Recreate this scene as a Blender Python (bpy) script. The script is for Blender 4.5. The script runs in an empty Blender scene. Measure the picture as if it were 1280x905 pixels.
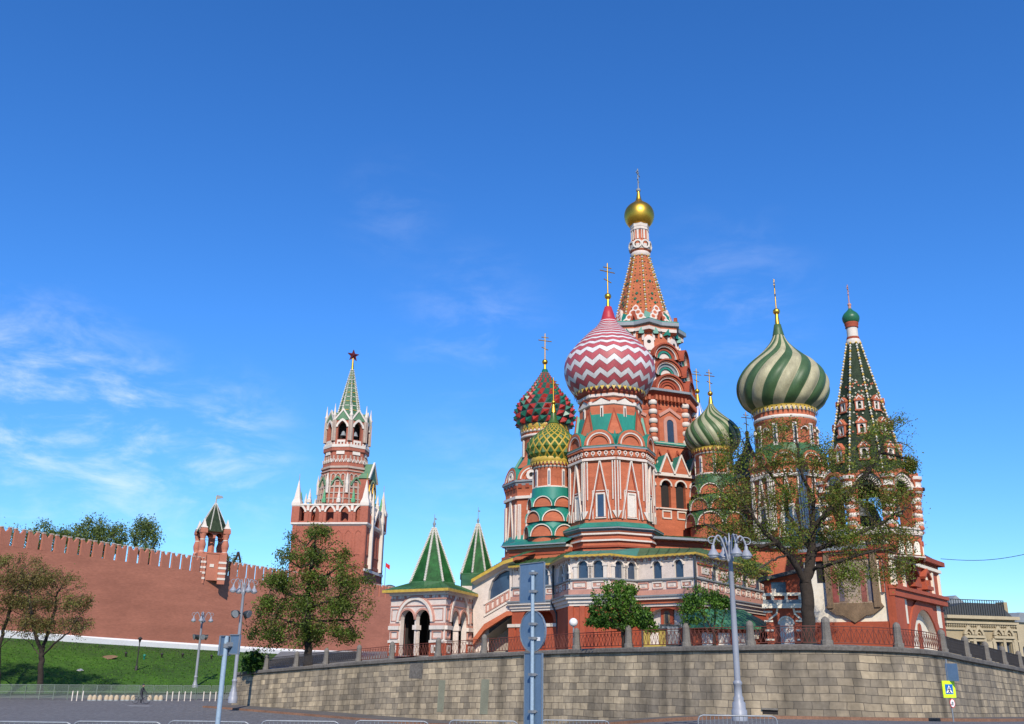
import bpy, math, random
import numpy as np
from mathutils import Vector, Matrix
from mathutils.geometry import tessellate_polygon
PI = math.pi
R = math.radians
S = bpy.context.scene
COL = S.collection

# ------------------------------------------------------------------ camera
FPX, PITCH, ROLL, EYE = 1150.0, R(17.95), R(-0.8), Vector((0, 0, 1.7))
CAMR = Matrix.Rotation(PI / 2 + PITCH, 3, 'X') @ Matrix.Rotation(-ROLL, 3, 'Z')
cam = bpy.data.cameras.new('camera')
camo = bpy.data.objects.new('camera', cam)
COL.objects.link(camo)
camo.matrix_world = Matrix.Translation(EYE) @ CAMR.to_4x4()
cam.sensor_width = 36.0
cam.lens = FPX / 1280 * 36.0
cam.clip_start = 0.1
cam.clip_end = 6000
S.camera = camo

# ------------------------------------------------------------------ light
SUN_EL, SUN_AZ = R(36), R(3)          # azimuth measured to the right of straight behind the camera
sd = Vector((math.sin(SUN_AZ) * math.cos(SUN_EL), -math.cos(SUN_AZ) * math.cos(SUN_EL), math.sin(SUN_EL)))
sl = bpy.data.lights.new('sun', 'SUN')
sl.energy = 4.4
sl.angle = R(0.53)
sl.color = (1.0, 0.91, 0.78)
so = bpy.data.objects.new('sun', sl)
so.rotation_euler = sd.to_track_quat('Z', 'Y').to_euler()
so.location = (0, -20, 60)
COL.objects.link(so)
W = bpy.data.worlds.new('World')
S.world = W
W.use_nodes = True
wn = W.node_tree.nodes
wl = W.node_tree.links
bg = wn['Background']
bg.inputs['Strength'].default_value = 0.136
sky = wn.new('ShaderNodeTexSky')
sky.sky_type = 'NISHITA'
sky.sun_disc = False
sky.sun_elevation = SUN_EL
sky.sun_rotation = PI - SUN_AZ
sky.air_density = 1.05
sky.dust_density = 0.05
sky.ozone_density = 3.2
sky.altitude = 900
tc = wn.new('ShaderNodeTexCoord')
hs = wn.new('ShaderNodeHueSaturation')
hs.inputs['Saturation'].default_value = 1.20
hs.inputs['Value'].default_value = 1.0
wl.new(sky.outputs[0], hs.inputs['Color'])
tn = wn.new('ShaderNodeVectorMath'); tn.operation = 'MULTIPLY'
tn.inputs[1].default_value = (.60, .925, 1.26)
wl.new(hs.outputs[0], tn.inputs[0])
sz_ = wn.new('ShaderNodeSeparateXYZ'); wl.new(tc.outputs['Generated'], sz_.inputs[0])
hz_ = wn.new('ShaderNodeMapRange'); hz_.inputs['From Min'].default_value = 0.0; hz_.inputs['From Max'].default_value = .34
wl.new(sz_.outputs['Z'], hz_.inputs['Value'])
hm_ = wn.new('ShaderNodeMix'); hm_.data_type = 'RGBA'; hm_.inputs[6].default_value = (.55, .76, .98, 1); hm_.inputs[7].default_value = (.60, .92, 1.26, 1)
wl.new(hz_.outputs[0], hm_.inputs[0]); wl.new(hm_.outputs[2], tn.inputs[1])
# thin cirrus, laid out by direction on the sky sphere
mp = wn.new('ShaderNodeMapping')
mp.inputs['Scale'].default_value = (4.5, 4.5, 12.0)
mp.inputs['Rotation'].default_value = (R(4), R(-9), 0)
wl.new(tc.outputs['Generated'], mp.inputs['Vector'])
nz = wn.new('ShaderNodeTexNoise')
nz.inputs['Scale'].default_value = 2.3
nz.inputs['Detail'].default_value = 9
nz.inputs['Roughness'].default_value = 0.62
nz.inputs['Distortion'].default_value = 0.35
wl.new(mp.outputs[0], nz.inputs['Vector'])
def sky_mask(vec, lo, hi):
    d = wn.new('ShaderNodeVectorMath'); d.operation = 'DISTANCE'
    wl.new(tc.outputs['Generated'], d.inputs[0])
    d.inputs[1].default_value = vec
    m = wn.new('ShaderNodeMapRange'); m.interpolation_type = 'SMOOTHSTEP'
    m.inputs['From Min'].default_value = hi; m.inputs['From Max'].default_value = lo
    wl.new(d.outputs['Value'], m.inputs['Value'])
    return m.outputs[0]
def wmath(op, a, b):
    m = wn.new('ShaderNodeMath'); m.operation = op
    for i, v in enumerate((a, b)):
        if isinstance(v, (int, float)): m.inputs[i].default_value = v
        else: wl.new(v, m.inputs[i])
    return m.outputs[0]
def dirpx(px, py):
    return (CAMR @ Vector(((px - 640) / FPX, -(py - 452.5) / FPX, -1))).normalized()
ms = None
for px, py, lo, hi, g in ((40, 520, .02, .15, .72), (140, 550, .02, .13, .66), (270, 575, .01, .12, .52), (-60, 500, .02, .15, .7), (590, 410, .0, .12, .15), (905, 380, .0, .13, .17), (20, 620, 0, .10, .12), (490, 265, 0, .08, .08), (590, 600, 0, .12, .14)):
    m = wmath('MULTIPLY', sky_mask(dirpx(px, py), lo, hi), g)
    ms = m if ms is None else wmath('MAXIMUM', ms, m)
cr = wn.new('ShaderNodeMapRange'); cr.interpolation_type = 'SMOOTHSTEP'
cr.inputs['From Min'].default_value = 0.40; cr.inputs['From Max'].default_value = 0.78
wl.new(nz.outputs['Fac'], cr.inputs['Value'])
cf = wmath('MULTIPLY', wmath('MULTIPLY', cr.outputs[0], ms), 0.9)
mx = wn.new('ShaderNodeMix'); mx.data_type = 'RGBA'
wl.new(cf, mx.inputs[0])
wl.new(tn.outputs[0], mx.inputs[6])
mx.inputs[7].default_value = (6.7, 7.1, 8.0, 1)
wl.new(mx.outputs[2], bg.inputs['Color'])

S.view_settings.view_transform = 'Standard'
S.view_settings.look = 'None'
S.view_settings.gamma = 1
S.view_settings.use_curve_mapping = False
S.view_settings.exposure = 0.26

# ------------------------------------------------------------------ pixel rays of the photograph -> points of the place
def at(px, py, Y):
    d = CAMR @ Vector(((px - 640) / FPX, -(py - 452.5) / FPX, -1))
    return EYE + d * (Y / d.y)
CI = CAMR.transposed()
def proj(P):
    q = CI @ (Vector(P) - EYE)
    return (640 + FPX * q.x / -q.z, 452.5 - FPX * q.y / -q.z)
def hit(px, py, o, n):
    d = CAMR @ Vector(((px - 640) / FPX, -(py - 452.5) / FPX, -1))
    return EYE + d * ((o - EYE).dot(n) / d.dot(n))
class Axis:
    """a vertical axis through photo point (px, py) at depth Y; heights and radii read off the photo"""
    def __init__(s, px, py, Y):
        s.Y = Y; s.x = at(px, py, Y).x; s.p = px
    def z(s, py):
        p = s.p
        for _ in range(4):
            a = at(p, py, s.Y); b = at(p + 1, py, s.Y)
            p += (s.x - a.x) / (b.x - a.x)
        s.p = p; s.k = b.x - a.x
        return a.z
    def r(s, py, hw):
        s.z(py)
        return hw * s.k
    def prof(s, l):
        return [(s.r(y, h), s.z(y)) for y, h in l]

# ------------------------------------------------------------------ materials
def mat(name, col, rough=.8, var=.18, scale=.6, metal=0, fine=.10, bump=0, bscale=12, spec=.4, stretch=(1, 1, 1), tint=None):
    m = bpy.data.materials.new(name); m.use_nodes = True
    n = m.node_tree.nodes; l = m.node_tree.links
    b = n['Principled BSDF']
    b.inputs['Roughness'].default_value = rough
    b.inputs['Metallic'].default_value = metal
    b.inputs['Specular IOR Level'].default_value = spec
    t = n.new('ShaderNodeTexCoord')
    mp = n.new('ShaderNodeMapping'); mp.inputs['Scale'].default_value = stretch
    l.new(t.outputs['Object'], mp.inputs[0])
    a = n.new('ShaderNodeTexNoise'); a.inputs['Scale'].default_value = scale; a.inputs['Detail'].default_value = 5
    a.inputs['Roughness'].default_value = .65
    l.new(mp.outputs[0], a.inputs['Vector'])
    f = n.new('ShaderNodeTexNoise'); f.inputs['Scale'].default_value = scale * 14; f.inputs['Detail'].default_value = 3
    l.new(mp.outputs[0], f.inputs['Vector'])
    r1 = n.new('ShaderNodeMapRange'); r1.inputs['From Min'].default_value = .3; r1.inputs['From Max'].default_value = .7
    r1.inputs['To Min'].default_value = 1 - var; r1.inputs['To Max'].default_value = 1 + var * .7
    l.new(a.outputs['Fac'], r1.inputs['Value'])
    r2 = n.new('ShaderNodeMapRange'); r2.inputs['From Min'].default_value = .3; r2.inputs['From Max'].default_value = .7
    r2.inputs['To Min'].default_value = 1 - fine; r2.inputs['To Max'].default_value = 1 + fine
    l.new(f.outputs['Fac'], r2.inputs['Value'])
    mu = n.new('ShaderNodeMath'); mu.operation = 'MULTIPLY'
    l.new(r1.outputs[0], mu.inputs[0]); l.new(r2.outputs[0], mu.inputs[1])
    base = n.new('ShaderNodeMix'); base.data_type = 'RGBA'
    base.inputs[6].default_value = (*col, 1); base.inputs[7].default_value = (*(tint or col), 1)
    l.new(a.outputs['Fac'], base.inputs[0])
    vm = n.new('ShaderNodeVectorMath'); vm.operation = 'SCALE'
    l.new(base.outputs[2], vm.inputs[0]); l.new(mu.outputs[0], vm.inputs['Scale'])
    l.new(vm.outputs[0], b.inputs['Base Color'])
    if bump:
        bn = n.new('ShaderNodeTexNoise'); bn.inputs['Scale'].default_value = bscale; bn.inputs['Detail'].default_value = 4
        l.new(mp.outputs[0], bn.inputs['Vector'])
        bp = n.new('ShaderNodeBump'); bp.inputs['Strength'].default_value = bump; bp.inputs['Distance'].default_value = .05
        l.new(bn.outputs['Fac'], bp.inputs['Height']); l.new(bp.outputs[0], b.inputs['Normal'])
    return m

def brickmat(name, c1, c2, mortar, bw, bh, ms_, rough=.9, off=.5, bump=.6, var=.25, dirt=None, dirtamt=.5, uvmap=True, vscale=.12, streaks=None):
    m = bpy.data.materials.new(name); m.use_nodes = True
    n = m.node_tree.nodes; l = m.node_tree.links
    b = n['Principled BSDF']; b.inputs['Roughness'].default_value = rough
    b.inputs['Specular IOR Level'].default_value = .25
    t = n.new('ShaderNodeTexCoord')
    src = t.outputs['UV' if uvmap else 'Object']
    wob = n.new('ShaderNodeTexNoise'); wob.inputs['Scale'].default_value = .5
    l.new(src, wob.inputs['Vector'])
    br = n.new('ShaderNodeTexBrick')
    br.inputs['Color1'].default_value = (*c1, 1); br.inputs['Color2'].default_value = (*c2, 1); br.inputs['Mortar'].default_value = (*mortar, 1)
    br.inputs['Scale'].default_value = 1; br.inputs['Brick Width'].default_value = bw; br.inputs['Row Height'].default_value = bh
    br.inputs['Mortar Size'].default_value = ms_; br.inputs['Mortar Smooth'].default_value = .3; br.inputs['Bias'].default_value = 0
    br.offset = off; br.offset_frequency = 2; br.squash = .72; br.squash_frequency = 3
    wv = n.new('ShaderNodeVectorMath'); wv.operation = 'MULTIPLY_ADD'; l.new(wob.outputs['Color'], wv.inputs[0]); wv.inputs[1].default_value = (.5, .16, 0) if uvmap else (0, 0, 0); l.new(src, wv.inputs[2])
    l.new(wv.outputs[0], br.inputs['Vector'])
    nz = n.new('ShaderNodeTexNoise'); nz.inputs['Scale'].default_value = vscale; nz.inputs['Detail'].default_value = 7; nz.inputs['Roughness'].default_value = .6
    l.new(t.outputs['Object'], nz.inputs['Vector'])
    fz = n.new('ShaderNodeTexNoise'); fz.inputs['Scale'].default_value = 3; fz.inputs['Detail'].default_value = 5
    l.new(t.outputs['Object'], fz.inputs['Vector'])
    rg = n.new('ShaderNodeMapRange'); rg.inputs['From Min'].default_value = .46; rg.inputs['From Max'].default_value = .7
    rg.inputs['To Max'].default_value = dirtamt
    l.new(nz.outputs['Fac'], rg.inputs['Value'])
    mixd = n.new('ShaderNodeMix'); mixd.data_type = 'RGBA'
    l.new(rg.outputs[0], mixd.inputs[0]); l.new(br.outputs['Color'], mixd.inputs[6]); mixd.inputs[7].default_value = (*(dirt or mortar), 1)
    r2 = n.new('ShaderNodeMapRange'); r2.inputs['From Min'].default_value = .3; r2.inputs['From Max'].default_value = .7
    r2.inputs['To Min'].default_value = 1 - var; r2.inputs['To Max'].default_value = 1 + var
    l.new(fz.outputs['Fac'], r2.inputs['Value'])
    vm = n.new('ShaderNodeVectorMath'); vm.operation = 'SCALE'
    l.new(mixd.outputs[2], vm.inputs[0]); l.new(r2.outputs[0], vm.inputs['Scale'])
    l.new(vm.outputs[0], b.inputs['Base Color'])
    ad = n.new('ShaderNodeMath'); ad.operation = 'MULTIPLY_ADD'
    l.new(br.outputs['Fac'], ad.inputs[0]); ad.inputs[1].default_value = -1.0; l.new(fz.outputs['Fac'], ad.inputs[2])
    if uvmap:
        mps = n.new('ShaderNodeMapping'); mps.inputs['Scale'].default_value = (.9, .07, 1); l.new(src, mps.inputs[0])
        sz = n.new('ShaderNodeTexNoise'); sz.inputs['Scale'].default_value = 1; sz.inputs['Detail'].default_value = 6; l.new(mps.outputs[0], sz.inputs['Vector'])
        sr = n.new('ShaderNodeMapRange'); sr.inputs['From Min'].default_value = .34; sr.inputs['From Max'].default_value = .58; sr.inputs['To Min'].default_value = .62; sr.inputs['To Max'].default_value = 1.08
        l.new(sz.outputs['Fac'], sr.inputs['Value'])
        mm_ = n.new('ShaderNodeMath'); mm_.operation = 'MULTIPLY'; l.new(r2.outputs[0], mm_.inputs[0]); l.new(sr.outputs[0], mm_.inputs[1]); l.new(mm_.outputs[0], vm.inputs['Scale'])
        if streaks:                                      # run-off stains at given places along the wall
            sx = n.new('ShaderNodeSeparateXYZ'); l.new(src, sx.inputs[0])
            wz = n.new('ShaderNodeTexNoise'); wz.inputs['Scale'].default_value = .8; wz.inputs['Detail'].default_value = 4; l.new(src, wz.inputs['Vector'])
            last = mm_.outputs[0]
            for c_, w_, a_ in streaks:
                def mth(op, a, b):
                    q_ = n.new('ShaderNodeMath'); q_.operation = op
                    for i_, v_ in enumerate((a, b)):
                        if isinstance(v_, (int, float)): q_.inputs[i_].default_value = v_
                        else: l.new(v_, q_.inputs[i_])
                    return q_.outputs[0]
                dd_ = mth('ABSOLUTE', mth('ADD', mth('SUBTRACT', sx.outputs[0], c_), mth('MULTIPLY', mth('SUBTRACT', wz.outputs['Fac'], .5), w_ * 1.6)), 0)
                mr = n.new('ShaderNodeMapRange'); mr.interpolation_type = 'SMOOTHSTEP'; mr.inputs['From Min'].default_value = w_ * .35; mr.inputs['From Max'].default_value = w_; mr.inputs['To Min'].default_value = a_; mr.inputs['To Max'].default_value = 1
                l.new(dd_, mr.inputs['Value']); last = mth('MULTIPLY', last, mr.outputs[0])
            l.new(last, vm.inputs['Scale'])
    bp = n.new('ShaderNodeBump'); bp.inputs['Strength'].default_value = bump; bp.inputs['Distance'].default_value = .04
    l.new(ad.outputs[0], bp.inputs['Height']); l.new(bp.outputs[0], b.inputs['Normal'])
    return m

BRICK = mat('red_brick', (.40, .100, .044), .85, .17, .5, fine=.15, stretch=(.6, .6, 3.5), bump=.25, bscale=9, tint=(.47, .14, .068))
BRICKD = mat('deep_red_brick', (.30, .06, .028), .85, .16, .4, fine=.12, bump=.2)
BRICKP = mat('painted_red', (.36, .078, .036), .8, .16, .4, fine=.10)
FORT = mat('fortress_brick', (.40, .148, .092), .9, .17, .22, fine=.10, stretch=(.5, .5, 2.2), bump=.15, bscale=6, tint=(.455, .172, .107))
FORTM = mat('fortress_brick_merlon', (.41, .152, .096), .9, .14, .5, fine=.1)
CLOCKB = mat('tower_brick', (.30, .092, .058), .9, .14, .2, fine=.12, tint=(.37, .12, .075))
WHITE = mat('white_lime', (.62, .55, .475), .85, .10, .5, fine=.08)
WASH = mat('fresh_whitewash', (.82, .80, .76), .9, .06, .3, fine=.04)
CREAM = mat('cream_lime', (.76, .69, .55), .85, .10, .3, fine=.06)
PINKW = mat('pinkish_white', (.61, .52, .45), .85, .14, 1.5, fine=.16)
PINK = mat('pink_trim', (.48, .24, .18), .85, .14, .8, fine=.1)
TEAL = mat('teal_roof', (.018, .195, .140), .45, .22, .5, fine=.08, stretch=(1, 1, .4))
GREEN = mat('green_roof', (.028, .095, .032), .5, .30, .5, fine=.12, tint=(.05, .13, .045))
GREENL = mat('light_green_roof', (.09, .30, .14), .5, .2, .5)
TENTG = mat('glazed_green_tile', (.011, .060, .014), .6, .45, 1.3, fine=.5, tint=(.020, .105, .025), spec=.15)
TENTD = mat('dark_green_tile', (.012, .034, .020), .7, .4, .9, fine=.4, tint=(.040, .048, .024), spec=.12)
GOLD = mat('gold_leaf', (.70, .40, .055), .40, .12, 1.0, metal=1, fine=.06)
GOLDT = mat('gold_trim', (.48, .32, .05), .5, .25, 2.5, fine=.25, metal=.0)
DARKM = mat('dark_metal', (.035, .042, .045), .5, .2, .7)
GREYM = mat('grey_lead', (.22, .24, .25), .6, .15, .8)
GLASS = mat('window_glass', (.035, .060, .105), .12, .2, .8, spec=.6)
DARK = mat('dark_interior', (.025, .02, .018), .9, .2, .5)
DRED = mat('dome_red', (.40, .030, .042), .42, .14, .8, fine=.07)
DPINK = mat('dome_rose', (.40, .075, .085), .5, .24, .9, fine=.12, stretch=(1, 1, .4))
DWHITE = mat('dome_white', (.60, .57, .55), .5, .18, 1.0, fine=.10, stretch=(1, 1, .4))
DGREEN = mat('dome_green', (.050, .100, .036), .5, .28, .9, fine=.12, stretch=(1, 1, .35))
DCREAM = mat('dome_cream', (.37, .335, .20), .6, .30, 1.0, fine=.14, stretch=(1, 1, .35))
DSG = mat('dome_small_green', (.050, .100, .032), .5, .25, 1.0, fine=.1)
DSW = mat('dome_small_white', (.31, .31, .19), .5, .15, 1.0)
DTEAL = mat('dome_teal', (.012, .125, .078), .40, .2, 1.0, fine=.1)
DSTUDR = mat('dome_stud_red', (.36, .030, .022), .40, .2, 1.0, fine=.1)
DYEL = mat('dome_yellow', (.44, .29, .035), .42, .2, 1.2, fine=.1)
DOLIVE = mat('dome_olive', (.045, .105, .020), .40, .2, 1.2, fine=.1)
DBLUE = mat('dome_blue', (.03, .18, .52), .40, .15, 1.0)
BLACKL = mat('dark_line', (.07, .03, .035), .6, .1, 1)
STONEP = mat('grey_granite', (.155, .14, .12), .85, .25, 1.6, fine=.25)
COPING = mat('coping_stone', (.125, .112, .096), .9, .35, .5, fine=.25, bump=.4)
IRON = mat('black_iron', (.03, .026, .025), .6, .2, 2)
IRONR = mat('rust_red_iron', (.13, .035, .022), .6, .2, 2)
POLE = mat('grey_paint', (.25, .265, .30), .45, .10, 1.2, fine=.05, spec=.5)
GALV = mat('galvanised_steel', (.24, .255, .27), .45, .15, 2, metal=.3, fine=.1)
SIGNB = mat('sign_back', (.105, .175, .265), .5, .12, 2.2, fine=.06, metal=.1, tint=(.13, .205, .30))
SIGNP = mat('sign_pole', (.27, .36, .44), .45, .1, 2)
YELLOWF = mat('fluorescent_yellow', (.62, .86, .02), .5, .04, 1)
SIGNBLUE = mat('sign_blue', (.01, .12, .42), .45, .04, 1)
SIGNW = mat('sign_white', (.80, .80, .78), .45, .03, 1)
SIGNK = mat('sign_black', (.02, .02, .02), .5, .03, 1)
SIGNRED = mat('sign_red', (.55, .02, .02), .5, .03, 1)
BARK = mat('bark', (.034, .025, .019), .95, .35, 1.5, fine=.3, bump=.6, bscale=14)
BARKG = mat('bark_twig', (.06, .045, .032), .95, .3, 1.5, fine=.2)
YSTONE = mat('yellow_plaster', (.34, .27, .16), .9, .16, .3, fine=.10)
YTRIM = mat('yellow_plaster_trim', (.40, .33, .21), .9, .12, .5)
DROOF = mat('dark_roof', (.06, .062, .065), .6, .2, .4)
TAN = mat('tan_concrete', (.46, .37, .25), .9, .15, 2)
BARG = mat('mesh_green', (.17, .21, .17), .6, .15, .5)
LAMPW = mat('lamp_glass', (.72, .72, .70), .35, .05, 2)

def leafmat(name, col):
    m = bpy.data.materials.new(name); m.use_nodes = True
    n = m.node_tree.nodes; l = m.node_tree.links
    b = n['Principled BSDF']; b.inputs['Base Color'].default_value = (*col, 1); b.inputs['Roughness'].default_value = .55
    b.inputs['Specular IOR Level'].default_value = .3
    t = n.new('ShaderNodeBsdfTranslucent'); t.inputs['Color'].default_value = (col[0] * 1.25, col[1] * 1.35, col[2] * .8, 1)
    x = n.new('ShaderNodeMixShader'); x.inputs[0].default_value = .32
    l.new(b.outputs[0], x.inputs[1]); l.new(t.outputs[0], x.inputs[2]); l.new(x.outputs[0], n['Material Output'].inputs[0])
    return m
L_YOUNG = [leafmat('leaf_yellowgreen', (.165, .200, .024)), leafmat('leaf_green', (.105, .150, .020)), leafmat('leaf_bronze', (.165, .125, .032)), leafmat('leaf_bright', (.17, .235, .03))]
L_MID = [leafmat('leaf_mid', (.095, .135, .020)), leafmat('leaf_deep', (.065, .088, .016)), leafmat('leaf_fresh', (.12, .19, .026)), leafmat('leaf_olive', (.125, .105, .025))]
L_BROWN = [leafmat('leaf_tan', (.19, .145, .045)), leafmat('leaf_oliveb', (.14, .135, .036)), leafmat('leaf_brown', (.16, .10, .038)), leafmat('leaf_soft', (.18, .18, .045))]
L_DENSE = [leafmat('leaf_dense', (.055, .130, .016)), leafmat('leaf_dense_dark', (.032, .080, .012)), leafmat('leaf_dense_pale', (.115, .225, .026)), leafmat('leaf_dense_mid', (.075, .16, .020))]  # four leaf tones, mixed clump by clump
L_FAR = [leafmat('leaf_far', (.12, .165, .042)), leafmat('leaf_far_dark', (.085, .125, .035)), leafmat('leaf_far_pale', (.155, .205, .05)), leafmat('leaf_far_mid', (.125, .17, .043))]  # leaf tones of the distant crowns, varied by clump

# ------------------------------------------------------------------ mesh builder
def origin_of(o):
    v = Vector((0, 0, 0))
    while o is not None:
        v += o.location; o = o.parent
    return v
class MB:
    def __init__(s):
        s.V = []; s.F = []; s.M = []; s.S = []; s.mats = []; s.UV = []; s.hasuv = False
    def mi(s, m):
        for i, x in enumerate(s.mats):
            if x is m: return i
        s.mats.append(m); return len(s.mats) - 1
    def face(s, pts, m, uv=None, smooth=False):
        i = len(s.V); s.V += [tuple(p) for p in pts]
        s.F.append(tuple(range(i, i + len(pts)))); s.M.append(s.mi(m)); s.S.append(smooth)
        s.UV.append(uv); s.hasuv |= uv is not None
    def grid(s, rows, m, closed=True, smooth=True, flip=False):
        """rows of points (bottom to top), m: material or function (row, column)"""
        base = len(s.V); n = len(rows[0])
        for r in rows: s.V += [tuple(p) for p in r]
        for j in range(len(rows) - 1):
            for i in range(n if closed else n - 1):
                a = base + j * n + i; b = base + j * n + (i + 1) % n
                c, d = b + n, a + n
                s.F.append((a, d, c, b) if flip else (a, b, c, d)); s.S.append(smooth); s.UV.append(None)
                s.M.append(s.mi(m(j, i) if callable(m) else m))
    def lathe(s, cx, cy, prof, m, n=32, rot=0, smooth=True, twist=None, cap=False, rmod=None):
        rows = []
        for j, (r, z) in enumerate(prof):
            tw = twist(j) if twist else 0
            rows.append([(cx + r * (rmod(j, i) if rmod else 1) * math.cos(rot + 2 * PI * i / n + tw), cy + r * (rmod(j, i) if rmod else 1) * math.sin(rot + 2 * PI * i / n + tw), z) for i in range(n)])
        s.grid(rows, m, True, smooth)
        if cap:
            s.face(rows[-1], m if not callable(m) else m(0, 0)); s.face(rows[0][::-1], m if not callable(m) else m(0, 0))
    def tube(s, a, b, r0, r1, m, n=8, caps=True, smooth=True):
        a = Vector(a); b = Vector(b); d = (b - a)
        if d.length < 1e-6: return
        d.normalize(); u = d.orthogonal().normalized(); v = d.cross(u)
        ra = [a + (u * math.cos(2 * PI * i / n) + v * math.sin(2 * PI * i / n)) * r0 for i in range(n)]
        rb = [b + (u * math.cos(2 * PI * i / n) + v * math.sin(2 * PI * i / n)) * r1 for i in range(n)]
        s.grid([ra, rb], m, True, smooth)
        if caps: s.face(rb, m); s.face(ra[::-1], m)
    def path(s, pts, r, m, n=6):
        for a, b in zip(pts, pts[1:]): s.tube(a, b, r, r, m, n)
    def box(s, a, b, m):
        F(Vector((a[0], a[1], 0)), Vector((1, 0, 0)), Vector((0, 0, 1))).box(s, 0, b[0] - a[0], a[2], b[2], -(b[1] - a[1]), 0, m, True)
    def build(s, name, parent=None, label=None):
        o_ = origin_of(parent) if parent else getattr(s, 'origin', Vector((0, 0, 0)))
        me = bpy.data.meshes.new(name)
        me.from_pydata([(v[0] - o_.x, v[1] - o_.y, v[2] - o_.z) for v in s.V], [], s.F)
        for m in s.mats: me.materials.append(m)
        me.polygons.foreach_set('material_index', s.M)
        me.polygons.foreach_set('use_smooth', s.S)
        if s.hasuv:
            uvl = me.uv_layers.new(name='UVMap')
            buf = []
            for f, uv in zip(s.F, s.UV):
                for k in range(len(f)): buf += list(uv[k]) if uv else [0, 0]
            uvl.data.foreach_set('uv', buf)
        me.update()
        o = bpy.data.objects.new(name, me); COL.objects.link(o)
        if parent: o.parent = parent
        else: o.location = o_
        if label: o['label'] = label
        return o

class F:
    """a flat frame: o origin, u to the right, v up, n out of the wall"""
    def __init__(s, o, u, v, w0=0, w1=0, h=0):
        s.o = Vector(o); s.u = Vector(u).normalized(); s.v = Vector(v).normalized(); s.n = s.u.cross(s.v); s.w0 = w0; s.w1 = w1; s.h = h
    def P(s, u, v, d=0): return s.o + s.u * u + s.v * v + s.n * d
    def uv(s, px, py):
        q = hit(px, py, s.o, s.n) - s.o
        return q.dot(s.u), q.dot(s.v)
    def prism(s, mb, poly, d0, d1, m, sm=None, back=False):
        n = len(poly)
        mb.face([s.P(u, v, d1) for u, v in poly], m)
        if back: mb.face([s.P(u, v, d0) for u, v in poly][::-1], m)
        for i in range(n):
            a, b = poly[i], poly[(i + 1) % n]
            mb.face([s.P(*a, d0), s.P(*b, d0), s.P(*b, d1), s.P(*a, d1)], sm or m)
    def box(s, mb, u0, u1, v0, v1, d0, d1, m, back=False):
        s.prism(mb, [(u0, v0), (u1, v0), (u1, v1), (u0, v1)], d0, d1, m, back=back)
    def ring(s, mb, uc, vc, ri, ro, d0, d1, m, a0=0, a1=PI, seg=12, top=None, ogee=0):
        def pt(r, a):
            k = 1 + ogee * max(0, math.sin(a)) ** 8
            return (uc + r * math.cos(a), vc + r * math.sin(a) * k)
        for i in range(seg):
            p, q = a0 + (a1 - a0) * i / seg, a0 + (a1 - a0) * (i + 1) / seg
            a, b, c, d = pt(ro, p), pt(ro, q), pt(ri, q), pt(ri, p)
            mb.face([s.P(*a, d1), s.P(*b, d1), s.P(*c, d1), s.P(*d, d1)], m)
            mb.face([s.P(*a, d0), s.P(*b, d0), s.P(*b, d1), s.P(*a, d1)], top or m)
            mb.face([s.P(*d, d1), s.P(*c, d1), s.P(*c, d0), s.P(*d, d0)], m)
    def disc(s, mb, uc, vc, r, d, m, a0=0, a1=PI, seg=14, ogee=0):
        mb.face([s.P(uc + r * math.cos(a0 + (a1 - a0) * i / seg), vc + r * math.sin(a0 + (a1 - a0) * i / seg) * (1 + ogee * max(0, math.sin(a0 + (a1 - a0) * i / seg)) ** 8), d) for i in range(seg + 1)], m)
    def stroke(s, mb, pts, w, d0, d1, m, closed=False):
        pts = list(pts)
        if closed: pts.append(pts[0])
        for k, (a, b) in enumerate(zip(pts, pts[1:])):
            a = Vector(a); b = Vector(b); t = (b - a)
            if t.length < 1e-6: continue
            t.normalize(); q = Vector((-t.y, t.x)) * w / 2; t = t * w * .5
            dd = d1 + (k % 3) * .004
            s.prism(mb, [(a - t - q)[:], (b + t - q)[:], (b + t + q)[:], (a - t + q)[:]], d0, dd, m)
    def wall(s, mb, outer, holes, depth, m, mr=None, mback=None):
        """flat wall with holes, their reveals and (optionally) what closes them at the back"""
        polys = [[Vector((*p, 0)) for p in outer]] + [[Vector((*p, 0)) for p in h] for h in holes]
        flat = [p for q in polys for p in q]
        for t in tessellate_polygon(polys):
            a, b, c = (flat[i] for i in t)
            if (b - a).cross(c - a).z < 0: b, c = c, b
            mb.face([s.P(p.x, p.y, 0) for p in (a, b, c)], m)
        for h in holes:
            n = len(h)
            for i in range(n):
                a, b = h[i], h[(i + 1) % n]
                mb.face([s.P(*a, 0), s.P(*b, 0), s.P(*b, -depth), s.P(*a, -depth)][::-1], mr or m)
            if mback: mb.face([s.P(*p, -depth) for p in h], mback)
def archpoly(uc, v0, w, h, seg=10, point=0):
    """arched opening: w wide, h high in all, CCW"""
    r = w / 2; vs = v0 + h - r
    p = [(uc - r, v0), (uc + r, v0)]
    for i in range(seg + 1):
        a = PI * i / seg
        p.append((uc + r * math.cos(a), vs + r * math.sin(a) * (1 + point * math.sin(a) ** 6)))
    return p

def facets(cx, cy, z0, z1, R0, R1, rot, n=8, front=True):
    out = []
    for k in range(n):
        ph = rot + 2 * PI * (k + .5) / n
        nn = Vector((math.cos(ph), math.sin(ph), 0))
        if front and nn.y > .45: continue
        u = Vector((-nn.y, nn.x, 0)); c = math.cos(PI / n)
        b = Vector((cx, cy, z0)) + nn * R0 * c; t = Vector((cx, cy, z1)) + nn * R1 * c
        out.append(F(b, u, t - b, R0 * math.sin(PI / n), R1 * math.sin(PI / n), (t - b).length))
    return out
VF = -PI / 2                       # a vertex of the octagon towards the camera
FF = -PI / 2 + PI / 8              # a flat side towards the camera
def octa(mb, ax, prof, m, rot=VF, n=8, cap=True):
    mb.lathe(ax.x, ax.Y, prof, m, n, rot, False, cap=cap)

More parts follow.
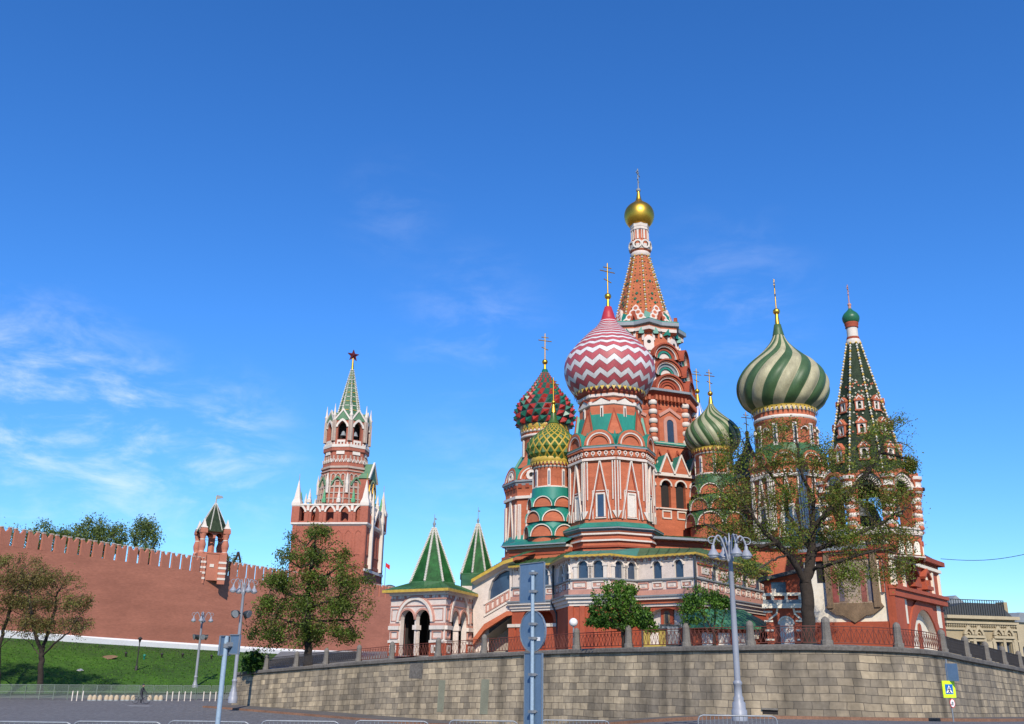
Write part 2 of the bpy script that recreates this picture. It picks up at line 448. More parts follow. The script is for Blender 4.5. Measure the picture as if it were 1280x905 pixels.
def slit(F_, uc, v0, w, h, parent, frame=WHITE, pane=GLASS, fw=.13, arched=True, name='window', peak=False):
    mb = MB()
    if arched:
        p = archpoly(uc, v0, w, h, 8)
        F_.prism(mb, p, -.02, .025, pane)
        F_.box(mb, uc - w / 2 - fw, uc - w / 2, v0 - fw * .4, v0 + h - w / 2, -.02, .1, frame)
        F_.box(mb, uc + w / 2, uc + w / 2 + fw, v0 - fw * .4, v0 + h - w / 2, -.02, .1, frame)
        F_.ring(mb, uc, v0 + h - w / 2, w / 2, w / 2 + fw, -.02, .104, frame, seg=8)
    else:
        F_.box(mb, uc - w / 2, uc + w / 2, v0, v0 + h, -.02, .025, pane)
        F_.box(mb, uc - w / 2 - fw, uc - w / 2, v0, v0 + h, -.02, .1, frame)
        F_.box(mb, uc + w / 2, uc + w / 2 + fw, v0, v0 + h, -.02, .1, frame)
        F_.box(mb, uc - w / 2 - fw, uc + w / 2 + fw, v0 + h, v0 + h + fw, -.02, .104, frame)
    F_.box(mb, uc - w / 2 - fw * 1.4, uc + w / 2 + fw * 1.4, v0 - fw, v0 - fw * .4, -.02, .14, frame)
    if peak:
        t = v0 + h + fw
        F_.stroke(mb, [(uc - w / 2 - fw * 2, t), (uc, t + w * .9), (uc + w / 2 + fw * 2, t)], fw * .8, -.02, .15, frame)
    return mb.build(name, parent)

def koko(mb, F_, uc, v0, r, dep, back, ogee=.12, roof=TEAL, panel=BRICK, rings=(WHITE,), seg=12):
    """rounded gable: brick rim, white inner rings, sunk panel, roofed behind"""
    F_.ring(mb, uc, v0, r * .84, r, -back, dep, BRICK, seg=seg, ogee=ogee)
    F_.ring(mb, uc, v0, r * 1.0, r * 1.07, -back, dep - .06, roof, seg=seg, ogee=ogee)
    F_.ring(mb, uc, v0, r * .74, r * .84, 0, dep - .03, rings[0], seg=seg, ogee=ogee)
    if len(rings) > 1: F_.ring(mb, uc, v0, r * .62, r * .74, 0, dep - .10, rings[1], seg=seg, ogee=ogee)
    F_.disc(mb, uc, v0, r * .76, dep - .24, panel, seg=seg, ogee=ogee)

def cross(parent, x, y, z0, z1, r=.05, ballz=None, ballr=.3, m=GOLD, ang=0, neck=None):
    """gold neck, ball and three-bar cross: one mesh"""
    mb = MB()
    if neck: mb.lathe(x, y, neck, m, 14)
    if ballz:
        mb.lathe(x, y, [(ballr * math.sin(PI * i / 8) + .001, ballz - ballr * math.cos(PI * i / 8)) for i in range(9)], m, 14)
    c, s_ = math.cos(ang), math.sin(ang)
    mb.tube((x, y, z0), (x, y, z1), r, r * .8, m, 6)
    h = z1 - z0
    for f, w in ((.86, .13), (.74, .24)):
        mb.tube((x - c * w * h, y - s_ * w * h, z0 + h * f), (x + c * w * h, y + s_ * w * h, z0 + h * f), r * .8, r * .8, m, 6)
    mb.tube((x - c * .12 * h, y - s_ * .12 * h, z0 + h * .50), (x + c * .12 * h, y + s_ * .12 * h, z0 + h * .42), r * .8, r * .8, m, 6)
    return mb.build('cross', parent)

def tag(o, label=None, cat=None, group=None, kind=None):
    if label: o['label'] = label
    if cat: o['category'] = cat
    if group: o['group'] = group
    if kind: o['kind'] = kind
    return o
def thing(name, loc, label, cat, group=None, kind='thing', rz=0):
    o = bpy.data.objects.new(name, None); COL.objects.link(o)
    o.location = loc; o.rotation_euler = (0, 0, rz); o.empty_display_size = .5
    return tag(o, label, cat, group, kind)
def copy_tree(o, parent=None):
    c = o.copy(); COL.objects.link(c)
    if parent: c.parent = parent
    for ch in list(o.children): copy_tree(ch, c)
    return c
def lerp(a, b, t): return a + (b - a) * t
def interp(x, tab):
    if x <= tab[0][0]: return tab[0][1]
    for (a, b), (c, d) in zip(tab, tab[1:]):
        if x <= c: return b + (d - b) * (x - a) / (c - a)
    return tab[-1][1]
# ================================================================== the setting
def gz(x, y):
    z = interp(y, [(0, 0), (20, -.75), (40, -1.5), (70, -2.75), (400, -2.75)])
    t = max(0, min(1, (x - 0) / 13)); t = t * t * (3 - 2 * t)
    return z + 0.95 * t * max(0, min(1, (y - 8) / 25)) * (1 if y < 70 else max(0, 1 - (y - 70) / 20))
xs = sorted(set([-2600, -900, -300] + list(range(-140, 101, 4)) + [160, 400, 1200, 2600]))
ys = sorted(set([-300, -60, -20] + list(range(-8, 140, 4)) + [170, 240, 500, 1200, 2900]))
GROUND = brickmat('stone_setts', (.150, .146, .144), (.182, .177, .173), (.105, .102, .101), .42, .22, .025, dirt=(.122, .119, .118), bump=.35, uvmap=False, vscale=.09, var=.3)
mb = MB()
mb.grid([[(x, y, gz(x, y)) for x in xs] for y in ys], GROUND, False)
tag(mb.build('ground'), kind='structure')

# retaining wall: (photo column, row of the coping, depth)
WT = [(296, 840.5, 92.5), (320, 838, 90.5), (400, 831, 84), (500, 823, 77), (600, 817, 71), (700, 812, 65.5), (800, 809, 60), (900, 807, 56), (1000, 806, 53.6), (1060, 806.8, 53),
      (1100, 808, 53), (1150, 811, 54.5), (1180, 815, 57.2), (1200, 819.5, 60), (1240, 827.5, 67.5), (1280, 836, 76.5), (1340, 851, 92)]
def cat_rom(tab, x, k):
    # smooth interpolation of the table
    i = 0
    while i < len(tab) - 2 and x > tab[i + 1][0]: i += 1
    p1, p2 = tab[i], tab[i + 1]; p0 = tab[max(0, i - 1)]; p3 = tab[min(len(tab) - 1, i + 2)]
    h = p2[0] - p1[0]; t = (x - p1[0]) / h
    m1 = (p2[k] - p0[k]) / (p2[0] - p0[0]) * h; m2 = (p3[k] - p1[k]) / (p3[0] - p1[0]) * h
    return (2 * t ** 3 - 3 * t * t + 1) * p1[k] + (t ** 3 - 2 * t * t + t) * m1 + (-2 * t ** 3 + 3 * t * t) * p2[k] + (t ** 3 - t * t) * m2
def wtop(px): return at(px, cat_rom(WT, px, 1), cat_rom(WT, px, 2))
WP = [wtop(px) for px in list(range(296, 1340, 8)) + [1340]]
WP = [WP[0] + Vector((2.5, 26, .5))] + WP + [WP[-1] + Vector((10, 45, -2))]
def nrm2(pts, i):
    a = pts[max(0, i - 1)]; b = pts[min(len(pts) - 1, i + 1)]
    t = Vector((b.x - a.x, b.y - a.y, 0)).normalized()
    return Vector((t.y, -t.x, 0))
WN = [nrm2(WP, i) for i in range(len(WP))]
WN[1] = (WN[1] + WN[2] * 1.5).normalized()
def arc_at(px):
    s_ = 0
    for i in range(len(WP) - 1):
        if i and proj(WP[i])[0] >= px: return s_
        s_ += (Vector((WP[i + 1].x, WP[i + 1].y)) - Vector((WP[i].x, WP[i].y))).length
    return s_
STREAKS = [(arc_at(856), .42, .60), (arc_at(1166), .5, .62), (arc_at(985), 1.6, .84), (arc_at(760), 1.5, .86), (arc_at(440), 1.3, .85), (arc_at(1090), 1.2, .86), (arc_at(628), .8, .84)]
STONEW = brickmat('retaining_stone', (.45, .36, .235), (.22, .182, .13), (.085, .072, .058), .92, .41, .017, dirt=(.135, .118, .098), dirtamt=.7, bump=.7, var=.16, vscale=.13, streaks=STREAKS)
mb = MB()
arc = 0
for i in range(len(WP) - 1):
    a, b = WP[i], WP[i + 1]; na, nb = WN[i], WN[i + 1]
    L = (Vector((b.x, b.y)) - Vector((a.x, a.y))).length
    za, zb = min(gz(a.x, a.y), gz(b.x, b.y)) - .4, min(gz(a.x, a.y), gz(b.x, b.y)) - .4
    a0 = Vector((a.x, a.y, za)) + na * .25; b0 = Vector((b.x, b.y, zb)) + nb * .25
    a1 = a - Vector((0, 0, .3)); b1 = b - Vector((0, 0, .3))
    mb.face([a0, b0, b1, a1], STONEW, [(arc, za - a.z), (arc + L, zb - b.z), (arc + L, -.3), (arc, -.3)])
    arc += L
wall_ = thing('retaining_wall', (WP[60].x, WP[60].y, gz(WP[60].x, WP[60].y)), 'long curved retaining wall of grey tan stone blocks under the cathedral terrace', 'retaining wall')
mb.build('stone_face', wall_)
mb = MB()
sec = [(-.12, -.3), (.16, -.3), (.20, -.26), (.20, -.08), (.14, 0), (-.75, 0), (-.75, -.3)]
mb.grid([[WP[i] + WN[i] * d + Vector((0, 0, z)) for d, z in sec] for i in range(len(WP))], COPING, True, False, flip=True)
mb.build('coping', wall_)
# blocked-up openings, a drain hole and a dark stain streak seen in the wall face
def wallframe(px, py):
    i = min(range(1, len(WP) - 1), key=lambda k: abs(proj(WP[k])[0] - px))
    u = Vector((-WN[i].y, WN[i].x, 0))
    base = WP[i] - Vector((0, 0, .3)); h = base.z - gz(base.x, base.y) + .4
    v = (base - (Vector((base.x, base.y, base.z - h)) + WN[i] * .25)).normalized()
    f = F(base, u, v); return f, f.uv(px, py)
PATCH = mat('blocked_opening', (.20, .20, .14), .9, .15, .8)
for (px, y0, y1, w) in ((607, 849, 893, .8), (521, 828, 848, 1.5), (553, 850, 890, .7)):
    f, (u, v1) = wallframe(px, y0); v0 = f.uv(px, y1)[1]
    m = MB(); f.box(m, u - w / 2, u + w / 2, v0, v1, -.05, .02, PATCH if px != 521 else COPING); m.build('blocked_opening', wall_)
f, (u, v) = wallframe(963, 890)
m = MB(); f.box(m, u - .42, u + .42, v - .12, v + .10, -.02, .01, DARK); f.box(m, u - .45, u + .45, v + .10, v + .2, -.02, .12, STONEP); m.build('drain_hole', wall_)

# terrace behind the wall
PAVE = mat('terrace_paving', (.20, .185, .165), .9, .2, .4)
rows = []
for t in (0, .02, .15, .5, 1):
    row = []
    for i in range(1, len(WP)):
        p = WP[i] - WN[i] * .7 - Vector((0, 0, .12))
        q = Vector((p.x * 1.5, 240, 2.6))
        if t <= .02: row.append(p - WN[i] * (t * 60) + Vector((0, 0, t * 10)))
        else: row.append(p.lerp(q, t) + Vector((0, 0, (2.5 - p.z) * (1 - t) * .9)))
    rows.append(row)
mb = MB(); mb.grid(rows, PAVE, False, True)
tag(mb.build('terrace_ground'), kind='structure')

# pavement with red kerb along the foot of the wall
FOOT = mat('pavement_asphalt', (.115, .105, .095), .9, .22, .5, fine=.2)
KERBR = mat('red_kerb', (.22, .115, .07), .9, .3, .8, fine=.2)
mb = MB(); mk = MB()
ra, rb, rc, rd = [], [], [], []
for i in range(2, len(WP) - 1, 2):
    w = 3.6
    p = WP[i] + WN[i] * .1; q = WP[i] + WN[i] * w; s_ = WP[i] + WN[i] * (w + .32)
    zz = lambda v: gz(v.x, v.y)
    ra.append((p.x, p.y, zz(p) + .13)); rb.append((q.x, q.y, zz(q) + .13)); rc.append((s_.x, s_.y, zz(s_) + .15)); rd.append((s_.x, s_.y, zz(s_) - .1))
mb.grid([rb, ra], FOOT, False, False); tag(mb.build('pavement'), kind='structure')
mk.grid([rd, rc, [(a[0], a[1], a[2] + .02) for a in rb], [(a[0], a[1], a[2] - .1) for a in rb]], KERBR, False, False); tag(mk.build('kerb'), kind='structure')

# lane dash on the setts
P = at(174, 882.5, 1); d = P - EYE
k = next(t for t in np.arange(20, 120, .2) if (EYE + d * t).z < gz((EYE + d * t).x, t))
c = EYE + d * k
mb = MB(); mb.face([(c.x + a, c.y + b, gz(c.x + a, c.y + b) + .006) for a, b in ((-1, -.35), (1, -.35), (1, .35), (-1, .35))], mat('road_paint', (.42, .42, .40), .8, .3, 3, fine=.3))
tag(mb.build('road_marking'), kind='structure')

# ------------------------------------------------------------------ fortress wall
KT = [(-90, 648, 114), (0, 667.5, 128), (100, 684, 140), (200, 701, 154), (300, 719, 170), (400, 729, 188), (500, 737, 208), (560, 742, 222)]
KB = [(-90, 788), (0, 796.5), (100, 802.5), (200, 808), (300, 815.5), (400, 819), (500, 822), (560, 823)]
pa = at(-20, 660, 126); pb = at(490, 735, 205)
KD = Vector((pb.x - pa.x, pb.y - pa.y, 0)).normalized(); KN = Vector((KD.y, -KD.x, 0))
KO = Vector((pa.x, pa.y, 0)) - KD * 22
KL = 152
KF = F(KO, KD, Vector((0, 0, 1)))
ktop = at(200, 712, hit(200, 712, KF.o, KF.n).y).z
# wall top line fitted through the photo's coping points
fit = [KF.uv(px, py + 8.5) for px, py, _ in KT[1:7]]
A_ = np.polyfit([u for u, v in fit], [v for u, v in fit], 1)
fitb = [KF.uv(px, py) for px, py in KB[1:6]]
B_ = np.polyfit([u for u, v in fitb], [v for u, v in fitb], 2)
kt = lambda u: A_[0] * u + A_[1]
kb = lambda u: B_[0] * min(u, 90) ** 2 + B_[1] * min(u, 90) + B_[2]
fort = thing('fortress_wall', KF.P(60, kb(60)), 'long red brick fortress wall with swallow tail battlements above the grass bank', 'fortress wall')
mb = MB(); us = [KL * i / 38 for i in range(39)]
mb.grid([[KF.P(u, kb(u) - 1.5, 0) for u in us], [KF.P(u, kt(u), 0) for u in us], [KF.P(u, kt(u), -3.5) for u in us], [KF.P(u, kb(u) - 1, -3.5) for u in us]], FORT, False, False)
mb.build('wall_body', fort)
mb = MB(); 
mb.grid([[KF.P(u, kb(u) - 1.6, .25) for u in us], [KF.P(u, kb(u) + (.75 if u < 44 else .66 if u < 62 else .55), .25) for u in us], [KF.P(u, kb(u) + .9, 0) for u in us]], WASH, False, False)
mb.build('white_base_course', fort)
MC = mat('merlon_cap', (.50, .40, .33), .9, .15, 1)
def make_merlon():
    w, h = .78, 2.35
    poly = [(-w, 0), (w, 0), (w, h), (w * .62, h + .02), (w * .12, h - .5), (-w * .12, h - .5), (-w * .62, h + .02), (-w, h)]
    f = F((0, 0, 0), KD, Vector((0, 0, 1)))
    m = MB()
    half = [poly[:2] + [(w, h), (w * .62, h + .02), (w * .12, h - .5), (-w * .12, h - .5), (-w * .62, h + .02), (-w, h)]][0]
    # split the notch so that every face stays convex
    for q in ([(-w, 0), (w, 0), (w, h - .5), (-w, h - .5)], [(.12 * w, h - .5), (w, h - .5), (w, h), (.62 * w, h + .02)], [(-w, h - .5), (-.12 * w, h - .5), (-.62 * w, h + .02), (-w, h)]):
        f.prism(m, q, -.42, 0, FORTM, back=True)
    for s_ in (-1, 1):
        q = [(s_ * .56 * w, h + .03), (s_ * 1.06 * w, h + .01), (s_ * 1.06 * w, h + .16), (s_ * .52 * w, h + .18)]
        f.prism(m, q if s_ > 0 else q[::-1], -.48, .06, MC, back=True)
    return m
mm = make_merlon(); proto = mm.build('merlon', None); proto.parent = fort
u = 4.0; first = True; pitch = 2.12
while u < 118:
    o = proto if first else proto.copy()
    if not first: COL.objects.link(o); o.parent = fort
    first = False
    o.location = KF.P(u, kt(u) - .02) - fort.location
    u += pitch
# wall lamps and slits near the gate end
# lawn rising to the wall
LAWN = mat('lawn', (.026, .085, .002), .95, .36, .10, fine=.28, tint=(.050, .125, .003), stretch=(1, 1, 1), bump=.4, bscale=20)
def lawn_foot(u):
    p = KF.P(u, 0); return p
rows = []
for t in (0, .25, .5, .75, 1.0, 1.02):
    row = []
    for u in [-60 + 5 * i for i in range(29)]:
        top = KF.P(u, kb(max(0, u)) - .05, .2)
        fx = at(0, 0, 1)
        foot = Vector((top.x + KN.x * 17 , 0, 0)); fy = interp(u, [(-60, 62), (0, 96), (60, 122), (90, 132)])
        foot = Vector((lerp(top.x, top.x + (top.y - fy) * KN.x / -KN.y, .35), fy, -2.55))
        p = foot.lerp(top, min(t, 1)); s_ = math.sin(min(t, 1) * PI)
        p.z += .25 * s_ * (1 - t) + .12 * math.sin(u * .7 + t * 4) * s_
        if t > 1: p = top + Vector((0, 0, -2))
        row.append(p)
    rows.append(row)
mb = MB(); mb.grid(rows, LAWN, False, True)
lawn = mb.build('lawn'); tag(lawn, kind='structure')
LROWS = rows
def lawn_at(px, py):
    # point of the lawn seen at a photo pixel
    import mathutils.geometry as g
    d = (CAMR @ Vector(((px - 640) / FPX, -(py - 452.5) / FPX, -1))).normalized()
    for j in range(4):
        for i in range(len(LROWS[0]) - 1):
            a, b, c, e = LROWS[j][i], LROWS[j][i + 1], LROWS[j + 1][i + 1], LROWS[j + 1][i]
            for t in ((a, b, c), (a, c, e)):
                h = g.intersect_ray_tri(*t, d, EYE, True)
                if h: return h
    return None
def ground_at(px, py):
    d = CAMR @ Vector(((px - 640) / FPX, -(py - 452.5) / FPX, -1)); d = d / d.y
    for t in np.arange(8, 160, .1):
        q = EYE + d * float(t)
        if q.z < gz(q.x, q.y): return q
    return None
# blades of grass on the bank: nobody could count them
rng = np.random.RandomState(5)
n = 26000
tt = rng.rand(n) * .98; uu = rng.rand(n) * 27.9
V = np.zeros((n * 3, 3)); arr = np.array([[list(p) for p in r] for r in LROWS[:5]])
jj = np.minimum((tt * 4).astype(int), 3); ft = tt * 4 - jj; ii = uu.astype(int); fu = uu - ii
P0 = (arr[jj, ii] * (1 - fu)[:, None] + arr[jj, ii + 1] * fu[:, None]) * (1 - ft)[:, None] + (arr[jj + 1, ii] * (1 - fu)[:, None] + arr[jj + 1, ii + 1] * fu[:, None]) * ft[:, None]
ang = rng.rand(n) * PI; hh = .05 + rng.rand(n) ** 2 * .16; ww = .05 + rng.rand(n) * .09
dx = np.stack([np.cos(ang) * ww, np.sin(ang) * ww, np.zeros(n)], 1)
V[0::3] = P0 - dx; V[1::3] = P0 + dx; V[2::3] = P0 + np.stack([rng.randn(n) * .06, rng.randn(n) * .06, hh], 1)
def np_mesh(name, V, nv, mats, mi, parent=None, origin=Vector((0, 0, 0))):
    me = bpy.data.meshes.new(name); nf = len(V) // nv
    me.vertices.add(len(V)); me.vertices.foreach_set('co', (V - np.array(origin)).astype(np.float32).ravel())
    me.loops.add(len(V)); me.loops.foreach_set('vertex_index', np.arange(len(V), dtype=np.int32))
    me.polygons.add(nf); me.polygons.foreach_set('loop_start', np.arange(0, len(V), nv, dtype=np.int32))
    for m in mats: me.materials.append(m)
    me.polygons.foreach_set('material_index', np.asarray(mi, dtype=np.int32))
    me.update(calc_edges=True)
    o = bpy.data.objects.new(name, me); COL.objects.link(o)
    if parent: o.parent = parent
    return o
G1 = mat('grass_blade', (.030, .098, .003), .8, .2, .3); G2 = mat('grass_blade_light', (.050, .135, .004), .8, .2, .3)
tag(np_mesh('grass', V, 3, [G1, G2], rng.randint(0, 2, n)), kind='stuff')
# bare earth patch and small ground lights on the bank
for (px, py, w) in ((136, 823, 1.0),):
    q = lawn_at(px, py)
    if q:
        mb = MB(); mb.face([(q.x + w * math.cos(a) * (1 + .2 * math.sin(3 * a)), q.y + .9 * w * math.sin(a), q.z + .15 + .28 * w * math.sin(a)) for a in [2 * PI * i / 14 for i in range(14)]], mat('bare_earth', (.22, .13, .07), .95, .2, 1))
        tag(mb.build('bare_earth_patch'), 'bare brown earth patch on the grass bank', 'soil patch')
# ================================================================== gate clock tower behind the wall
ax = Axis(426.5, 640, 213)
TA = R(6.5); FN = math.atan2(-math.cos(TA), -math.sin(TA)); SQ = FN - PI / 4
ck = thing('clock_tower', (ax.x, ax.Y, 3), 'tall red brick fortress gate tower with white pinnacles, green spire and red star', 'tower')
hw = ax.r(650, 89.5 / 2) * math.sqrt(2)
zb, z1, z2 = 2, ax.z(661), ax.z(639)
mb = MB()
mb.lathe(ax.x, ax.Y, [(hw * 1.02, zb), (hw, z1 - 9), (hw, z1)], CLOCKB, 4, SQ, False, cap=True)
fs = facets(ax.x, ax.Y, zb, z1, hw, hw, SQ, 4, False)
for f in fs:
    if f.n.y > .5: continue
    L = f.w0
    for k in range(-3, 4):
        u = k * L * .27
        f.stroke(mb, archpoly(u, z1 - zb - 6.6, 1.6, 5.0, 8, .3), .25, -.02, .12, CLOCKB, True)
    f.box(mb, -L, L, z1 - zb - 9.3, z1 - zb - 8.7, 0, .2, CLOCKB)
    f.box(mb, -L, -L + .9, 0, z1 - zb, 0, .15, CLOCKB); f.box(mb, L - .9, L, 0, z1 - zb, 0, .15, CLOCKB)
body = mb.build('gate_block', ck)
# balustrade of arches with white trim and pinnacles
mb = MB(); mw = MB()
H = z2 - z1
mw.lathe(ax.x, ax.Y, [(hw * 1.0, z1 - .5), (hw * 1.06, z1 - .1), (hw * 1.06, z1 + .25), (hw * 1.0, z1 + .26)], WHITE, 4, SQ, False)
for f in facets(ax.x, ax.Y, z1, z2, hw * 1.02, hw * 1.02, SQ, 4, False):
    L = f.w0; n = 5; p = 2 * L / n
    holes = [archpoly(-L + p * (k + .5), .6, p * .52, H * .86 - .6, 8, .35) for k in range(n)]
    f.wall(mb, [(-L, 0), (L, 0), (L, H), (-L, H)], holes, .9, CLOCKB, BRICKD)
    f.box(mw, -L * 1.02, L * 1.02, H, H + .35, -.9, .25, WHITE)
    for k in range(n):
        u = -L + p * (k + .5)
        f.ring(mw, u, H * .86 - p * .26, p * .27, p * .40, 0, .16, WHITE, seg=8, ogee=.4)
    for k in range(n + 1):
        u = -L + p * k
        f.box(mw, u - .3, u + .3, H * .72, H, 0, .22, WHITE)
        f.box(mw, u - .16, u + .16, 0, H * .55, 0, .2, WHITE if k in (0, n) else CLOCKB)
        if 0 < k < n:
            q = f.P(u, H + .7, -.35)
            mw.lathe(q.x, q.y, [(.55, q.z), (.6, q.z + .7), (.35, q.z + .9), (.4, q.z + 1.3), (.02, q.z + 3.2)], WHITE if k % 2 else GREENL, 4, SQ, False)
mb.build('parapet_arcade', ck); mw.build('white_trim', ck)
for k in range(4):
    a = SQ + k * PI / 2; m = MB(); x, y = ax.x + hw * .95 * math.cos(a), ax.Y + hw * .95 * math.sin(a)
    zt = z2 + (ax.z(607) - z2)
    m.lathe(x, y, [(1.25, z1), (1.25, z2 - .2), (1.4, z2), (1.4, z2 + .6), (1.1, z2 + 1.2), (.9, z2 + 1.6), (.03, zt)], lambda j, i: CLOCKB if j == 0 else WHITE, 4, SQ, False)
    m.tube((x, y, zt - .3), (x, y, zt + 1.3), .07, .05, GOLD, 5)
    m.build('pinnacle', ck)
# right-hand face: tall white shafts framing a dark recess
f = [f for f in fs if abs(f.n.x) > .9 and f.n.x > 0][0]; L = f.w0; hh = z1 - zb
mb = MB()
f.box(mb, -L * .42, L * .42, hh - 10, hh - 1.2, 0, .06, BRICKD)
for u in (-.55, .55):
    f.box(mb, u * L - .35, u * L + .35, hh - 9.5, hh + 1.5, 0, .8, WHITE)
    q = f.P(u * L, hh + 1.5, .4); mb.lathe(q.x, q.y, [(.6, q.z), (.7, q.z + .6), (.05, q.z + 6.5)], WHITE, 4, SQ, False)
    f.stroke(mb, [(u * L, hh - 1), (0, hh + 4.2)], .5, 0, .7, WHITE)
f.box(mb, -L, L, hh - 10.2, hh - 9.6, 0, .35, WHITE)
mb.build('side_portal_trim', ck)
# upper shaft
a2 = Axis(438, 545, 213); a2.x = at(431.5, 590, 213).x
m = MB(); zA, zB = z2 - 4, a2.z(570)
R0, R1 = a2.r(630, 33), a2.r(575, 26.5)
m.lathe(a2.x, 213, [(R0, zA), (R0, z2 + 1), (R1, zB), (R1 * 1.08, zB + .3), (R1 * 1.08, zB + 1), (R1, zB + 1.01)], CLOCKB, 8, SQ + PI / 8, False, cap=True)
sh = m.build('octagonal_shaft', ck)
m = MB()
TRAC = mat('pale_tracery', (.40, .31, .25), .9, .2, .8)
GRT = mat('pale_green_trim', (.10, .20, .11), .8, .2, .8)
for f in facets(a2.x, 213, z2 + 1, zB, R0, R1, SQ + PI / 8):
    h = f.h
    for u in (-.82, -.3, .3, .82): f.box(m, u * f.w0 * .86 - .16, u * f.w0 * .86 + .16, 0, h * .56, 0, .28, TRAC)
    for u in (-.56, 0, .56): f.ring(m, u * f.w0 * .86, h * .52, f.w0 * .17, f.w0 * .24, 0, .25, TRAC, seg=8, ogee=.4)
    f.box(m, -f.w1 * 1.1, f.w1 * 1.1, h * .68, h * .72, 0, .3, TRAC)
    f.box(m, -f.w0, f.w0, h * .30, h * .34, 0, .25, TRAC)
    for k in range(4): f.box(m, -f.w1 + f.w1 * 2 * (k + .3) / 4, -f.w1 + f.w1 * 2 * (k + .6) / 4, h * .8, h * .93, 0, .18, TRAC)
    f.ring(m, 0, h * .34, f.w0 * .48, f.w0 * .62, -.5, .55, GRT, seg=10, ogee=.5)
    f.box(m, -f.w1 * .5, f.w1 * .5, h * .95, h * 1.02, 0, .25, WHITE)
for f in facets(a2.x, 213, z2 + 1, zB, R0, R1, SQ + PI / 8):
    h = f.h
    for v in (.08, .19, .42, .62): f.box(m, -f.w0 * .98, f.w0 * .98, h * v, h * (v + .018), 0, .22, TRAC)
    for k in range(5):
        u = -f.w0 * .8 + f.w0 * .4 * k
        f.stroke(m, [(u - .3, h * .86), (u, h * .80), (u + .3, h * .86)], .14, 0, .16, WHITE)
    for u in (-.95, .95):
        q = f.P(u * f.w0, h * .36, .3); m.lathe(q.x, q.y, [(.3, q.z - 2), (.34, q.z), (.4, q.z + .3), (.03, q.z + 2.6)], WHITE, 5)
m.build('white_tracery', sh)
m = MB()                                                  # the clock stands in a gabled housing on the right-hand face
fr = [f for f in facets(a2.x, 213, z2 + 1, zB, R0 * 1.1, R0 * 1.1, SQ + PI / 8, 8) if f.n.x > .9][0]
fr.box(m, -3.3, 3.3, -1, 6.0, -3, .5, CLOCKB); fr.prism(m, [(-3.6, 6), (3.6, 6), (0, 10)], -3, .6, GRT)
fr.stroke(m, [(-3.6, 6), (0, 10), (3.6, 6)], .5, .5, .9, WHITE)
m.build('clock_housing', sh)
m = MB(); fr.disc(m, 0, 3.0, 2.9, .62, SIGNK, 0, 2 * PI, 24); fr.ring(m, 0, 3.0, 2.7, 3.1, .45, .75, GOLD, 0, 2 * PI, 24)
for k in range(12):
    a = k * PI / 6; fr.stroke(m, [(2.1 * math.cos(a), 3 + 2.1 * math.sin(a)), (2.5 * math.cos(a), 3 + 2.5 * math.sin(a))], .22, .62, .68, GOLD)
fr.stroke(m, [(0, 3), (.4, 5.2)], .2, .62, .72, GOLD); fr.stroke(m, [(0, 3), (1.4, 3.6)], .24, .62, .74, GOLD)
m.build('clock_face', sh)
# belfry tier
m = MB(); zC, zD = zB + 1, a2.z(531); RB = R1 * 1.02
for f in facets(a2.x, 213, zC, zD, RB, RB, SQ + PI / 8, 8, False):
    f.wall(m, [(-f.w0, 0), (f.w0, 0), (f.w0, f.h), (-f.w0, f.h)], [archpoly(0, 2.0, f.w0 * 1.05, f.h * .90 - 2.0, 8, .25)], .8, CLOCKB, CLOCKB)
    f.box(m, -f.w0 * 1.03, f.w0 * 1.03, .1, .75, 0, .35, WHITE)
    for k in range(5): f.box(m, -f.w0 + f.w0 * .4 * (k + .25), -f.w0 + f.w0 * .4 * (k + .65), .75, 1.25, 0, .3, WHITE)
    f.box(m, -f.w0 * .5, f.w0 * .5, 1.3, 1.8, 0, .2, WHITE)
    f.ring(m, 0, f.h * .9 - f.w0 * .52, f.w0 * .55, f.w0 * .78, 0, .3, WHITE, seg=10, ogee=.35)
    for s_ in (-1, 1):
        f.box(m, s_ * f.w0 - .45, s_ * f.w0 + .45, 1.6, f.h, -.3, .35, TRAC)
m.lathe(a2.x, 213, [(RB * .5, zC), (RB * .5, zD)], DARK, 8, SQ, False)
m.lathe(a2.x, 213, [(RB * .99, zD), (.1, zD + .02)], DARK, 8, SQ + PI / 8, False)
bel = m.build('bell_arcade', ck)
m = MB(); zT = zD + 2.9
for f in facets(a2.x, 213, zD, zT, RB * 1.02, RB * .95, SQ + PI / 8, 8, False):
    f.prism(m, [(-f.w0 * .95, 0), (f.w0 * .95, 0), (0, 2.6)], -2.5, .1, GRT)
    f.stroke(m, [(-f.w0 * .95, 0), (0, 2.6), (f.w0 * .95, 0)], .35, .05, .3, WHITE)
for k in range(8):
    a = SQ + PI / 8 + k * PI / 4; x, y = a2.x + RB * 1.02 * math.cos(a), 213 + RB * 1.02 * math.sin(a)
    m.lathe(x, y, [(.4, zD - .2), (.42, zD + 1.0), (.55, zD + 1.2), (.3, zD + 1.6), (.04, zD + 4.0)], WHITE, 6)
m.build('gable_crown', ck)
bm_ = MB()
for f in facets(a2.x, 213, zC, zD, RB * .8, RB * .8, SQ + PI / 8):
    q = f.P(0, f.h * .55, -.2)
    bm_.lathe(q.x, q.y, [(.75, q.z - .6), (.55, q.z - .2), (.35, q.z + .4), (.05, q.z + .6)], GREYM, 10)
bm_.build('bells', bel)
a3 = Axis(441.5, 500, 213); a3.x = a2.x
m = MB(); z5 = a3.z(462); R5 = a3.r(523, 15)
SPG = mat('spire_green', (.035, .11, .045), .45, .25, .6, tint=(.07, .15, .075))
m.lathe(a3.x, 213, [(R5, zD + .5), (R5 * .92, zD + 2.5), (a3.r(462, 1.7), z5)], SPG, 8, SQ + PI / 8, False)
SPW = mat('spire_bead', (.62, .58, .48), .7, .1, 1)
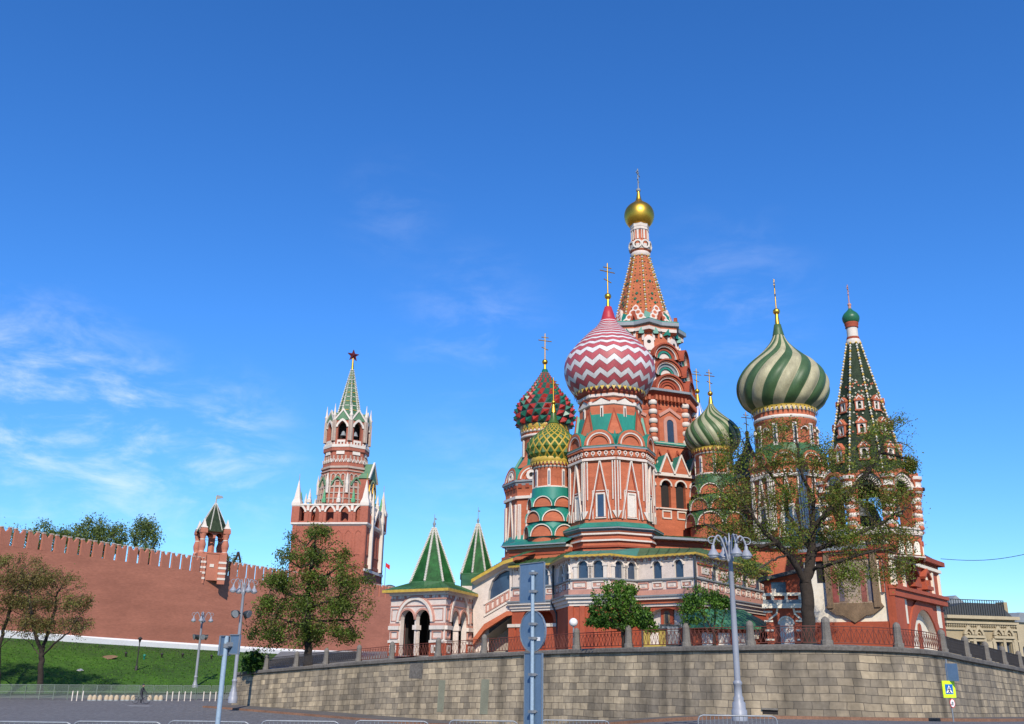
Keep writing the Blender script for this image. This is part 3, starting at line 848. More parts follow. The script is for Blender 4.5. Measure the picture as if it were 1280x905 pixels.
for k in range(8):
    a = SQ + PI / 8 + k * PI / 4
    for j in range(26):
        t = (j + .5) / 26; r_ = lerp(R5 * .92, a3.r(462, 1.7), t) + .04; z = lerp(zD + 2.5, z5, t); s_ = .34 * (1 - t * .5)
        m.lathe(a3.x + r_ * math.cos(a), 213 + r_ * math.sin(a), [(.01, z - s_), (s_, z), (.01, z + s_)], SPW, 5, 0, False)
for f in facets(a3.x, 213, zD + 2.5, z5, R5 * .92, a3.r(462, 1.7), SQ + PI / 8):
    for j in range(9):
        f.box(m, -f.w0 * .5 * (1 - j / 10), f.w0 * .5 * (1 - j / 10), f.h * (j + .5) / 10, f.h * (j + .62) / 10, 0, .12, SPW if j % 2 else GOLDT)
m.build('spire', ck)
m = MB(); zs = a3.z(444.5); rs = a3.r(445, 7.2)
sf = F((a3.x, 213, zs), Vector((math.cos(R(28)), math.sin(R(28)), 0)), (0, 0, 1))
st = []
for k in range(10):
    a = PI / 2 + k * PI / 5; st.append((rs * (1 if k % 2 == 0 else .42) * math.cos(a), rs * (1 if k % 2 == 0 else .42) * math.sin(a)))
RUBY = mat('ruby_glass', (.10, .014, .014), .25, .2, 1)
for s_ in (1, -1):
    for k in range(10):
        p, q = st[k], st[(k + 1) % 10]; tri = [sf.P(*p), sf.P(*q), sf.P(0, 0, .55 * s_)]
        m.face(tri if s_ > 0 else tri[::-1], RUBY)
sf.stroke(m, st, .14, -.08, .08, RUBY, True)
m.tube((a3.x, 213, z5 - .4), (a3.x, 213, zs - rs * .5), .35, .16, GOLD, 8)
m.build('star', ck)

# ------------------------------------------------------------------ little turret standing on the wall
tx = Axis(263, 690, 0.0 + hit(263, 700, KF.o, KF.n).y + 1.7)
Yt = tx.Y; z0 = kt(KF.uv(263, 700)[0]); tur = thing('wall_turret', (tx.x, Yt, z0), 'small open turret with bulbous brick posts and dark tent roof on the fortress wall', 'turret')
TRT = KF.n; rotq = math.atan2(-KF.n.y, -KF.n.x) * 0 + math.atan2(KF.n.y, KF.n.x) + R(12)
m = MB(); hw = tx.r(690, 17.5) * 1.14; zpl = tx.z(694)
sqr = R(-15)
m.lathe(tx.x, Yt, [(hw * 1.10, z0 - 1.2), (hw * 1.10, zpl), (hw * 1.15, zpl + .05), (hw * 1.15, zpl + .3), (.1, zpl + .31)], FORTM, 4, sqr, False)
for f in facets(tx.x, Yt, z0 - 1.2, zpl, hw * 1.10, hw * 1.10, sqr, 4):
    for s_ in (-1, 1):
        u = s_ * f.w0 * .80
        f.box(m, u - .6, u + .6, -.6, f.h, 0, .35, FORTM)
        for j in range(4): f.box(m, u - .64, u + .64, .1 + j * .9, .45 + j * .9, 0, .42, WHITE)
    f.box(m, -.35, .35, f.h * .5, f.h * .62, 0, .1, WHITE)
m.build('turret_base', tur)
ztop = tx.z(669)
for k in range(4):
    a = sqr + k * PI / 2; x, y = tx.x + hw * 1.0 * math.cos(a), Yt + hw * 1.0 * math.sin(a); Hh = ztop - zpl
    m = MB()
    prof = [(.85, 0), (.85, .10), (.62, .12), (.9, .30), (1.0, .45), (.75, .62), (.62, .68), (.75, .72), (.62, .76), (.85, .88), (.85, 1.0)]
    m.lathe(x, y, [(r_ * .66, zpl + t * Hh) for r_, t in prof], lambda j, i: WHITE if j in (1, 6) else FORTM, 10)
    m.lathe(x, y, [(.75, ztop), (.85, ztop + .15), (.85, ztop + .7), (.72, ztop + .8), (.72, ztop + 1.0)], FORTM, 4, sqr, False)
    m.lathe(x, y, [(.8, ztop + .95), (.75, ztop + 1.1), (.5, ztop + 1.25), (.04, ztop + 2.6)], WHITE, 4, sqr, False)
    m.build('turret_post', tur)
m = MB()
for f in facets(tx.x, Yt, ztop - .7, ztop + .7, hw * .98, hw * .98, sqr, 4, False):
    f.wall(m, [(-f.w0, 0), (f.w0, 0), (f.w0, f.h), (-f.w0, f.h)], [archpoly(s_ * f.w0 * .45, .02, f.w0 * .70, .85, 8) for s_ in (-1, 1)], .5, FORTM, FORTM)
    f.box(m, -f.w0, f.w0, f.h - .3, f.h - .05, 0, .2, BRICKD)
m.lathe(tx.x, Yt, [(hw * .22, zpl), (hw * .22, ztop)], FORT, 6, 0, False)
m.build('arch_ring', tur)
zap = tx.z(629)
m = MB(); m.lathe(tx.x, Yt, [(hw * 1.0, ztop + .35), (hw * .98, ztop + .6), (.12, zap)], TENTD, 8, sqr + PI / 8, False)
for k in range(8):
    a = sqr + PI / 8 + k * PI / 4
    for j in range(22):
        t = (j + .5) / 22; r_ = lerp(hw * .98, .12, t); z = lerp(ztop + .6, zap, t)
        m.lathe(tx.x + r_ * math.cos(a), Yt + r_ * math.sin(a), [(.01, z - .15), (.14, z), (.01, z + .15)], SPW, 4, 0, False)
m.build('tent_roof', tur)
m = MB(); m.tube((tx.x, Yt, zap - .3), (tx.x, Yt, tx.z(620)), .12, .06, GOLD, 6); f = F((tx.x, Yt, tx.z(624)), (1, 0, 0), (0, 0, 1))
f.prism(m, [(0, 0), (1.2, .2), (1.0, .6), (0, .75)], -.03, .03, GREYM); m.build('weather_vane', tur)
# far dome and red flag beyond the wall
fx = Axis(487, 730, 330)
fd = thing('distant_dome', (fx.x, 330, 3), 'small grey far off dome peeping over the battlements beside the red flag', 'dome')
m = MB(); m.lathe(fx.x, 330, [(7, 3), (7, fx.z(736)), (7.4, fx.z(735))], YSTONE, 16); m.build('drum', fd)
m = MB(); r_ = fx.r(734, 9); zq = fx.z(736); m.lathe(fx.x, 330, [(r_ * math.cos(a), zq + r_ * .55 * math.sin(a)) for a in [PI / 2 * i / 8 for i in range(9)]], DROOF, 20); m.build('dome_shell', fd)
fl = thing('flagpole', (at(481, 726, 328).x, 328, fx.z(728)), 'tall thin flagpole flying a small red flag beside the gate tower', 'flag')
m = MB(); zz = fx.z(704); xx = fl.location.x; m.tube((xx, 328, fx.z(734)), (xx, 328, zz), .14, .1, GREYM, 6); m.build('pole', fl)
m = MB(); m.grid([[(xx + .1 + 1.0 * i * .36, 328 + .35 * math.sin(i * 1.3), zz - 1.5 - .25 * i) for i in range(5)], [(xx + .1 + 1.0 * i * .36, 328 + .35 * math.sin(i * 1.3), zz - .1 - .2 * i) for i in range(5)]], SIGNRED, False, True); m.build('flag', fl)
# ================================================================== the cathedral
cath = thing('cathedral', (at(765, 800, 88).x, 88, 2.7), 'large red brick cathedral crowned with patterned onion domes and white arcaded gallery', 'cathedral')
def smooth_prof(pts, n):
    """resample a (r, z) profile with n points, by Catmull-Rom"""
    pts = [Vector(p) for p in pts]; out = []
    L = [0]
    for a, b in zip(pts, pts[1:]): L.append(L[-1] + (b - a).length)
    for k in range(n):
        s_ = L[-1] * k / (n - 1); i = 0
        while i < len(pts) - 2 and s_ > L[i + 1]: i += 1
        t = (s_ - L[i]) / (L[i + 1] - L[i])
        p1, p2 = pts[i], pts[i + 1]; p0 = pts[i - 1] if i else p1 * 2 - p2; p3 = pts[i + 2] if i + 2 < len(pts) else p2 * 2 - p1
        q = .5 * ((2 * p1) + (p2 - p0) * t + (2 * p0 - 5 * p1 + 4 * p2 - p3) * t * t + (3 * p1 - p0 - 3 * p2 + p3) * t ** 3)
        out.append((max(q.x, .005), q.y))
    return out
def gold_trim(m, ax, z, r, h=.5, n=48, out=.12):
    m.lathe(ax.x, ax.Y, [(r, z), (r + out, z + h * .15), (r + out, z + h * .8), (r, z + h)], GOLDT, n, 0, True)
    for i in range(n):
        a = 2 * PI * i / n; c, s_ = math.cos(a), math.sin(a); q = r + out + .02
        t = PI / n * .8
        m.face([(ax.x + q * math.cos(a - t), ax.Y + q * math.sin(a - t), z + .05), (ax.x + q * math.cos(a + t), ax.Y + q * math.sin(a + t), z + .05), (ax.x + (q + .06) * c, ax.Y + (q + .06) * s_, z - h * .55)], GOLDT)

# ---------- zigzag dome tower, in front
Z = Axis(764.5, 600, 88)
m = MB()
rp = Z.r(680, 58); zG = 2.6
zt0, zt1 = Z.z(655), Z.z(581); Rw = Z.r(610, 51.8)
m.lathe(Z.x, Z.Y, [(rp * .99, zG), (rp * .99, Z.z(684)), (rp * 1.03, Z.z(683)), (rp * 1.03, Z.z(679)), (rp * .985, Z.z(678)), (rp * .985, Z.z(674)), (rp * 1.03, Z.z(673)), (rp * 1.06, Z.z(671))], BRICK, 8, VF, False)
m.lathe(Z.x, Z.Y, [(Rw, Z.z(668)), (Rw, zt1)], BRICK, 8, VF, False)
tower_z = m.build('zigzag_dome_tower', cath, 'front tower with red and white zigzag onion dome')
m = MB()                                                       # plinth bands, eave and teal skirt roof
for y, h, dr in ((691, .22, .04), (683.5, .2, .08), (675.5, .2, .05)):
    m.lathe(Z.x, Z.Y, [(rp * 1.0, Z.z(y)), (rp * 1.0 + dr + .1, Z.z(y) + .05), (rp * 1.0 + dr + .1, Z.z(y) + h), (rp, Z.z(y) + h + .02)], WHITE if y != 691 else BRICKD, 8, VF, False)
Re = Z.r(668, 64)
m.lathe(Z.x, Z.Y, [(rp * 1.03, Z.z(671.5)), (Re * .97, Z.z(668.6)), (Re, Z.z(668.2)), (Re, Z.z(666.5))], GREYM, 8, VF, False)
m.lathe(Z.x, Z.Y, [(Re * 1.005, Z.z(666.6)), (Re * 1.005, Z.z(665.6)), (Rw * .99, Z.z(659))], TEAL, 8, VF, False)
m.build('skirt_roof', tower_z)
fz = facets(Z.x, Z.Y, zt0, zt1, Rw, Rw, VF)
m = MB()
for f in fz:
    w, h = f.w0, f.h
    f.box(m, -w, -w * .70, 0, h * .82, 0, .10, BRICK); f.box(m, w * .70, w, 0, h * .82, 0, .10, BRICK)
    for u in (-.955, -.80, .80, .955): f.box(m, u * w - .030 * w, u * w + .030 * w, h * (.12 if abs(u) > .9 else .3), h * .93, .08, .2, WHITE)
    for u in (-.905, .905): f.box(m, u * w - .02 * w, u * w + .02 * w, h * .2, h * .9, .08, .18, BRICKD)
    f.prism(m, [(-w, h * .12), (-w * .75, h * .12), (-w, 0)], .08, .22, WHITE); f.prism(m, [(w * .75, h * .12), (w, h * .12), (w, 0)][::1], .08, .22, WHITE)
    f.stroke(m, [(-w * .70, 0), (0, h * .97), (w * .70, 0)], .09, 0, .20, WHITE)
    f.stroke(m, [(-w * .62, 0), (0, h * .86), (w * .62, 0)], .10, 0, .11, BRICKD)
    f.box(m, -w, w, h * .945, h * .985, 0, .26, PINKW)
m.build('white_spear_trim', tower_z)
for i, f in enumerate(fz):
    slit(f, 0, f.h * .03, .62, f.h * .36, tower_z, pane=GLASS if i % 2 else WHITE, fw=.15, arched=False); m2 = MB(); f.stroke(m2, [(-.75, .0), (-.75, f.h * .45), (.75, f.h * .45), (.75, 0)], .08, 0, .1, PINKW); m2.build('window_surround', tower_z)
m = MB()                                                       # frieze and cornice
Rc = Z.r(577, 56)
m.lathe(Z.x, Z.Y, [(Rw, zt1), (Rw * 1.035, zt1 + .1), (Rw * 1.035, Z.z(573))], BRICK, 8, VF, False)
for f in facets(Z.x, Z.Y, zt1, Z.z(572), Rw * 1.035, Rw * 1.035, VF):
    for k in range(5):
        u = -f.w0 + 2 * f.w0 * (k + .5) / 5
        f.ring(m, u, f.h * .52, .11, .20, 0, .1, PINKW, 0, 2 * PI, 8); f.box(m, u - .05, u + .05, f.h * .12, f.h * .35, 0, .1, PINKW)
        f.box(m, u - .32, u + .32, f.h * .82, f.h * .92, 0, .09, BRICKD)
m.lathe(Z.x, Z.Y, [(Rw * 1.03, Z.z(573.5)), (Rc * .97, Z.z(570.5)), (Rc, Z.z(570)), (Rc, Z.z(568))], GREYM, 8, VF, False)
m.lathe(Z.x, Z.Y, [(Rc * 1.004, Z.z(568.1)), (Rc * 1.004, Z.z(567.2)), (Rw * .8, Z.z(563))], TEAL, 8, VF, False)
m.build('cornice', tower_z)
m = MB(); Rk = Rw * 1.0                                         # big rounded gables
for f in facets(Z.x, Z.Y, Z.z(566.5), Z.z(540), Rk, Rk, VF):
    r_ = f.w0 * .95
    koko(m, f, 0, 0, r_, .35, 2.2, .0, TEAL, BRICK, (PINKW, BRICK))
    f.box(m, -f.w0, f.w0, -.5, .02, -.3, .3, BRICK)
m.build('gable_tier', tower_z)
m = MB(); Rd = Z.r(520, 38.5)                                    # teal scarf roof and pointed gables
m.lathe(Z.x, Z.Y, [(Rk * .94, Z.z(562)), (Rk * .90, Z.z(550)), (Rd * 1.05, Z.z(530)), (Rd, Z.z(526))], TEAL, 8, VF, False)
for f in facets(Z.x, Z.Y, Z.z(553), Z.z(526), Rk * .88, Rd * 1.06, FF):
    f.prism(m, [(-f.w0 * .55, 0), (f.w0 * .55, 0), (0, f.h * 1.15)], -1.2, .35, BRICK, TEAL)
    f.stroke(m, [(-f.w0 * .55, 0), (0, f.h * 1.15), (f.w0 * .55, 0)], .12, .3, .42, BRICKD)
m.build('scarf_roof', tower_z)
m = MB()
m.lathe(Z.x, Z.Y, [(Rd, Z.z(535)), (Rd, Z.z(505))], BRICK, 8, VF, False)
for y, h, dr in ((515.5, .4, .14), (506, .35, .2)):
    m.lathe(Z.x, Z.Y, [(Rd, Z.z(y)), (Rd + dr, Z.z(y) + .08), (Rd + dr, Z.z(y) + h), (Rd, Z.z(y) + h + .05)], WHITE if y > 510 else PINKW, 8, VF, False)
m.lathe(Z.x, Z.Y, [(Rd, Z.z(504)), (Rd * 1.04, Z.z(502.5)), (Rd * 1.04, Z.z(501)), (Rd * 1.10, Z.z(499)), (Rd * 1.10, Z.z(497)), (Rd * 1.16, Z.z(494.5)), (Rd * 1.0, Z.z(489))], BRICKD, 8, VF, False)
for f in facets(Z.x, Z.Y, Z.z(535), Z.z(515), Rd, Rd, VF):
    f.box(m, -f.w0 * .13, f.w0 * .13, -1, f.h * .93, 0, .12, WHITE); f.box(m, -f.w0 * .05, f.w0 * .05, -1, f.h * .8, .1, .14, DARK)
for f in facets(Z.x, Z.Y, Z.z(514.5), Z.z(505), Rd, Rd, VF):
    f.prism(m, [(-f.w0 * .48, f.h * .42), (0, f.h * .06), (f.w0 * .48, f.h * .42), (0, f.h * .82)], 0, .12, WHITE)
    f.stroke(m, [(-f.w0 * .72, f.h * .42), (0, f.h * .98), (f.w0 * .72, f.h * .42)], .13, 0, .2, BRICKD)
gold_trim(m, Z, Z.z(494), Rd * 1.12, .7, 40)
m.build('drum', tower_z)
# the dome: red with white zigzags standing slightly proud
pr = smooth_prof(Z.prof([(500, 37), (495, 43.5), (488, 49), (479, 53.8), (466, 56.6), (453, 55), (446, 51.5), (439.5, 46.3), (431, 38.6), (423.6, 31.5), (417, 24.5), (411.7, 18), (405, 12.3), (399, 9)]), 200)
m = MB(); NA = 20; SUB = 6; N = NA * SUB
def tri(i): x = (i % SUB) / SUB; return abs(x * 2 - 1)
bands = []                                       # arc positions of band boundaries
rows = []; J = 48
def pat(s_):
    t = (s_ / len(pr))
    i = int(s_); i = min(max(i, 0), len(pr) - 2); f_ = min(max(s_ - i, 0), 1)
    a, b = pr[i], pr[i + 1]
    return a[0] + (b[0] - a[0]) * f_, a[1] + (b[1] - a[1]) * f_
# boundary rows: narrow towards the top, with dark line bands between red and white
edges = [0]
x = 2.0; seq = []
sizes = []
for s_ in (8, 6.5, 8.6, 7, 9, 7.2, 8.2, 6.6, 7.2, 5, 5.8, 3.6, 4.6, 2.7, 4.0, 2.2, 3.6, 2.0, 3.3, 1.8, 3.0, 1.6, 2.8, 1.5, 2.6, 1.4, 2.4, 1.3, 4): sizes += [s_, .62 if s_ > 3 else .4]
sizes = sizes[:-1]
mats_ = []; k = 0
for i, s_ in enumerate(sizes):
    mats_.append(BLACKL if i % 2 else (DPINK if (i // 2) % 2 == 0 else DWHITE)); edges.append(edges[-1] + s_)
sc = 199.0 / edges[-1]; edges = [e * sc for e in edges]
for j, e in enumerate(edges):
    row = []
    amp = interp(e, [(0, 4), (20, 5.4), (75, 5.2), (98, 3.0), (118, 1.5), (140, .5), (200, .1)])
    for i in range(N):
        r_, z_ = pat(e + (tri(i) - .5) * 2 * amp * (1 if 0 < j < len(edges) - 1 else 0))
        a = 2 * PI * i / N
        row.append((Z.x + r_ * math.cos(a), Z.Y + r_ * math.sin(a), z_))
    rows.append(row)
m.grid(rows, lambda j, i: mats_[j] if j < len(mats_) - 5 else (DRED if mats_[j] is not DWHITE else DWHITE), True, True)
dome_z = m.build('onion_dome', tower_z)
m = MB(); m.lathe(Z.x, Z.Y, [(Z.r(400, 9.2), Z.z(400)), (Z.r(392, 7), Z.z(392)), (Z.r(384, 4.4), Z.z(384)), (.2, Z.z(383.5))], DRED, 24)
m.build('red_cone', dome_z)
cross(tower_z, Z.x, Z.Y, Z.z(370), Z.z(329), .07, Z.z(370.5), Z.r(370, 4.2), GOLD, R(25), [(Z.r(384, 2.4), Z.z(385)), (Z.r(375, 1.5), Z.z(374))])

# ---------- spiral green and cream dome tower, right
def swirl_dome(parent, ax, prof, nr, twist, mg, mc, bulge=.05, rows_=56, sub=6, name='onion_dome', ridge=False, ratio=.5):
    pr = smooth_prof(prof, rows_); N = nr * 2 * sub; rr = []
    for j, (r_, z_) in enumerate(pr):
        t = j / (rows_ - 1); tw = twist * t ** 1.25; row = []
        for i in range(N):
            x = (i % sub) / sub; b = math.sin(PI * x) if sub > 1 else 0
            k = 1 + bulge * (b - .35) * min(1, 6 * t) * (1 if not ridge else 1)
            a = 2 * PI * i / N + tw
            row.append((ax.x + r_ * k * math.cos(a), ax.Y + r_ * k * math.sin(a), z_))
        rr.append(row)
    m = MB(); m.grid(rr, lambda j, i: mg if (i // sub) % 2 == 0 else mc, True, True)
    return m.build(name, parent)
Gx = Axis(982, 540, 93)
m = MB(); Rw = Gx.r(630, 47); zt0, zt1 = Gx.z(676), Gx.z(598)
m.lathe(Gx.x, Gx.Y, [(Rw * 1.14, 2.6), (Rw * 1.14, Gx.z(694)), (Rw * 1.22, Gx.z(692))], BRICK, 8, VF, False)
m.lathe(Gx.x, Gx.Y, [(Rw, Gx.z(690)), (Rw, zt1)], BRICK, 8, VF, False)
tower_g = m.build('spiral_dome_tower', cath, 'right tower with twisted green and cream striped onion dome')
m = MB()
m.lathe(Gx.x, Gx.Y, [(Rw * 1.14, Gx.z(693)), (Rw * 1.26, Gx.z(690.5)), (Rw * 1.26, Gx.z(688.5))], GREYM, 8, VF, False)
m.lathe(Gx.x, Gx.Y, [(Rw * 1.265, Gx.z(688.6)), (Rw * 1.265, Gx.z(687.6)), (Rw * .99, Gx.z(676))], GREEN, 8, VF, False)
m.build('skirt_roof', tower_g)
m = MB()
for f in facets(Gx.x, Gx.Y, zt0, zt1, Rw, Rw, VF):
    w, h = f.w0, f.h
    for u in (-.95, -.80, .80, .95): f.box(m, u * w - .045 * w, u * w + .045 * w, h * .1, h * .93, 0, .2, WHITE)
    f.stroke(m, [(-w * .68, 0), (0, h * .98), (w * .68, 0)], .13, 0, .16, WHITE)
    f.box(m, -w, w, h * .935, h * .985, 0, .24, WHITE)
    for k in range(5): f.box(m, -w + 2 * w * (k + .3) / 5, -w + 2 * w * (k + .7) / 5, h * 1.0, h * 1.04, 0, .2, WHITE)
m.build('white_spear_trim', tower_g)
for f in facets(Gx.x, Gx.Y, zt0, zt1, Rw, Rw, VF): slit(f, 0, f.h * .04, .8, f.h * .42, tower_g, fw=.26, arched=False)
m = MB(); Rc = Rw * 1.09
m.lathe(Gx.x, Gx.Y, [(Rw, zt1), (Rw * 1.04, zt1 + .2), (Rw * 1.04, Gx.z(590)), (Rc, Gx.z(588)), (Rc, Gx.z(586.5)), (Rw * .8, Gx.z(583))], BRICK, 8, VF, False)
for f in facets(Gx.x, Gx.Y, Gx.z(586), Gx.z(562), Rw * .96, Rw * .96, VF):
    koko(m, f, 0, 0, f.w0 * .9, .3, 2.0, .0, GREEN, BRICK, (WHITE, BRICK))
m.build('gable_tier', tower_g)
m = MB(); Rd = Gx.r(540, 36.5)
m.lathe(Gx.x, Gx.Y, [(Rw * .92, Gx.z(584)), (Rd * 1.08, Gx.z(564)), (Rd, Gx.z(560))], GREEN, 16, 0, False)
m.lathe(Gx.x, Gx.Y, [(Rd, Gx.z(566)), (Rd, Gx.z(533)), (Rd * 1.03, Gx.z(532)), (Rd * 1.03, Gx.z(530)), (Rd, Gx.z(529)), (Rd * 1.02, Gx.z(518)), (Rd * 1.06, Gx.z(514)), (Rd * 1.0, Gx.z(506))], BRICK, 32, 0, True)
for y in (531, 521, 516): m.lathe(Gx.x, Gx.Y, [(Rd, Gx.z(y)), (Rd * 1.05, Gx.z(y) + .08), (Rd * 1.05, Gx.z(y) + .38), (Rd, Gx.z(y) + .42)], WHITE if y > 517 else PINKW, 32)
gold_trim(m, Gx, Gx.z(516.5), Rd * 1.06, .9, 44)
for f in facets(Gx.x, Gx.Y, Gx.z(564), Gx.z(534), Rd / math.cos(PI / 10), Rd / math.cos(PI / 10), 0, 10):
    f.box(m, -f.w0 * .24, f.w0 * .24, 0, f.h * .92, 0, .14, WHITE); f.box(m, -f.w0 * .1, f.w0 * .1, f.h * .1, f.h * .85, .12, .16, GLASS)
    f.ring(m, f.w0, f.h * .62, f.w0 * .3, f.w0 * .4, -.2, .12, WHITE, seg=8)
m.build('drum', tower_g)
Gd = Axis(979, 480, 93); Gd.x = (Gx.x + at(978.5, 482, 93).x) / 2; Gx.x = Gd.x
dome_g = swirl_dome(tower_g, Gd, Gd.prof([(y_, h_ * .945) for y_, h_ in [(516, 40), (508, 50), (500, 54.7), (490, 57.6), (478, 56.6), (466, 50.5), (456, 41.5), (448, 31.5), (441, 23), (434, 16), (427, 10.5), (419, 6.8), (412, 5)]]), 10, 1.5, DGREEN, DCREAM, .05, 72, 7)
m = MB(); m.lathe(Gd.x, Gd.Y, [(Gd.r(419, 7.2), Gd.z(420)), (Gd.r(412, 5.4), Gd.z(412)), (Gd.r(406, 4.2), Gd.z(406)), (.2, Gd.z(405.5))], DGREEN, 20); m.build('dome_tip', dome_g)
cross(tower_g, Gd.x, Gd.Y, Gd.z(389), Gd.z(349), .07, Gd.z(389.5), Gd.r(389, 4.3), GOLD, R(70), [(Gd.r(406, 3), Gd.z(407)), (Gd.r(393, 2), Gd.z(393))])

# ---------- red and teal faceted dome tower, far left
Cx = Axis(681, 540, 108)
m = MB(); Rw = Cx.r(640, 49)
zc0, zc1 = Cx.z(690), Cx.z(622)
m.lathe(Cx.x, Cx.Y, [(Rw * 1.08, 2.6), (Rw * 1.08, Cx.z(698))], BRICK, 8, VF, False)
m.lathe(Cx.x, Cx.Y, [(Rw, Cx.z(700)), (Rw, zc1), (Rw * 1.02, Cx.z(618)), (Rw * 1.06, Cx.z(612))], BRICK, 8, VF, False)
tower_c = m.build('faceted_dome_tower', cath, 'left tower with red and teal studded onion dome')
m = MB()
for f in facets(Cx.x, Cx.Y, zc0, zc1, Rw, Rw, VF):
    w, h = f.w0, f.h
    f.box(m, w * .70, w * .92, h * .12, h * .78, 0, .2, WHITE); f.box(m, -w * .92, -w * .70, h * .12, h * .78, 0, .2, WHITE)
    f.box(m, w * .80, w * .825, h * .14, h * .76, .18, .22, BRICKD); f.box(m, -w * .825, -w * .80, h * .14, h * .76, .18, .22, BRICKD)
    f.stroke(m, [(-w * .55, 0), (0, h * .95), (w * .55, 0)], .18, 0, .16, WHITE)
    f.box(m, -w * 1.02, w * 1.02, h * .88, h * .93, 0, .25, WHITE)
for f in facets(Cx.x, Cx.Y, Cx.z(617), Cx.z(603), Rw * 1.04, Rw * 1.06, VF):
    for k in range(4):
        u = -f.w0 + 2 * f.w0 * (k + .5) / 4; f.ring(m, u, f.h * .5, f.w0 * .12, f.w0 * .2, 0, .2, BRICKD, seg=8); f.box(m, u - f.w0 * .12, u + f.w0 * .12, 0, f.h * .5, 0, .05, BRICKD)
m.build('white_spear_trim', tower_c)
m = MB(); Re = Cx.r(682, 53.5)
m.lathe(Cx.x, Cx.Y, [(Rw, Cx.z(686)), (Re, Cx.z(684)), (Re, Cx.z(682)), (Re * .99, Cx.z(681.5)), (Rw * .98, Cx.z(672))], TEAL, 8, VF, False)
m.lathe(Cx.x, Cx.Y, [(Re * .98, Cx.z(686)), (Re * 1.003, Cx.z(684.6)), (Re * 1.003, Cx.z(682.6))], GREYM, 8, VF, False)
m.build('skirt_roof', tower_c)
m = MB(); Rc = Cx.r(612, 53.5)
m.lathe(Cx.x, Cx.Y, [(Rw * 1.05, Cx.z(614)), (Rc * .97, Cx.z(610.5)), (Rc, Cx.z(610)), (Rc, Cx.z(607.5)), (Rw * .8, Cx.z(604))], GREYM, 8, VF, False)
for f in facets(Cx.x, Cx.Y, Cx.z(607), Cx.z(580), Rw * .99, Rw * .92, VF):
    koko(m, f, 0, 0, f.w0 * .95, .3, 2.5, .0, TEAL, BRICK, (WHITE, BRICK))
    f.ring(m, 0, f.w0 * .28, .28, .62, -.1, .3, WHITE, 0, 2 * PI, 10); f.disc(m, 0, f.w0 * .28, .3, .12, DARK, 0, 2 * PI, 10)
m.build('gable_tier', tower_c)
m = MB(); Rd = Cx.r(550, 27.5)
m.lathe(Cx.x, Cx.Y, [(Rw * .9, Cx.z(602)), (Rw * .75, Cx.z(585)), (Rd, Cx.z(572))], TEAL, 8, VF, False)
for f in facets(Cx.x, Cx.Y, Cx.z(592), Cx.z(572), Rw * .84, Rd * 1.05, FF): f.prism(m, [(-f.w0 * .5, 0), (f.w0 * .5, 0), (0, f.h)], -1, .3, BRICK, TEAL)
m.lathe(Cx.x, Cx.Y, [(Rd, Cx.z(578)), (Rd, Cx.z(552)), (Rd * 1.06, Cx.z(550)), (Rd * 1.06, Cx.z(546)), (Rd * 1.1, Cx.z(543)), (Rd, Cx.z(535))], BRICK, 28)
for y in (551, 545.5): m.lathe(Cx.x, Cx.Y, [(Rd, Cx.z(y)), (Rd * 1.1, Cx.z(y) + .05), (Rd * 1.1, Cx.z(y) + .3), (Rd, Cx.z(y) + .34)], PINKW, 28)
gold_trim(m, Cx, Cx.z(541), Rd * 1.08, .8, 36)
for f in facets(Cx.x, Cx.Y, Cx.z(574), Cx.z(553), Rd / math.cos(PI / 10), Rd / math.cos(PI / 10), 0, 10): f.box(m, -f.w0 * .25, f.w0 * .25, 0, f.h, 0, .13, WHITE)
m.build('drum', tower_c)
pr = smooth_prof(Cx.prof([(541, 25), (536, 30.5), (529, 34.3), (519, 35.8), (509, 33), (500, 27.5), (490, 19.5), (480, 13), (472, 8), (466, 4.6)]), 160)
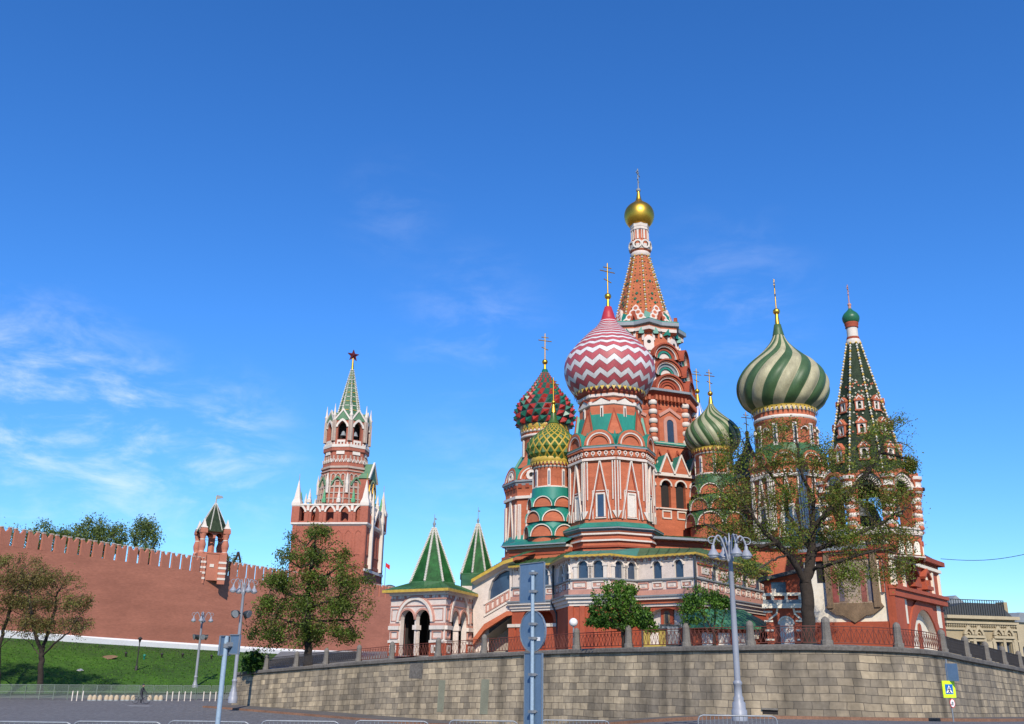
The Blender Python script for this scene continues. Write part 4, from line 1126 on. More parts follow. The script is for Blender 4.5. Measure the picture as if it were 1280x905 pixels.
def cell_dome(parent, ax, pr, nc, nrw, twist, mat_of, border=None, stud=.055, diamond=False, bw=.72):
    """a dome of raised pyramids, laid out by turns and rows"""
    L = [0]
    for a, b in zip(pr, pr[1:]): L.append(L[-1] + math.hypot(b[0] - a[0], b[1] - a[1]))
    # rows get shorter as the dome narrows
    wts = []; s_ = 0; k = 0; pos = [0.0]
    tot = L[-1]
    for j in range(nrw): wts.append(lerp(1.25, .42, j / (nrw - 1)))
    q = sum(wts); acc = 0
    for w in wts: acc += w / q * tot; pos.append(acc)
    def pt(a, s_, k=1):
        s_ = min(max(s_, 0), tot * .9999); i = int(np.searchsorted(L, s_, 'right')) - 1; i = min(i, len(pr) - 2)
        f_ = (s_ - L[i]) / max(1e-6, L[i + 1] - L[i]); r_ = lerp(pr[i][0], pr[i + 1][0], f_); z_ = lerp(pr[i][1], pr[i + 1][1], f_)
        dr, dz = pr[i + 1][0] - pr[i][0], pr[i + 1][1] - pr[i][1]; n_ = math.hypot(dr, dz) + 1e-9
        a += twist * s_ / tot
        off = (k - 1)
        r2 = r_ + off * dz / n_; z2 = z_ - off * dr / n_
        return Vector((ax.x + r2 * math.cos(a), ax.Y + r2 * math.sin(a), z2)), r_
    m = MB(); da = 2 * PI / nc
    def pyr(c4, apex, mm, bm):
        if bm:
            ce = sum((p for p in c4), Vector()) / 4
            inn = [ce.lerp(p, bw) for p in c4]
            for k in range(4): m.face([c4[k], c4[(k + 1) % 4], inn[(k + 1) % 4], inn[k]], bm)
            c4 = inn
        for k in range(4): m.face([c4[k], c4[(k + 1) % 4], apex], mm)
    if not diamond:
        for j in range(nrw):
            for i in range(nc):
                a0 = da * i
                c4 = [pt(a0, pos[j])[0], pt(a0 + da, pos[j])[0], pt(a0 + da, pos[j + 1])[0], pt(a0, pos[j + 1])[0]]
                rr = pt(a0, (pos[j] + pos[j + 1]) / 2)[1]
                ap, _ = pt(a0 + da / 2, (pos[j] + pos[j + 1]) / 2, 1 + stud * rr)
                pyr(c4, ap, mat_of(j, i), border)
    else:
        for j in range(nrw - 1):
            for i in range(nc):
                a0 = da * (i + .5 * (j % 2))
                c4 = [pt(a0, pos[j])[0], pt(a0 + da / 2, pos[j + 1])[0], pt(a0, pos[j + 2])[0], pt(a0 - da / 2, pos[j + 1])[0]]
                rr = pt(a0, pos[j + 1])[1]; ap, _ = pt(a0, pos[j + 1], 1 + stud * rr)
                pyr(c4, ap, mat_of(j, i), border)
    return m.build('onion_dome', parent)
dome_c = cell_dome(tower_c, Cx, pr, 22, 15, 1.05, lambda j, i: DSTUDR if (i + j // 2) % 2 == 0 else DTEAL, DARKM, .13, False, .86)
m = MB(); m.lathe(Cx.x, Cx.Y, [(Cx.r(468, 5.6), Cx.z(469)), (Cx.r(462, 3.2), Cx.z(462)), (.1, Cx.z(461.5))], DTEAL, 16); m.build('dome_tip', dome_c)
cross(tower_c, Cx.x, Cx.Y, Cx.z(452), Cx.z(417), .075, Cx.z(452.5), Cx.r(452, 3.6), GOLD, R(20), [(Cx.r(462, 2), Cx.z(463)), (Cx.r(456, 1.4), Cx.z(456))])

# ---------- small chapels with tiers of rounded gables: yellow studded, small green and white, blue and white
def chapel(name, label, ax, ydb, ydrum, ytier, ybase, hwd, hwt, trim=GOLDT, roof=TEAL, gold=True, nt=3):
    Rd, Rt = ax.r(ydrum, hwd), ax.r(ybase, hwt)
    m = MB(); m.lathe(ax.x, ax.Y, [(Rt * .98, 2.6), (Rt * .98, ax.z(ybase)), (Rd, ax.z(ytier)), (Rd, ax.z(ydrum + 1))], BRICK, 32, 0, True)
    t = m.build(name, cath, label)
    m = MB(); zb, zt = ax.z(ybase), ax.z(ytier)
    for k in range(nt):
        z0 = lerp(zb, zt, k / nt); z1 = lerp(zb, zt, (k + 1) / nt); r0 = lerp(Rt, Rd * 1.1, k / (nt - .3)); n = 7
        for f in facets(ax.x, ax.Y, z0, z1, r0 / math.cos(PI / n), r0 / math.cos(PI / n), (PI / n if k % 2 else 0) - PI / 2, n):
            rr = f.w0 * 1.0
            f.ring(m, 0, 0, rr * .92, rr, -1.3, .22, WHITE, top=roof)
            f.ring(m, 0, 0, rr * .86, rr * .92, -.3, .12, BRICKD)
            f.disc(m, 0, 0, rr * .90, .07, BRICK)
            f.ring(m, 0, 0, rr * 1.0, rr * 1.08, -1.3, .0, roof, 0, PI, 12)
        m.lathe(ax.x, ax.Y, [(r0 * 1.0, z0 - .1), (lerp(Rt, Rd * 1.1, min(1, (k + 1) / (nt - .3))) * .98, z1 + (.1 if k < nt - 1 else .5))], roof, 24, 0, True)
    m.build('gable_tiers', t)
    m = MB(); zd0, zd1 = ax.z(ytier) , ax.z(ydb)
    m.lathe(ax.x, ax.Y, [(Rd, zd0 - 1), (Rd, lerp(zd0, zd1, .80)), (Rd * 1.07, lerp(zd0, zd1, .86)), (Rd * 1.07, lerp(zd0, zd1, .92)), (Rd * 1.14, lerp(zd0, zd1, .95)), (Rd * 1.14, zd1), (Rd * .8, zd1 + .5)], BRICK, 28)
    for t_, h in ((.06, .3), (.14, .16), (.80, .3), (.9, .25)): m.lathe(ax.x, ax.Y, [(Rd, lerp(zd0, zd1, t_)), (Rd * 1.05 + (.07 if t_ > .85 else 0), lerp(zd0, zd1, t_) + .05), (Rd * 1.05 + (.07 if t_ > .85 else 0), lerp(zd0, zd1, t_) + h), (Rd, lerp(zd0, zd1, t_) + h + .05)], WHITE if t_ < .85 else PINKW, 28)
    for f in facets(ax.x, ax.Y, lerp(zd0, zd1, .18), lerp(zd0, zd1, .78), Rd / math.cos(PI / 8), Rd / math.cos(PI / 8), PI / 16, 8):
        f.prism(m, archpoly(0, 0, f.w0 * .40, f.h * .95, 6), -.3, .1, WHITE); f.prism(m, archpoly(0, .2, f.w0 * .15, f.h * .72, 6), 0, .14, GLASS)
    if gold: gold_trim(m, ax, zd1 - .15, Rd * 1.14, .65, 36)
    m.build('drum', t)
    return t
Yx = Axis(690, 600, 90)
t = chapel('studded_dome_chapel', 'small chapel tower with yellow and green studded dome', Yx, 580, 600, 619, 674, 23, 31)
pr = smooth_prof(Yx.prof([(583, 20), (578, 26), (571, 31.5), (562, 33.6), (553, 30.5), (546, 24), (540, 16.5), (534, 10), (529, 6.2), (524, 4.4)]), 140)
Yd = Axis(690, 560, 90); Yd.x = Yx.x + .15
dome_y = cell_dome(t, Yd, pr, 20, 13, .0, lambda j, i: DOLIVE, DYEL, .05, True, .76)
m = MB(); m.lathe(Yd.x, Yd.Y, [(pr[-1][0] * 1.8, Yx.z(530)), (pr[-1][0] * 1.02, Yx.z(524)), (.25, Yx.z(515.5))], DOLIVE, 16); m.build('dome_tip', dome_y)
cross(t, Yd.x, Yd.Y, Yx.z(503), Yx.z(472), .065, Yx.z(503), Yx.r(503, 2.9), GOLD, R(20), [(.3, Yx.z(516)), (.14, Yx.z(506))])
Sx = Axis(892, 570, 100)
t = chapel('small_striped_chapel', 'small chapel tower with green and white swirled dome', Sx, 563, 585, 602, 660, 22.5, 34, roof=GREEN)
dome_s = swirl_dome(t, Sx, Sx.prof([(566, 20), (562, 27.5), (556, 32), (547, 34), (538, 32.3), (530, 26.5), (524, 19.5), (518, 12.8), (513, 8), (508, 4.5), (504, 2.6)]), 14, -1.5, DSG, DSW, .03, 56, 5)
cross(t, Sx.x, Sx.Y, Sx.z(492), Sx.z(462), .065, Sx.z(492), Sx.r(492, 3.3), GOLD, R(20), [(.28, Sx.z(505)), (.16, Sx.z(496))])
Bx = Axis(874, 540, 122)
t = chapel('blue_dome_chapel', 'small chapel tower behind with blue and white striped dome', Bx, 556, 575, 592, 640, 16, 22, roof=GREEN)
swirl_dome(t, Bx, Bx.prof([(560, 14), (554, 20), (545, 22.5), (535, 19), (527, 13), (518, 8), (510, 4.6), (504, 3)]), 12, .5, DBLUE, DWHITE, .03, 40, 4)
cross(t, Bx.x, Bx.Y, Bx.z(489), Bx.z(461), .075, Bx.z(489), Bx.r(489, 3.2), GOLD, R(20), [(.35, Bx.z(505)), (.2, Bx.z(493))])
Dx = Axis(936, 575, 101)
m = MB(); m.lathe(Dx.x, Dx.Y, [(Dx.r(600, 27), 2.6), (Dx.r(600, 27), Dx.z(600))], BRICK, 8, VF, False)
t = m.build('dark_dome_chapel', cath, 'low chapel with plain dark metal dome behind the tree')
m = MB(); m.lathe(Dx.x, Dx.Y, smooth_prof(Dx.prof([(602, 31), (596, 29), (586, 22), (577, 15.5), (568, 9), (558, 4.5), (548, 2), (545, 1.2)]), 30), mat('dark_teal_metal', (.022, .04, .048), .45, .2, .6), 24); m.build('metal_dome', t)
cross(t, Dx.x, Dx.Y, Dx.z(543), Dx.z(515), .06, Dx.z(541), Dx.r(541, 2.6), GOLD, R(20), [(.2, Dx.z(548)), (.2, Dx.z(543))])

# brick base and teal skirt roof shared by the two left towers
m = MB(); q0, q1 = at(631, 690, 90), at(712, 690, 86.2)
ff = F(Vector(((q0.x + q1.x) / 2, (q0.y + q1.y) / 2, 0)), Vector((q1.x - q0.x, q1.y - q0.y, 0)), (0, 0, 1)); ww = (q1 - q0).length / 2
za, zb_, zc_ = at(670, 692, 88).z, at(670, 684.0, 88).z, at(670, 670, 88).z
ff.box(m, -ww + .5, ww, 2.6, zb_ - .1, -6, 0, BRICK); ff.box(m, -ww + .4, ww, zb_ - .1, zb_ + .1, -6, .3, PINKW); ff.box(m, -ww + .5, ww, za - .1, za + .12, -6, .08, BRICKD)
m.grid([[ff.P(-ww, zb_ + .11, .75), ff.P(ww, zb_ + .11, .75)], [ff.P(-ww, zb_ + .22, .75), ff.P(ww, zb_ + .22, .75)], [ff.P(-ww + 1.6, zc_, -1.4), ff.P(ww, zc_, -1.4)]], lambda j, i: GREYM if j == 0 else TEAL, False, False)
m.face([ff.P(-ww, zb_ + .22, .75), ff.P(-ww + 1.6, zc_, -1.4), ff.P(-ww, zb_ + .22, -6)], TEAL)
m.build('chapel_skirt_roof', cath)
# ---------- the tall central tent tower
T = Axis(803.5, 410, 108)
def oz(y): return T.z(y)
R1 = T.r(560, 61)
zc = oz(520)
m = MB()
m.lathe(T.x, T.Y, [(R1 * 1.12, 2.6), (R1 * 1.12, oz(600)), (R1 * 1.04, oz(596)), (R1 * 1.0, oz(567)), (R1 * .985, oz(566)), (R1 * .965, oz(518))], BRICK, 8, VF, False)
tower_t = m.build('central_tent_tower', cath, 'tallest central tower with red tent spire and small gold dome')
m = MB()
Rt = R1 * .97
for f in facets(T.x, T.Y, oz(566), oz(518), R1 * .985, R1 * .965, VF):
    w, h = f.w0, f.h
    for k in range(3):
        u = -w * .62 + w * .62 * k
        f.prism(m, [(u - w * .2, h * .83), (u + w * .2, h * .83), (u, h * .95)], -.01, .07, BRICKD)
    for u in (-.86, -.74): f.box(m, u * w - .1, u * w + .1, 0, h * .97, 0, .16, BRICKD)
    f.box(m, -w, w, -.35, 0, 0, .3, WHITE)
m.build('wall_trim', tower_t)
for f in facets(T.x, T.Y, oz(566), oz(518), R1 * .985, R1 * .965, VF):
    slit(f, 0, f.h * .04, .9, f.h * .56, tower_t, PINK, GLASS, .42, True, 'window', True)
for k in range(8):                           # corner shafts in red and white drums
    m = MB()
    a = VF + k * PI / 4
    if math.sin(a) > .5: continue
    x, y = T.x + R1 * .97 * math.cos(a), T.Y + R1 * .97 * math.sin(a)
    n = 9; z0, z1 = oz(566), oz(516)
    for j in range(n):
        za, zb = lerp(z0, z1, j / n), lerp(z0, z1, (j + 1) / n)
        r_ = .50 if j % 2 == 0 else .36
        m.lathe(x, y, [(r_ * .8, za), (r_, za + .12), (r_, zb - .12), (r_ * .8, zb)], WHITE if j % 2 == 0 else BRICK, 12)
    m.build('corner_shaft', tower_t)

m = MB()                                     # teal ledge with little gables, and the lower arcade seen beside the front tower
for f in facets(T.x, T.Y, oz(600), oz(570), R1 * 1.10, R1 * 1.02, VF):
    w, h = f.w0, f.h
    for k in range(4):
        u = -w + 2 * w * (k + .5) / 4
        f.stroke(m, [(u - w * .18, h * .42), (u, h * .82), (u + w * .18, h * .42)], .14, 0, .12, BRICKD)
        f.box(m, u - .42, u + .42, h * .08, h * .34, 0, .15, WHITE); f.disc(m, u, h * .21, .16, .165, DARK, 0, 2 * PI, 8)
m.lathe(T.x, T.Y, [(R1 * 1.0, oz(568)), (R1 * 1.06, oz(568.5)), (R1 * 1.06, oz(567.5)), (R1 * .97, oz(563))], TEAL, 8, VF, False)
m.build('ledge_trim', tower_t)
m = MB()
RA = R1 * 1.28; za0, za1 = oz(660), oz(607)
for f in facets(T.x, T.Y, za0, za1, RA, RA, VF, 8, False):
    w, h = f.w0, f.h; n = 3; p = 2 * w / n
    f.wall(m, [(-w, 0), (w, 0), (w, h), (-w, h)], [archpoly(-w + p * (k + .5), h * .26, p * .66, h * .60, 8) for k in range(n)], .45, BRICK, BRICK, DARK)
    for k in range(n):
        u = -w + p * (k + .5); r_ = p * .33
        f.ring(m, u, h * .86 - r_, r_, r_ * 1.25, 0, .16, WHITE, seg=10)
        f.stroke(m, [(u - p * .28, h * .02), (u + p * .28, h * .02), (u + p * .28, h * .18), (u - p * .28, h * .18)], .14, 0, .1, WHITE, True)
        f.prism(m, [(u - p * .48, h + .1), (u + p * .48, h + .1), (u, h + 2.2)], -1.5, .35, BRICK, TEAL)
        f.stroke(m, [(u - p * .48, h + .1), (u, h + 2.2), (u + p * .48, h + .1)], .16, .3, .5, WHITE)
    f.box(m, -w, w, h * .22, h * .245, 0, .2, WHITE); f.box(m, -w * 1.01, w * 1.01, h * .95, h + .12, 0, .35, WHITE)
m.lathe(T.x, T.Y, [(RA * 1.05, za1 + .1), (RA * 1.05, za1 + .35), (R1 * 1.06, oz(596))], TEAL, 8, VF, False)
m.lathe(T.x, T.Y, [(RA * 1.0, 2.6), (RA * 1.0, za0)], BRICK, 8, VF, False)
m.build('lower_arcade', tower_t)
m = MB()                                     # big dark cornice
Rb = T.r(510, 65)
m.lathe(T.x, T.Y, [(R1 * .965, oz(519)), (R1 * .99, oz(517)), (R1 * .99, oz(511)), (Rb, oz(507)), (Rb * 1.02, oz(506)), (Rb * 1.02, oz(503.5)), (R1 * .8, oz(498))], BRICKD, 8, VF, False)
m.lathe(T.x, T.Y, [(Rb * 1.025, oz(506)), (Rb * 1.035, oz(505.6)), (Rb * 1.035, oz(503))], GREYM, 8, VF, False)
for f in facets(T.x, T.Y, oz(516), oz(510.5), R1 * .99, R1 * .99, VF):
    for k in range(9): f.box(m, -f.w0 + 2 * f.w0 * (k + .25) / 9, -f.w0 + 2 * f.w0 * (k + .75) / 9, 0, f.h, 0, .5, BRICK)
m.build('cornice', tower_t)
m = MB()                                     # four tiers of stacked rounded gables
R2 = T.r(485, 55); Rtop = T.r(425, 46)
tiers = [(503, 0), (483, 1), (462, 2)]
for k, (y, _) in enumerate(tiers):
    rr = lerp(R2, Rtop, k / 3.0) * 1.02
    for f in facets(T.x, T.Y, oz(y), oz(y - 18), rr, rr, VF):
        r_ = f.w0 * .98
        f.ring(m, 0, 0, r_ * .90, r_, -2.0, .75, BRICKD, seg=14, top=BRICKD)
        f.ring(m, 0, 0, r_ * .80, r_ * .90, -.5, .55, BRICK, seg=14)
        f.ring(m, 0, 0, r_ * .74, r_ * .80, -.5, .45, WHITE, seg=14)
        f.ring(m, 0, 0, r_ * .56, r_ * .74, -.5, .25, mat_teal_dull, seg=14) if False else f.ring(m, 0, 0, r_ * .56, r_ * .74, -.5, .2, BRICKD if k != 1 else GREYM, seg=14)
        f.disc(m, 0, 0, r_ * .58, .05, BRICK if k == 0 else PINKW, seg=14)
        f.ring(m, 0, 0, r_ * .40, r_ * .5, 0, .22, TEAL if k else BRICKD, seg=10)
    for f in facets(T.x, T.Y, oz(y), oz(y - 18), rr * 1.03, rr * 1.0, FF):
        f.prism(m, [(-1.0, 0), (1.0, 0), (.0, 2.2)], -1.2, -.1, TEAL)
        f.prism(m, archpoly(0, 1.0, 1.2, 1.9, 6), -.8, .0, PINKW); f.disc(m, 0, 2.1, .25, .01, DARK, 0, 2 * PI, 8)
m.lathe(T.x, T.Y, [(R2 * .95, oz(505)), (Rtop * .96, oz(445)), (Rtop * .93, oz(423))], BRICK, 8, VF, False)
m.build('stacked_gables', tower_t)
m = MB()                                     # short white niches and brick collar under the tent
for f in facets(T.x, T.Y, oz(444), oz(424), Rtop * .95, Rtop * .94, VF):
    for u in (-.62, 0, .62):
        f.prism(m, archpoly(u * f.w0, .5 if u else 1.0, f.w0 * .17, 1.2 if u else .8, 8, .3), 0, .2, PINKW); f.disc(m, u * f.w0, 1.35 if u else 1.6, .18, .26, DARK, 0, 2 * PI, 8)
    f.stroke(m, [(-f.w0 * .3, 2.5), (0, 4.2), (f.w0 * .3, 2.5)], .25, 0, .4, BRICKD)
for f in facets(T.x, T.Y, oz(432), oz(424), Rtop * .99, Rtop * .98, FF):
    f.ring(m, 0, 0, .6, 1.2, -1.0, .3, TEAL, seg=8); f.prism(m, archpoly(0, -1.4, .6, 1.3, 8), -1, .12, PINKW); f.disc(m, 0, -.8, .17, .16, DARK, 0, 2 * PI, 8)
m.build('niche_ring', tower_t)
# eight-pointed star cornice
m = MB(); ro = T.r(420, 53); ri = ro * .80
def star(r_o, r_i, z, dz=0): return [(T.x + (r_o if k % 2 == 0 else r_i) * math.cos(VF + k * PI / 8), T.Y + (r_o if k % 2 == 0 else r_i) * math.sin(VF + k * PI / 8), z + (dz if k % 2 == 0 else 0)) for k in range(16)]
zs0 = oz(423)
m.grid([star(Rtop * .92, Rtop * .88, oz(430)), star(ro * .90, ri * .96, zs0 - .6)], BRICK, True, False)
m.grid([star(ro * .90, ri * .96, zs0 - .6), star(ro * .95, ri * .99, zs0 - .5), star(ro * .95, ri * .99, zs0 - .1), star(ro * .95, ri * .99, zs0 + .15)], lambda j, i: PINKW if j == 1 else BRICK, True, False)
m.grid([star(ro * .95, ri * .99, zs0 + .15), star(ro * 1.02, ri * 1.05, zs0 + .25), star(ro * 1.02, ri * 1.05, zs0 + .7)], GREYM, True, False)
zsx = oz(417.5)
m.grid([star(ro * 1.02, ri * 1.05, zs0 + .7), star(ro * 1.0, ri * 1.03, zs0 + .85), [(T.x + T.r(417, 37) * math.cos(VF + k * PI / 8), T.Y + T.r(417, 37) * math.sin(VF + k * PI / 8), zsx) for k in range(16)]], TEAL, True, False)
m.build('star_cornice', tower_t)
# tent
Tt = Axis(799, 350, 108); Tt.x = T.x
zt0, zt1 = zsx - .3, oz(321.5); Rt0, Rt1 = T.r(417, 38.6), T.r(322, 11)
TENTR = mat('tent_brick', (.36, .095, .038), .85, .18, .7, fine=.3, tint=(.43, .125, .05))
m = MB(); m.lathe(T.x, T.Y, [(Rt0, zt0), (Rt1, zt1)], TENTR, 8, VF, False)
tent = m.build('tent_spire', tower_t)
m = MB(); BEADY = mat('glazed_bead_yellow', (.62, .40, .08), .4, .1, 1); BEADG = mat('glazed_bead_green', (.02, .12, .06), .4, .1, 1)
for k in range(8):
    a = VF + k * PI / 4
    if math.sin(a) > .75: continue
    for j in range(30):
        t_ = (j + .5) / 30; r_ = lerp(Rt0, Rt1, t_) + .05; z = lerp(zt0, zt1, t_); s_ = .17
        m.lathe(T.x + r_ * math.cos(a), T.Y + r_ * math.sin(a), [(.01, z - s_), (s_, z), (.01, z + s_)], BEADY if j % 2 else SPW, 5, 0, False)
for f in facets(T.x, T.Y, zt0, zt1, Rt0, Rt1, VF):
    for j in range(22):
        t_ = (j + .5) / 22; v = f.h * t_; w = lerp(f.w0, f.w1, t_)
        for s_ in (-1, 1):
            u = s_ * w * .52 * (1 - t_ * .2); q = f.P(u, v, .05)
            if t_ > .22: m.lathe(q.x, q.y, [(.01, q.z - .10), (.10, q.z), (.01, q.z + .10)], BEADG if j % 2 else BEADY, 4, 0, False)
    for (u, v) in ((0, .45), (-.12, .38), (.14, .33), (0, .62)): f.prism(m, [(u * f.w0 - .2, v * f.h), (u * f.w0, v * f.h - .22), (u * f.w0 + .2, v * f.h), (u * f.w0, v * f.h + .22)], 0, .1, BEADG)
m.build('bead_pattern', tent)
m = MB()                                     # heaps of little white rings at the tent's foot
for f in facets(T.x, T.Y, zt0 + .3, zt1, Rt0 * 1.06, Rt1, VF):
    r_ = f.w0 * .265
    for row, us in enumerate(((-.7, -.235, .235, .7), (-.47, 0, .47), (-.22, .22), (0,))):
        for u in us:
            cu = u * f.w0; cv = .35 + row * r_ * 1.55
            f.prism(m, [(cu + r_ * 1.0 * math.cos(a), cv + r_ * 1.05 * math.sin(a) * (1.25 if math.sin(a) > .9 else 1)) for a in [2 * PI * i / 12 for i in range(12)]], -.4, .25 - row * .03, PINKW)
            f.disc(m, cu, cv, r_ * .62, .26 - row * .03, BRICK, 0, 2 * PI, 10)
for f in facets(T.x, T.Y, zt0, zt1, Rt0 * 1.08, Rt1, FF): f.prism(m, [(-.55, .2), (.55, .2), (.45, 1.7), (-.25, 2.1)], -1.2, .3, TEAL)
m.build('ring_gables', tent)
m = MB()
m.lathe(T.x, T.Y, [(Rt1, zt1 - .1), (Rt1 * 1.15, zt1 + .3), (Rt1 * 1.0, zt1 + .5), (T.r(318, 10), oz(317))], PINKW, 16)
m.lathe(T.x, T.Y, [(T.r(317, 10.5), oz(317)), (T.r(315, 12.8), oz(315)), (T.r(309, 13), oz(309)), (T.r(304, 12.6), oz(304)), (T.r(303, 10.6), oz(303))], lambda j, i: WHITE if j == 1 else BRICK, 16)
for f in facets(T.x, T.Y, oz(315), oz(304), T.r(309, 13.2), T.r(309, 13.2), VF):
    f.disc(m, 0, f.h * .5, .46, .03, DARK, 0, 2 * PI, 10); f.ring(m, 0, f.h * .5, .4, .62, 0, .14, WHITE, 0, 2 * PI, 10)
m.lathe(T.x, T.Y, [(T.r(303, 10.4), oz(303)), (T.r(291, 10.4), oz(291)), (T.r(289, 11.2), oz(289))], BRICK, 8, VF, False)
for f in facets(T.x, T.Y, oz(302), oz(291), T.r(297, 10.5), T.r(297, 10.5), VF): f.box(m, -.12, .12, 0, f.h, 0, .1, WHITE); f.box(m, -f.w0, -f.w0 * .8, 0, f.h, 0, .1, PINKW)
for y in (291, 287.5): m.lathe(T.x, T.Y, [(T.r(290, 10.5), oz(y)), (T.r(290, 11.8), oz(y) + .1), (T.r(290, 11.8), oz(y) + .3), (T.r(290, 10.5), oz(y) + .35)], PINKW, 8, VF, False)
m.lathe(T.x, T.Y, [(T.r(288, 11), oz(289)), (T.r(284, 12.0), oz(284)), (T.r(283, 12.2), oz(281.5)), (T.r(281, 9), oz(280))], WHITE, 8, VF, False)
m.build('neck', tent)
pr = smooth_prof(T.prof([(284, 9.5), (281.5, 14), (276, 17.4), (269.5, 18.6), (263, 17), (258, 13), (254.5, 8), (251, 4.2), (246, 2.6), (240, 1.6)]), 48)
m = MB(); m.lathe(T.x, T.Y, pr, GOLD, 40); gd = m.build('gold_dome', tower_t)
cross(tower_t, T.x, T.Y, oz(238), oz(211), .08, oz(238), T.r(238, 2.9), GREYM, R(65))

# ---------- bell tower, right: a building of its own on a square base
B = Axis(1091.5, 660, 75)
bell = thing('bell_tower', (B.x, B.Y, 2.8), 'tall bell tower with dark green tent roof and white base behind the big tree', 'bell tower')
# square base: corner towards the camera at column 1116, left face whitewashed, right face red
cz = 2.6; yc = 70.5
c1 = at(1116, 770, yc); cL = at(1010, 770, 74.8); cR = at(1180, 770, 83)
c1, cL, cR = (Vector((p.x, p.y, 0)) for p in (c1, cL, cR))
cB = cL + cR - c1
zE = at(1116, 687, yc).z; zS = at(1116, 742, yc).z
fl_ = F((cL + c1) / 2 + Vector((0, 0, cz)), c1 - cL, (0, 0, 1)); fl_.w0 = (c1 - cL).length / 2
fr_ = F((cR + c1) / 2 + Vector((0, 0, cz)), cR - c1, (0, 0, 1)); fr_.w0 = (cR - c1).length / 2
fb1 = F((cR + cB) / 2 + Vector((0, 0, cz)), cB - cR, (0, 0, 1)); fb1.w0 = (cB - cR).length / 2
fb2 = F((cL + cB) / 2 + Vector((0, 0, cz)), cL - cB, (0, 0, 1)); fb2.w0 = (cL - cB).length / 2
H = zE - cz; hs_ = zS - cz
m = MB()
for f in (fb1, fb2): m.face([f.P(-f.w0, -1), f.P(f.w0, -1), f.P(f.w0, H), f.P(-f.w0, H)], BRICKP)
m.face([fl_.P(-fl_.w0, -1), fl_.P(fl_.w0, -1), fl_.P(fl_.w0, H), fl_.P(-fl_.w0, H)], CREAM)
w = fr_.w0
fr_.wall(m, [(-w, -1), (w, -1), (w, hs_), (-w, hs_)], [archpoly(w * .10, .1, w * 1.15, hs_ * .80, 14)], .55, BRICKP, WHITE, CREAM)
m.face([fr_.P(-w, hs_, 0), fr_.P(w, hs_, 0), fr_.P(w, H, 0), fr_.P(-w, H, 0)], BRICKP)
base = m.build('square_base', bell)
m = MB()
fl_.box(m, -fl_.w0, fl_.w0, -.8, at(1060, 781, 73).z - cz + .2, 0, .12, BRICKP)
fl_.box(m, fl_.w0 * .93, fl_.w0 + .12, 1.3, H, 0, .2, BRICKP)
fl_.box(m, fl_.w0 * .62, fl_.w0 + .1, H * .58, H * .9, 0, .08, CREAM); fl_.box(m, -fl_.w0, fl_.w0, H * .92, H, 0, .22, BRICKP)
for u in (.62, .72, .84): fl_.box(m, fl_.w0 * u, fl_.w0 * (u + .05), H * .58, H * .9, .06, .2, BRICKP)
# right face: clasping buttress, string course, windows with pediments, white strips
fr_.box(m, -w - .2, -w * .70, -.8, hs_, 0, .35, BRICKP)
fr_.box(m, -w - .25, w, hs_ - .15, hs_ + .35, 0, .45, BRICKP); fr_.box(m, -w - .3, w + .05, hs_ + .35, hs_ + .62, 0, .6, BRICKP)
fr_.prism(m, [(-w * .66, .5), (w * .72, .5), (w * .72, hs_ - .2), (-w * .66, hs_ - .2)], -.01, .03, CREAM) if False else None
fr_.ring(m, w * .10, .1 + hs_ * .80 - w * .575, w * .575, w * .70, 0, .14, BRICKP, seg=14)
for u0, u1 in ((-.64, -.48), (.70, .86)): fr_.box(m, u0 * w, u1 * w, hs_ * .52, hs_ - .18, 0, .04, CREAM)
for u in (-.92, -.82, -.50, .38, .62, .92): fr_.box(m, u * w - .17, u * w + .17, hs_ + .62, H * .90, 0, .18, CREAM)
for u in (-.16, .36): 
    pass
for uc in (-.18, .30): 
    fr_.box(m, uc * w - .75, uc * w - .45, hs_ + 1.2, H * .80, 0, .3, BRICKP); fr_.box(m, uc * w + .45, uc * w + .75, hs_ + 1.2, H * .80, 0, .3, BRICKP)
    fr_.stroke(m, [(uc * w - .95, H * .82), (uc * w, H * .90), (uc * w + .95, H * .82)], .22, 0, .42, BRICKP)
    fr_.box(m, uc * w - 1.0, uc * w + 1.0, hs_ + .9, hs_ + 1.2, 0, .5, BRICKP); fr_.box(m, uc * w - .44, uc * w + .44, hs_ + 1.2, H * .80, 0, .05, CREAM)
fr_.box(m, -w, w, H * .92, H * .955, 0, .25, CREAM)
for f in (fl_, fr_, fb1, fb2): f.box(m, -f.w0 - .4, f.w0 + .4, H, H + .38, -.6, .5, BRICKD)
m.build('base_trim', bell)
m = MB()
for uc in (-.18, .30): fr_.box(m, uc * w - .3, uc * w + .3, hs_ + 1.5, H * .72, 0, .07, GLASS)
m.build('base_window', bell)
m = MB(); fr_.prism(m, archpoly(w * .16, .12, 1.0, 2.3, 8), -.5, -.45, BRICKP); m.build('door', bell)
# roof of the base
m = MB()
eav = [p + (p - (c1 + cB) / 2).normalized() * .55 + Vector((0, 0, zE + .38)) for p in (cL, c1, cR, cB)]
mid = (c1 + cB) / 2; RBt = B.r(640, 47)
zr = B.z(672)
tops = [mid + (p - mid) * .62 + Vector((0, 0, zr)) for p in (cL, c1, cR, cB)]
m.grid([[p - Vector((0, 0, .25)) for p in eav], eav, tops], lambda j, i: GREYM if j == 0 else DROOF, True, False)
m.face(tops, DROOF)
m.build('base_roof', bell)
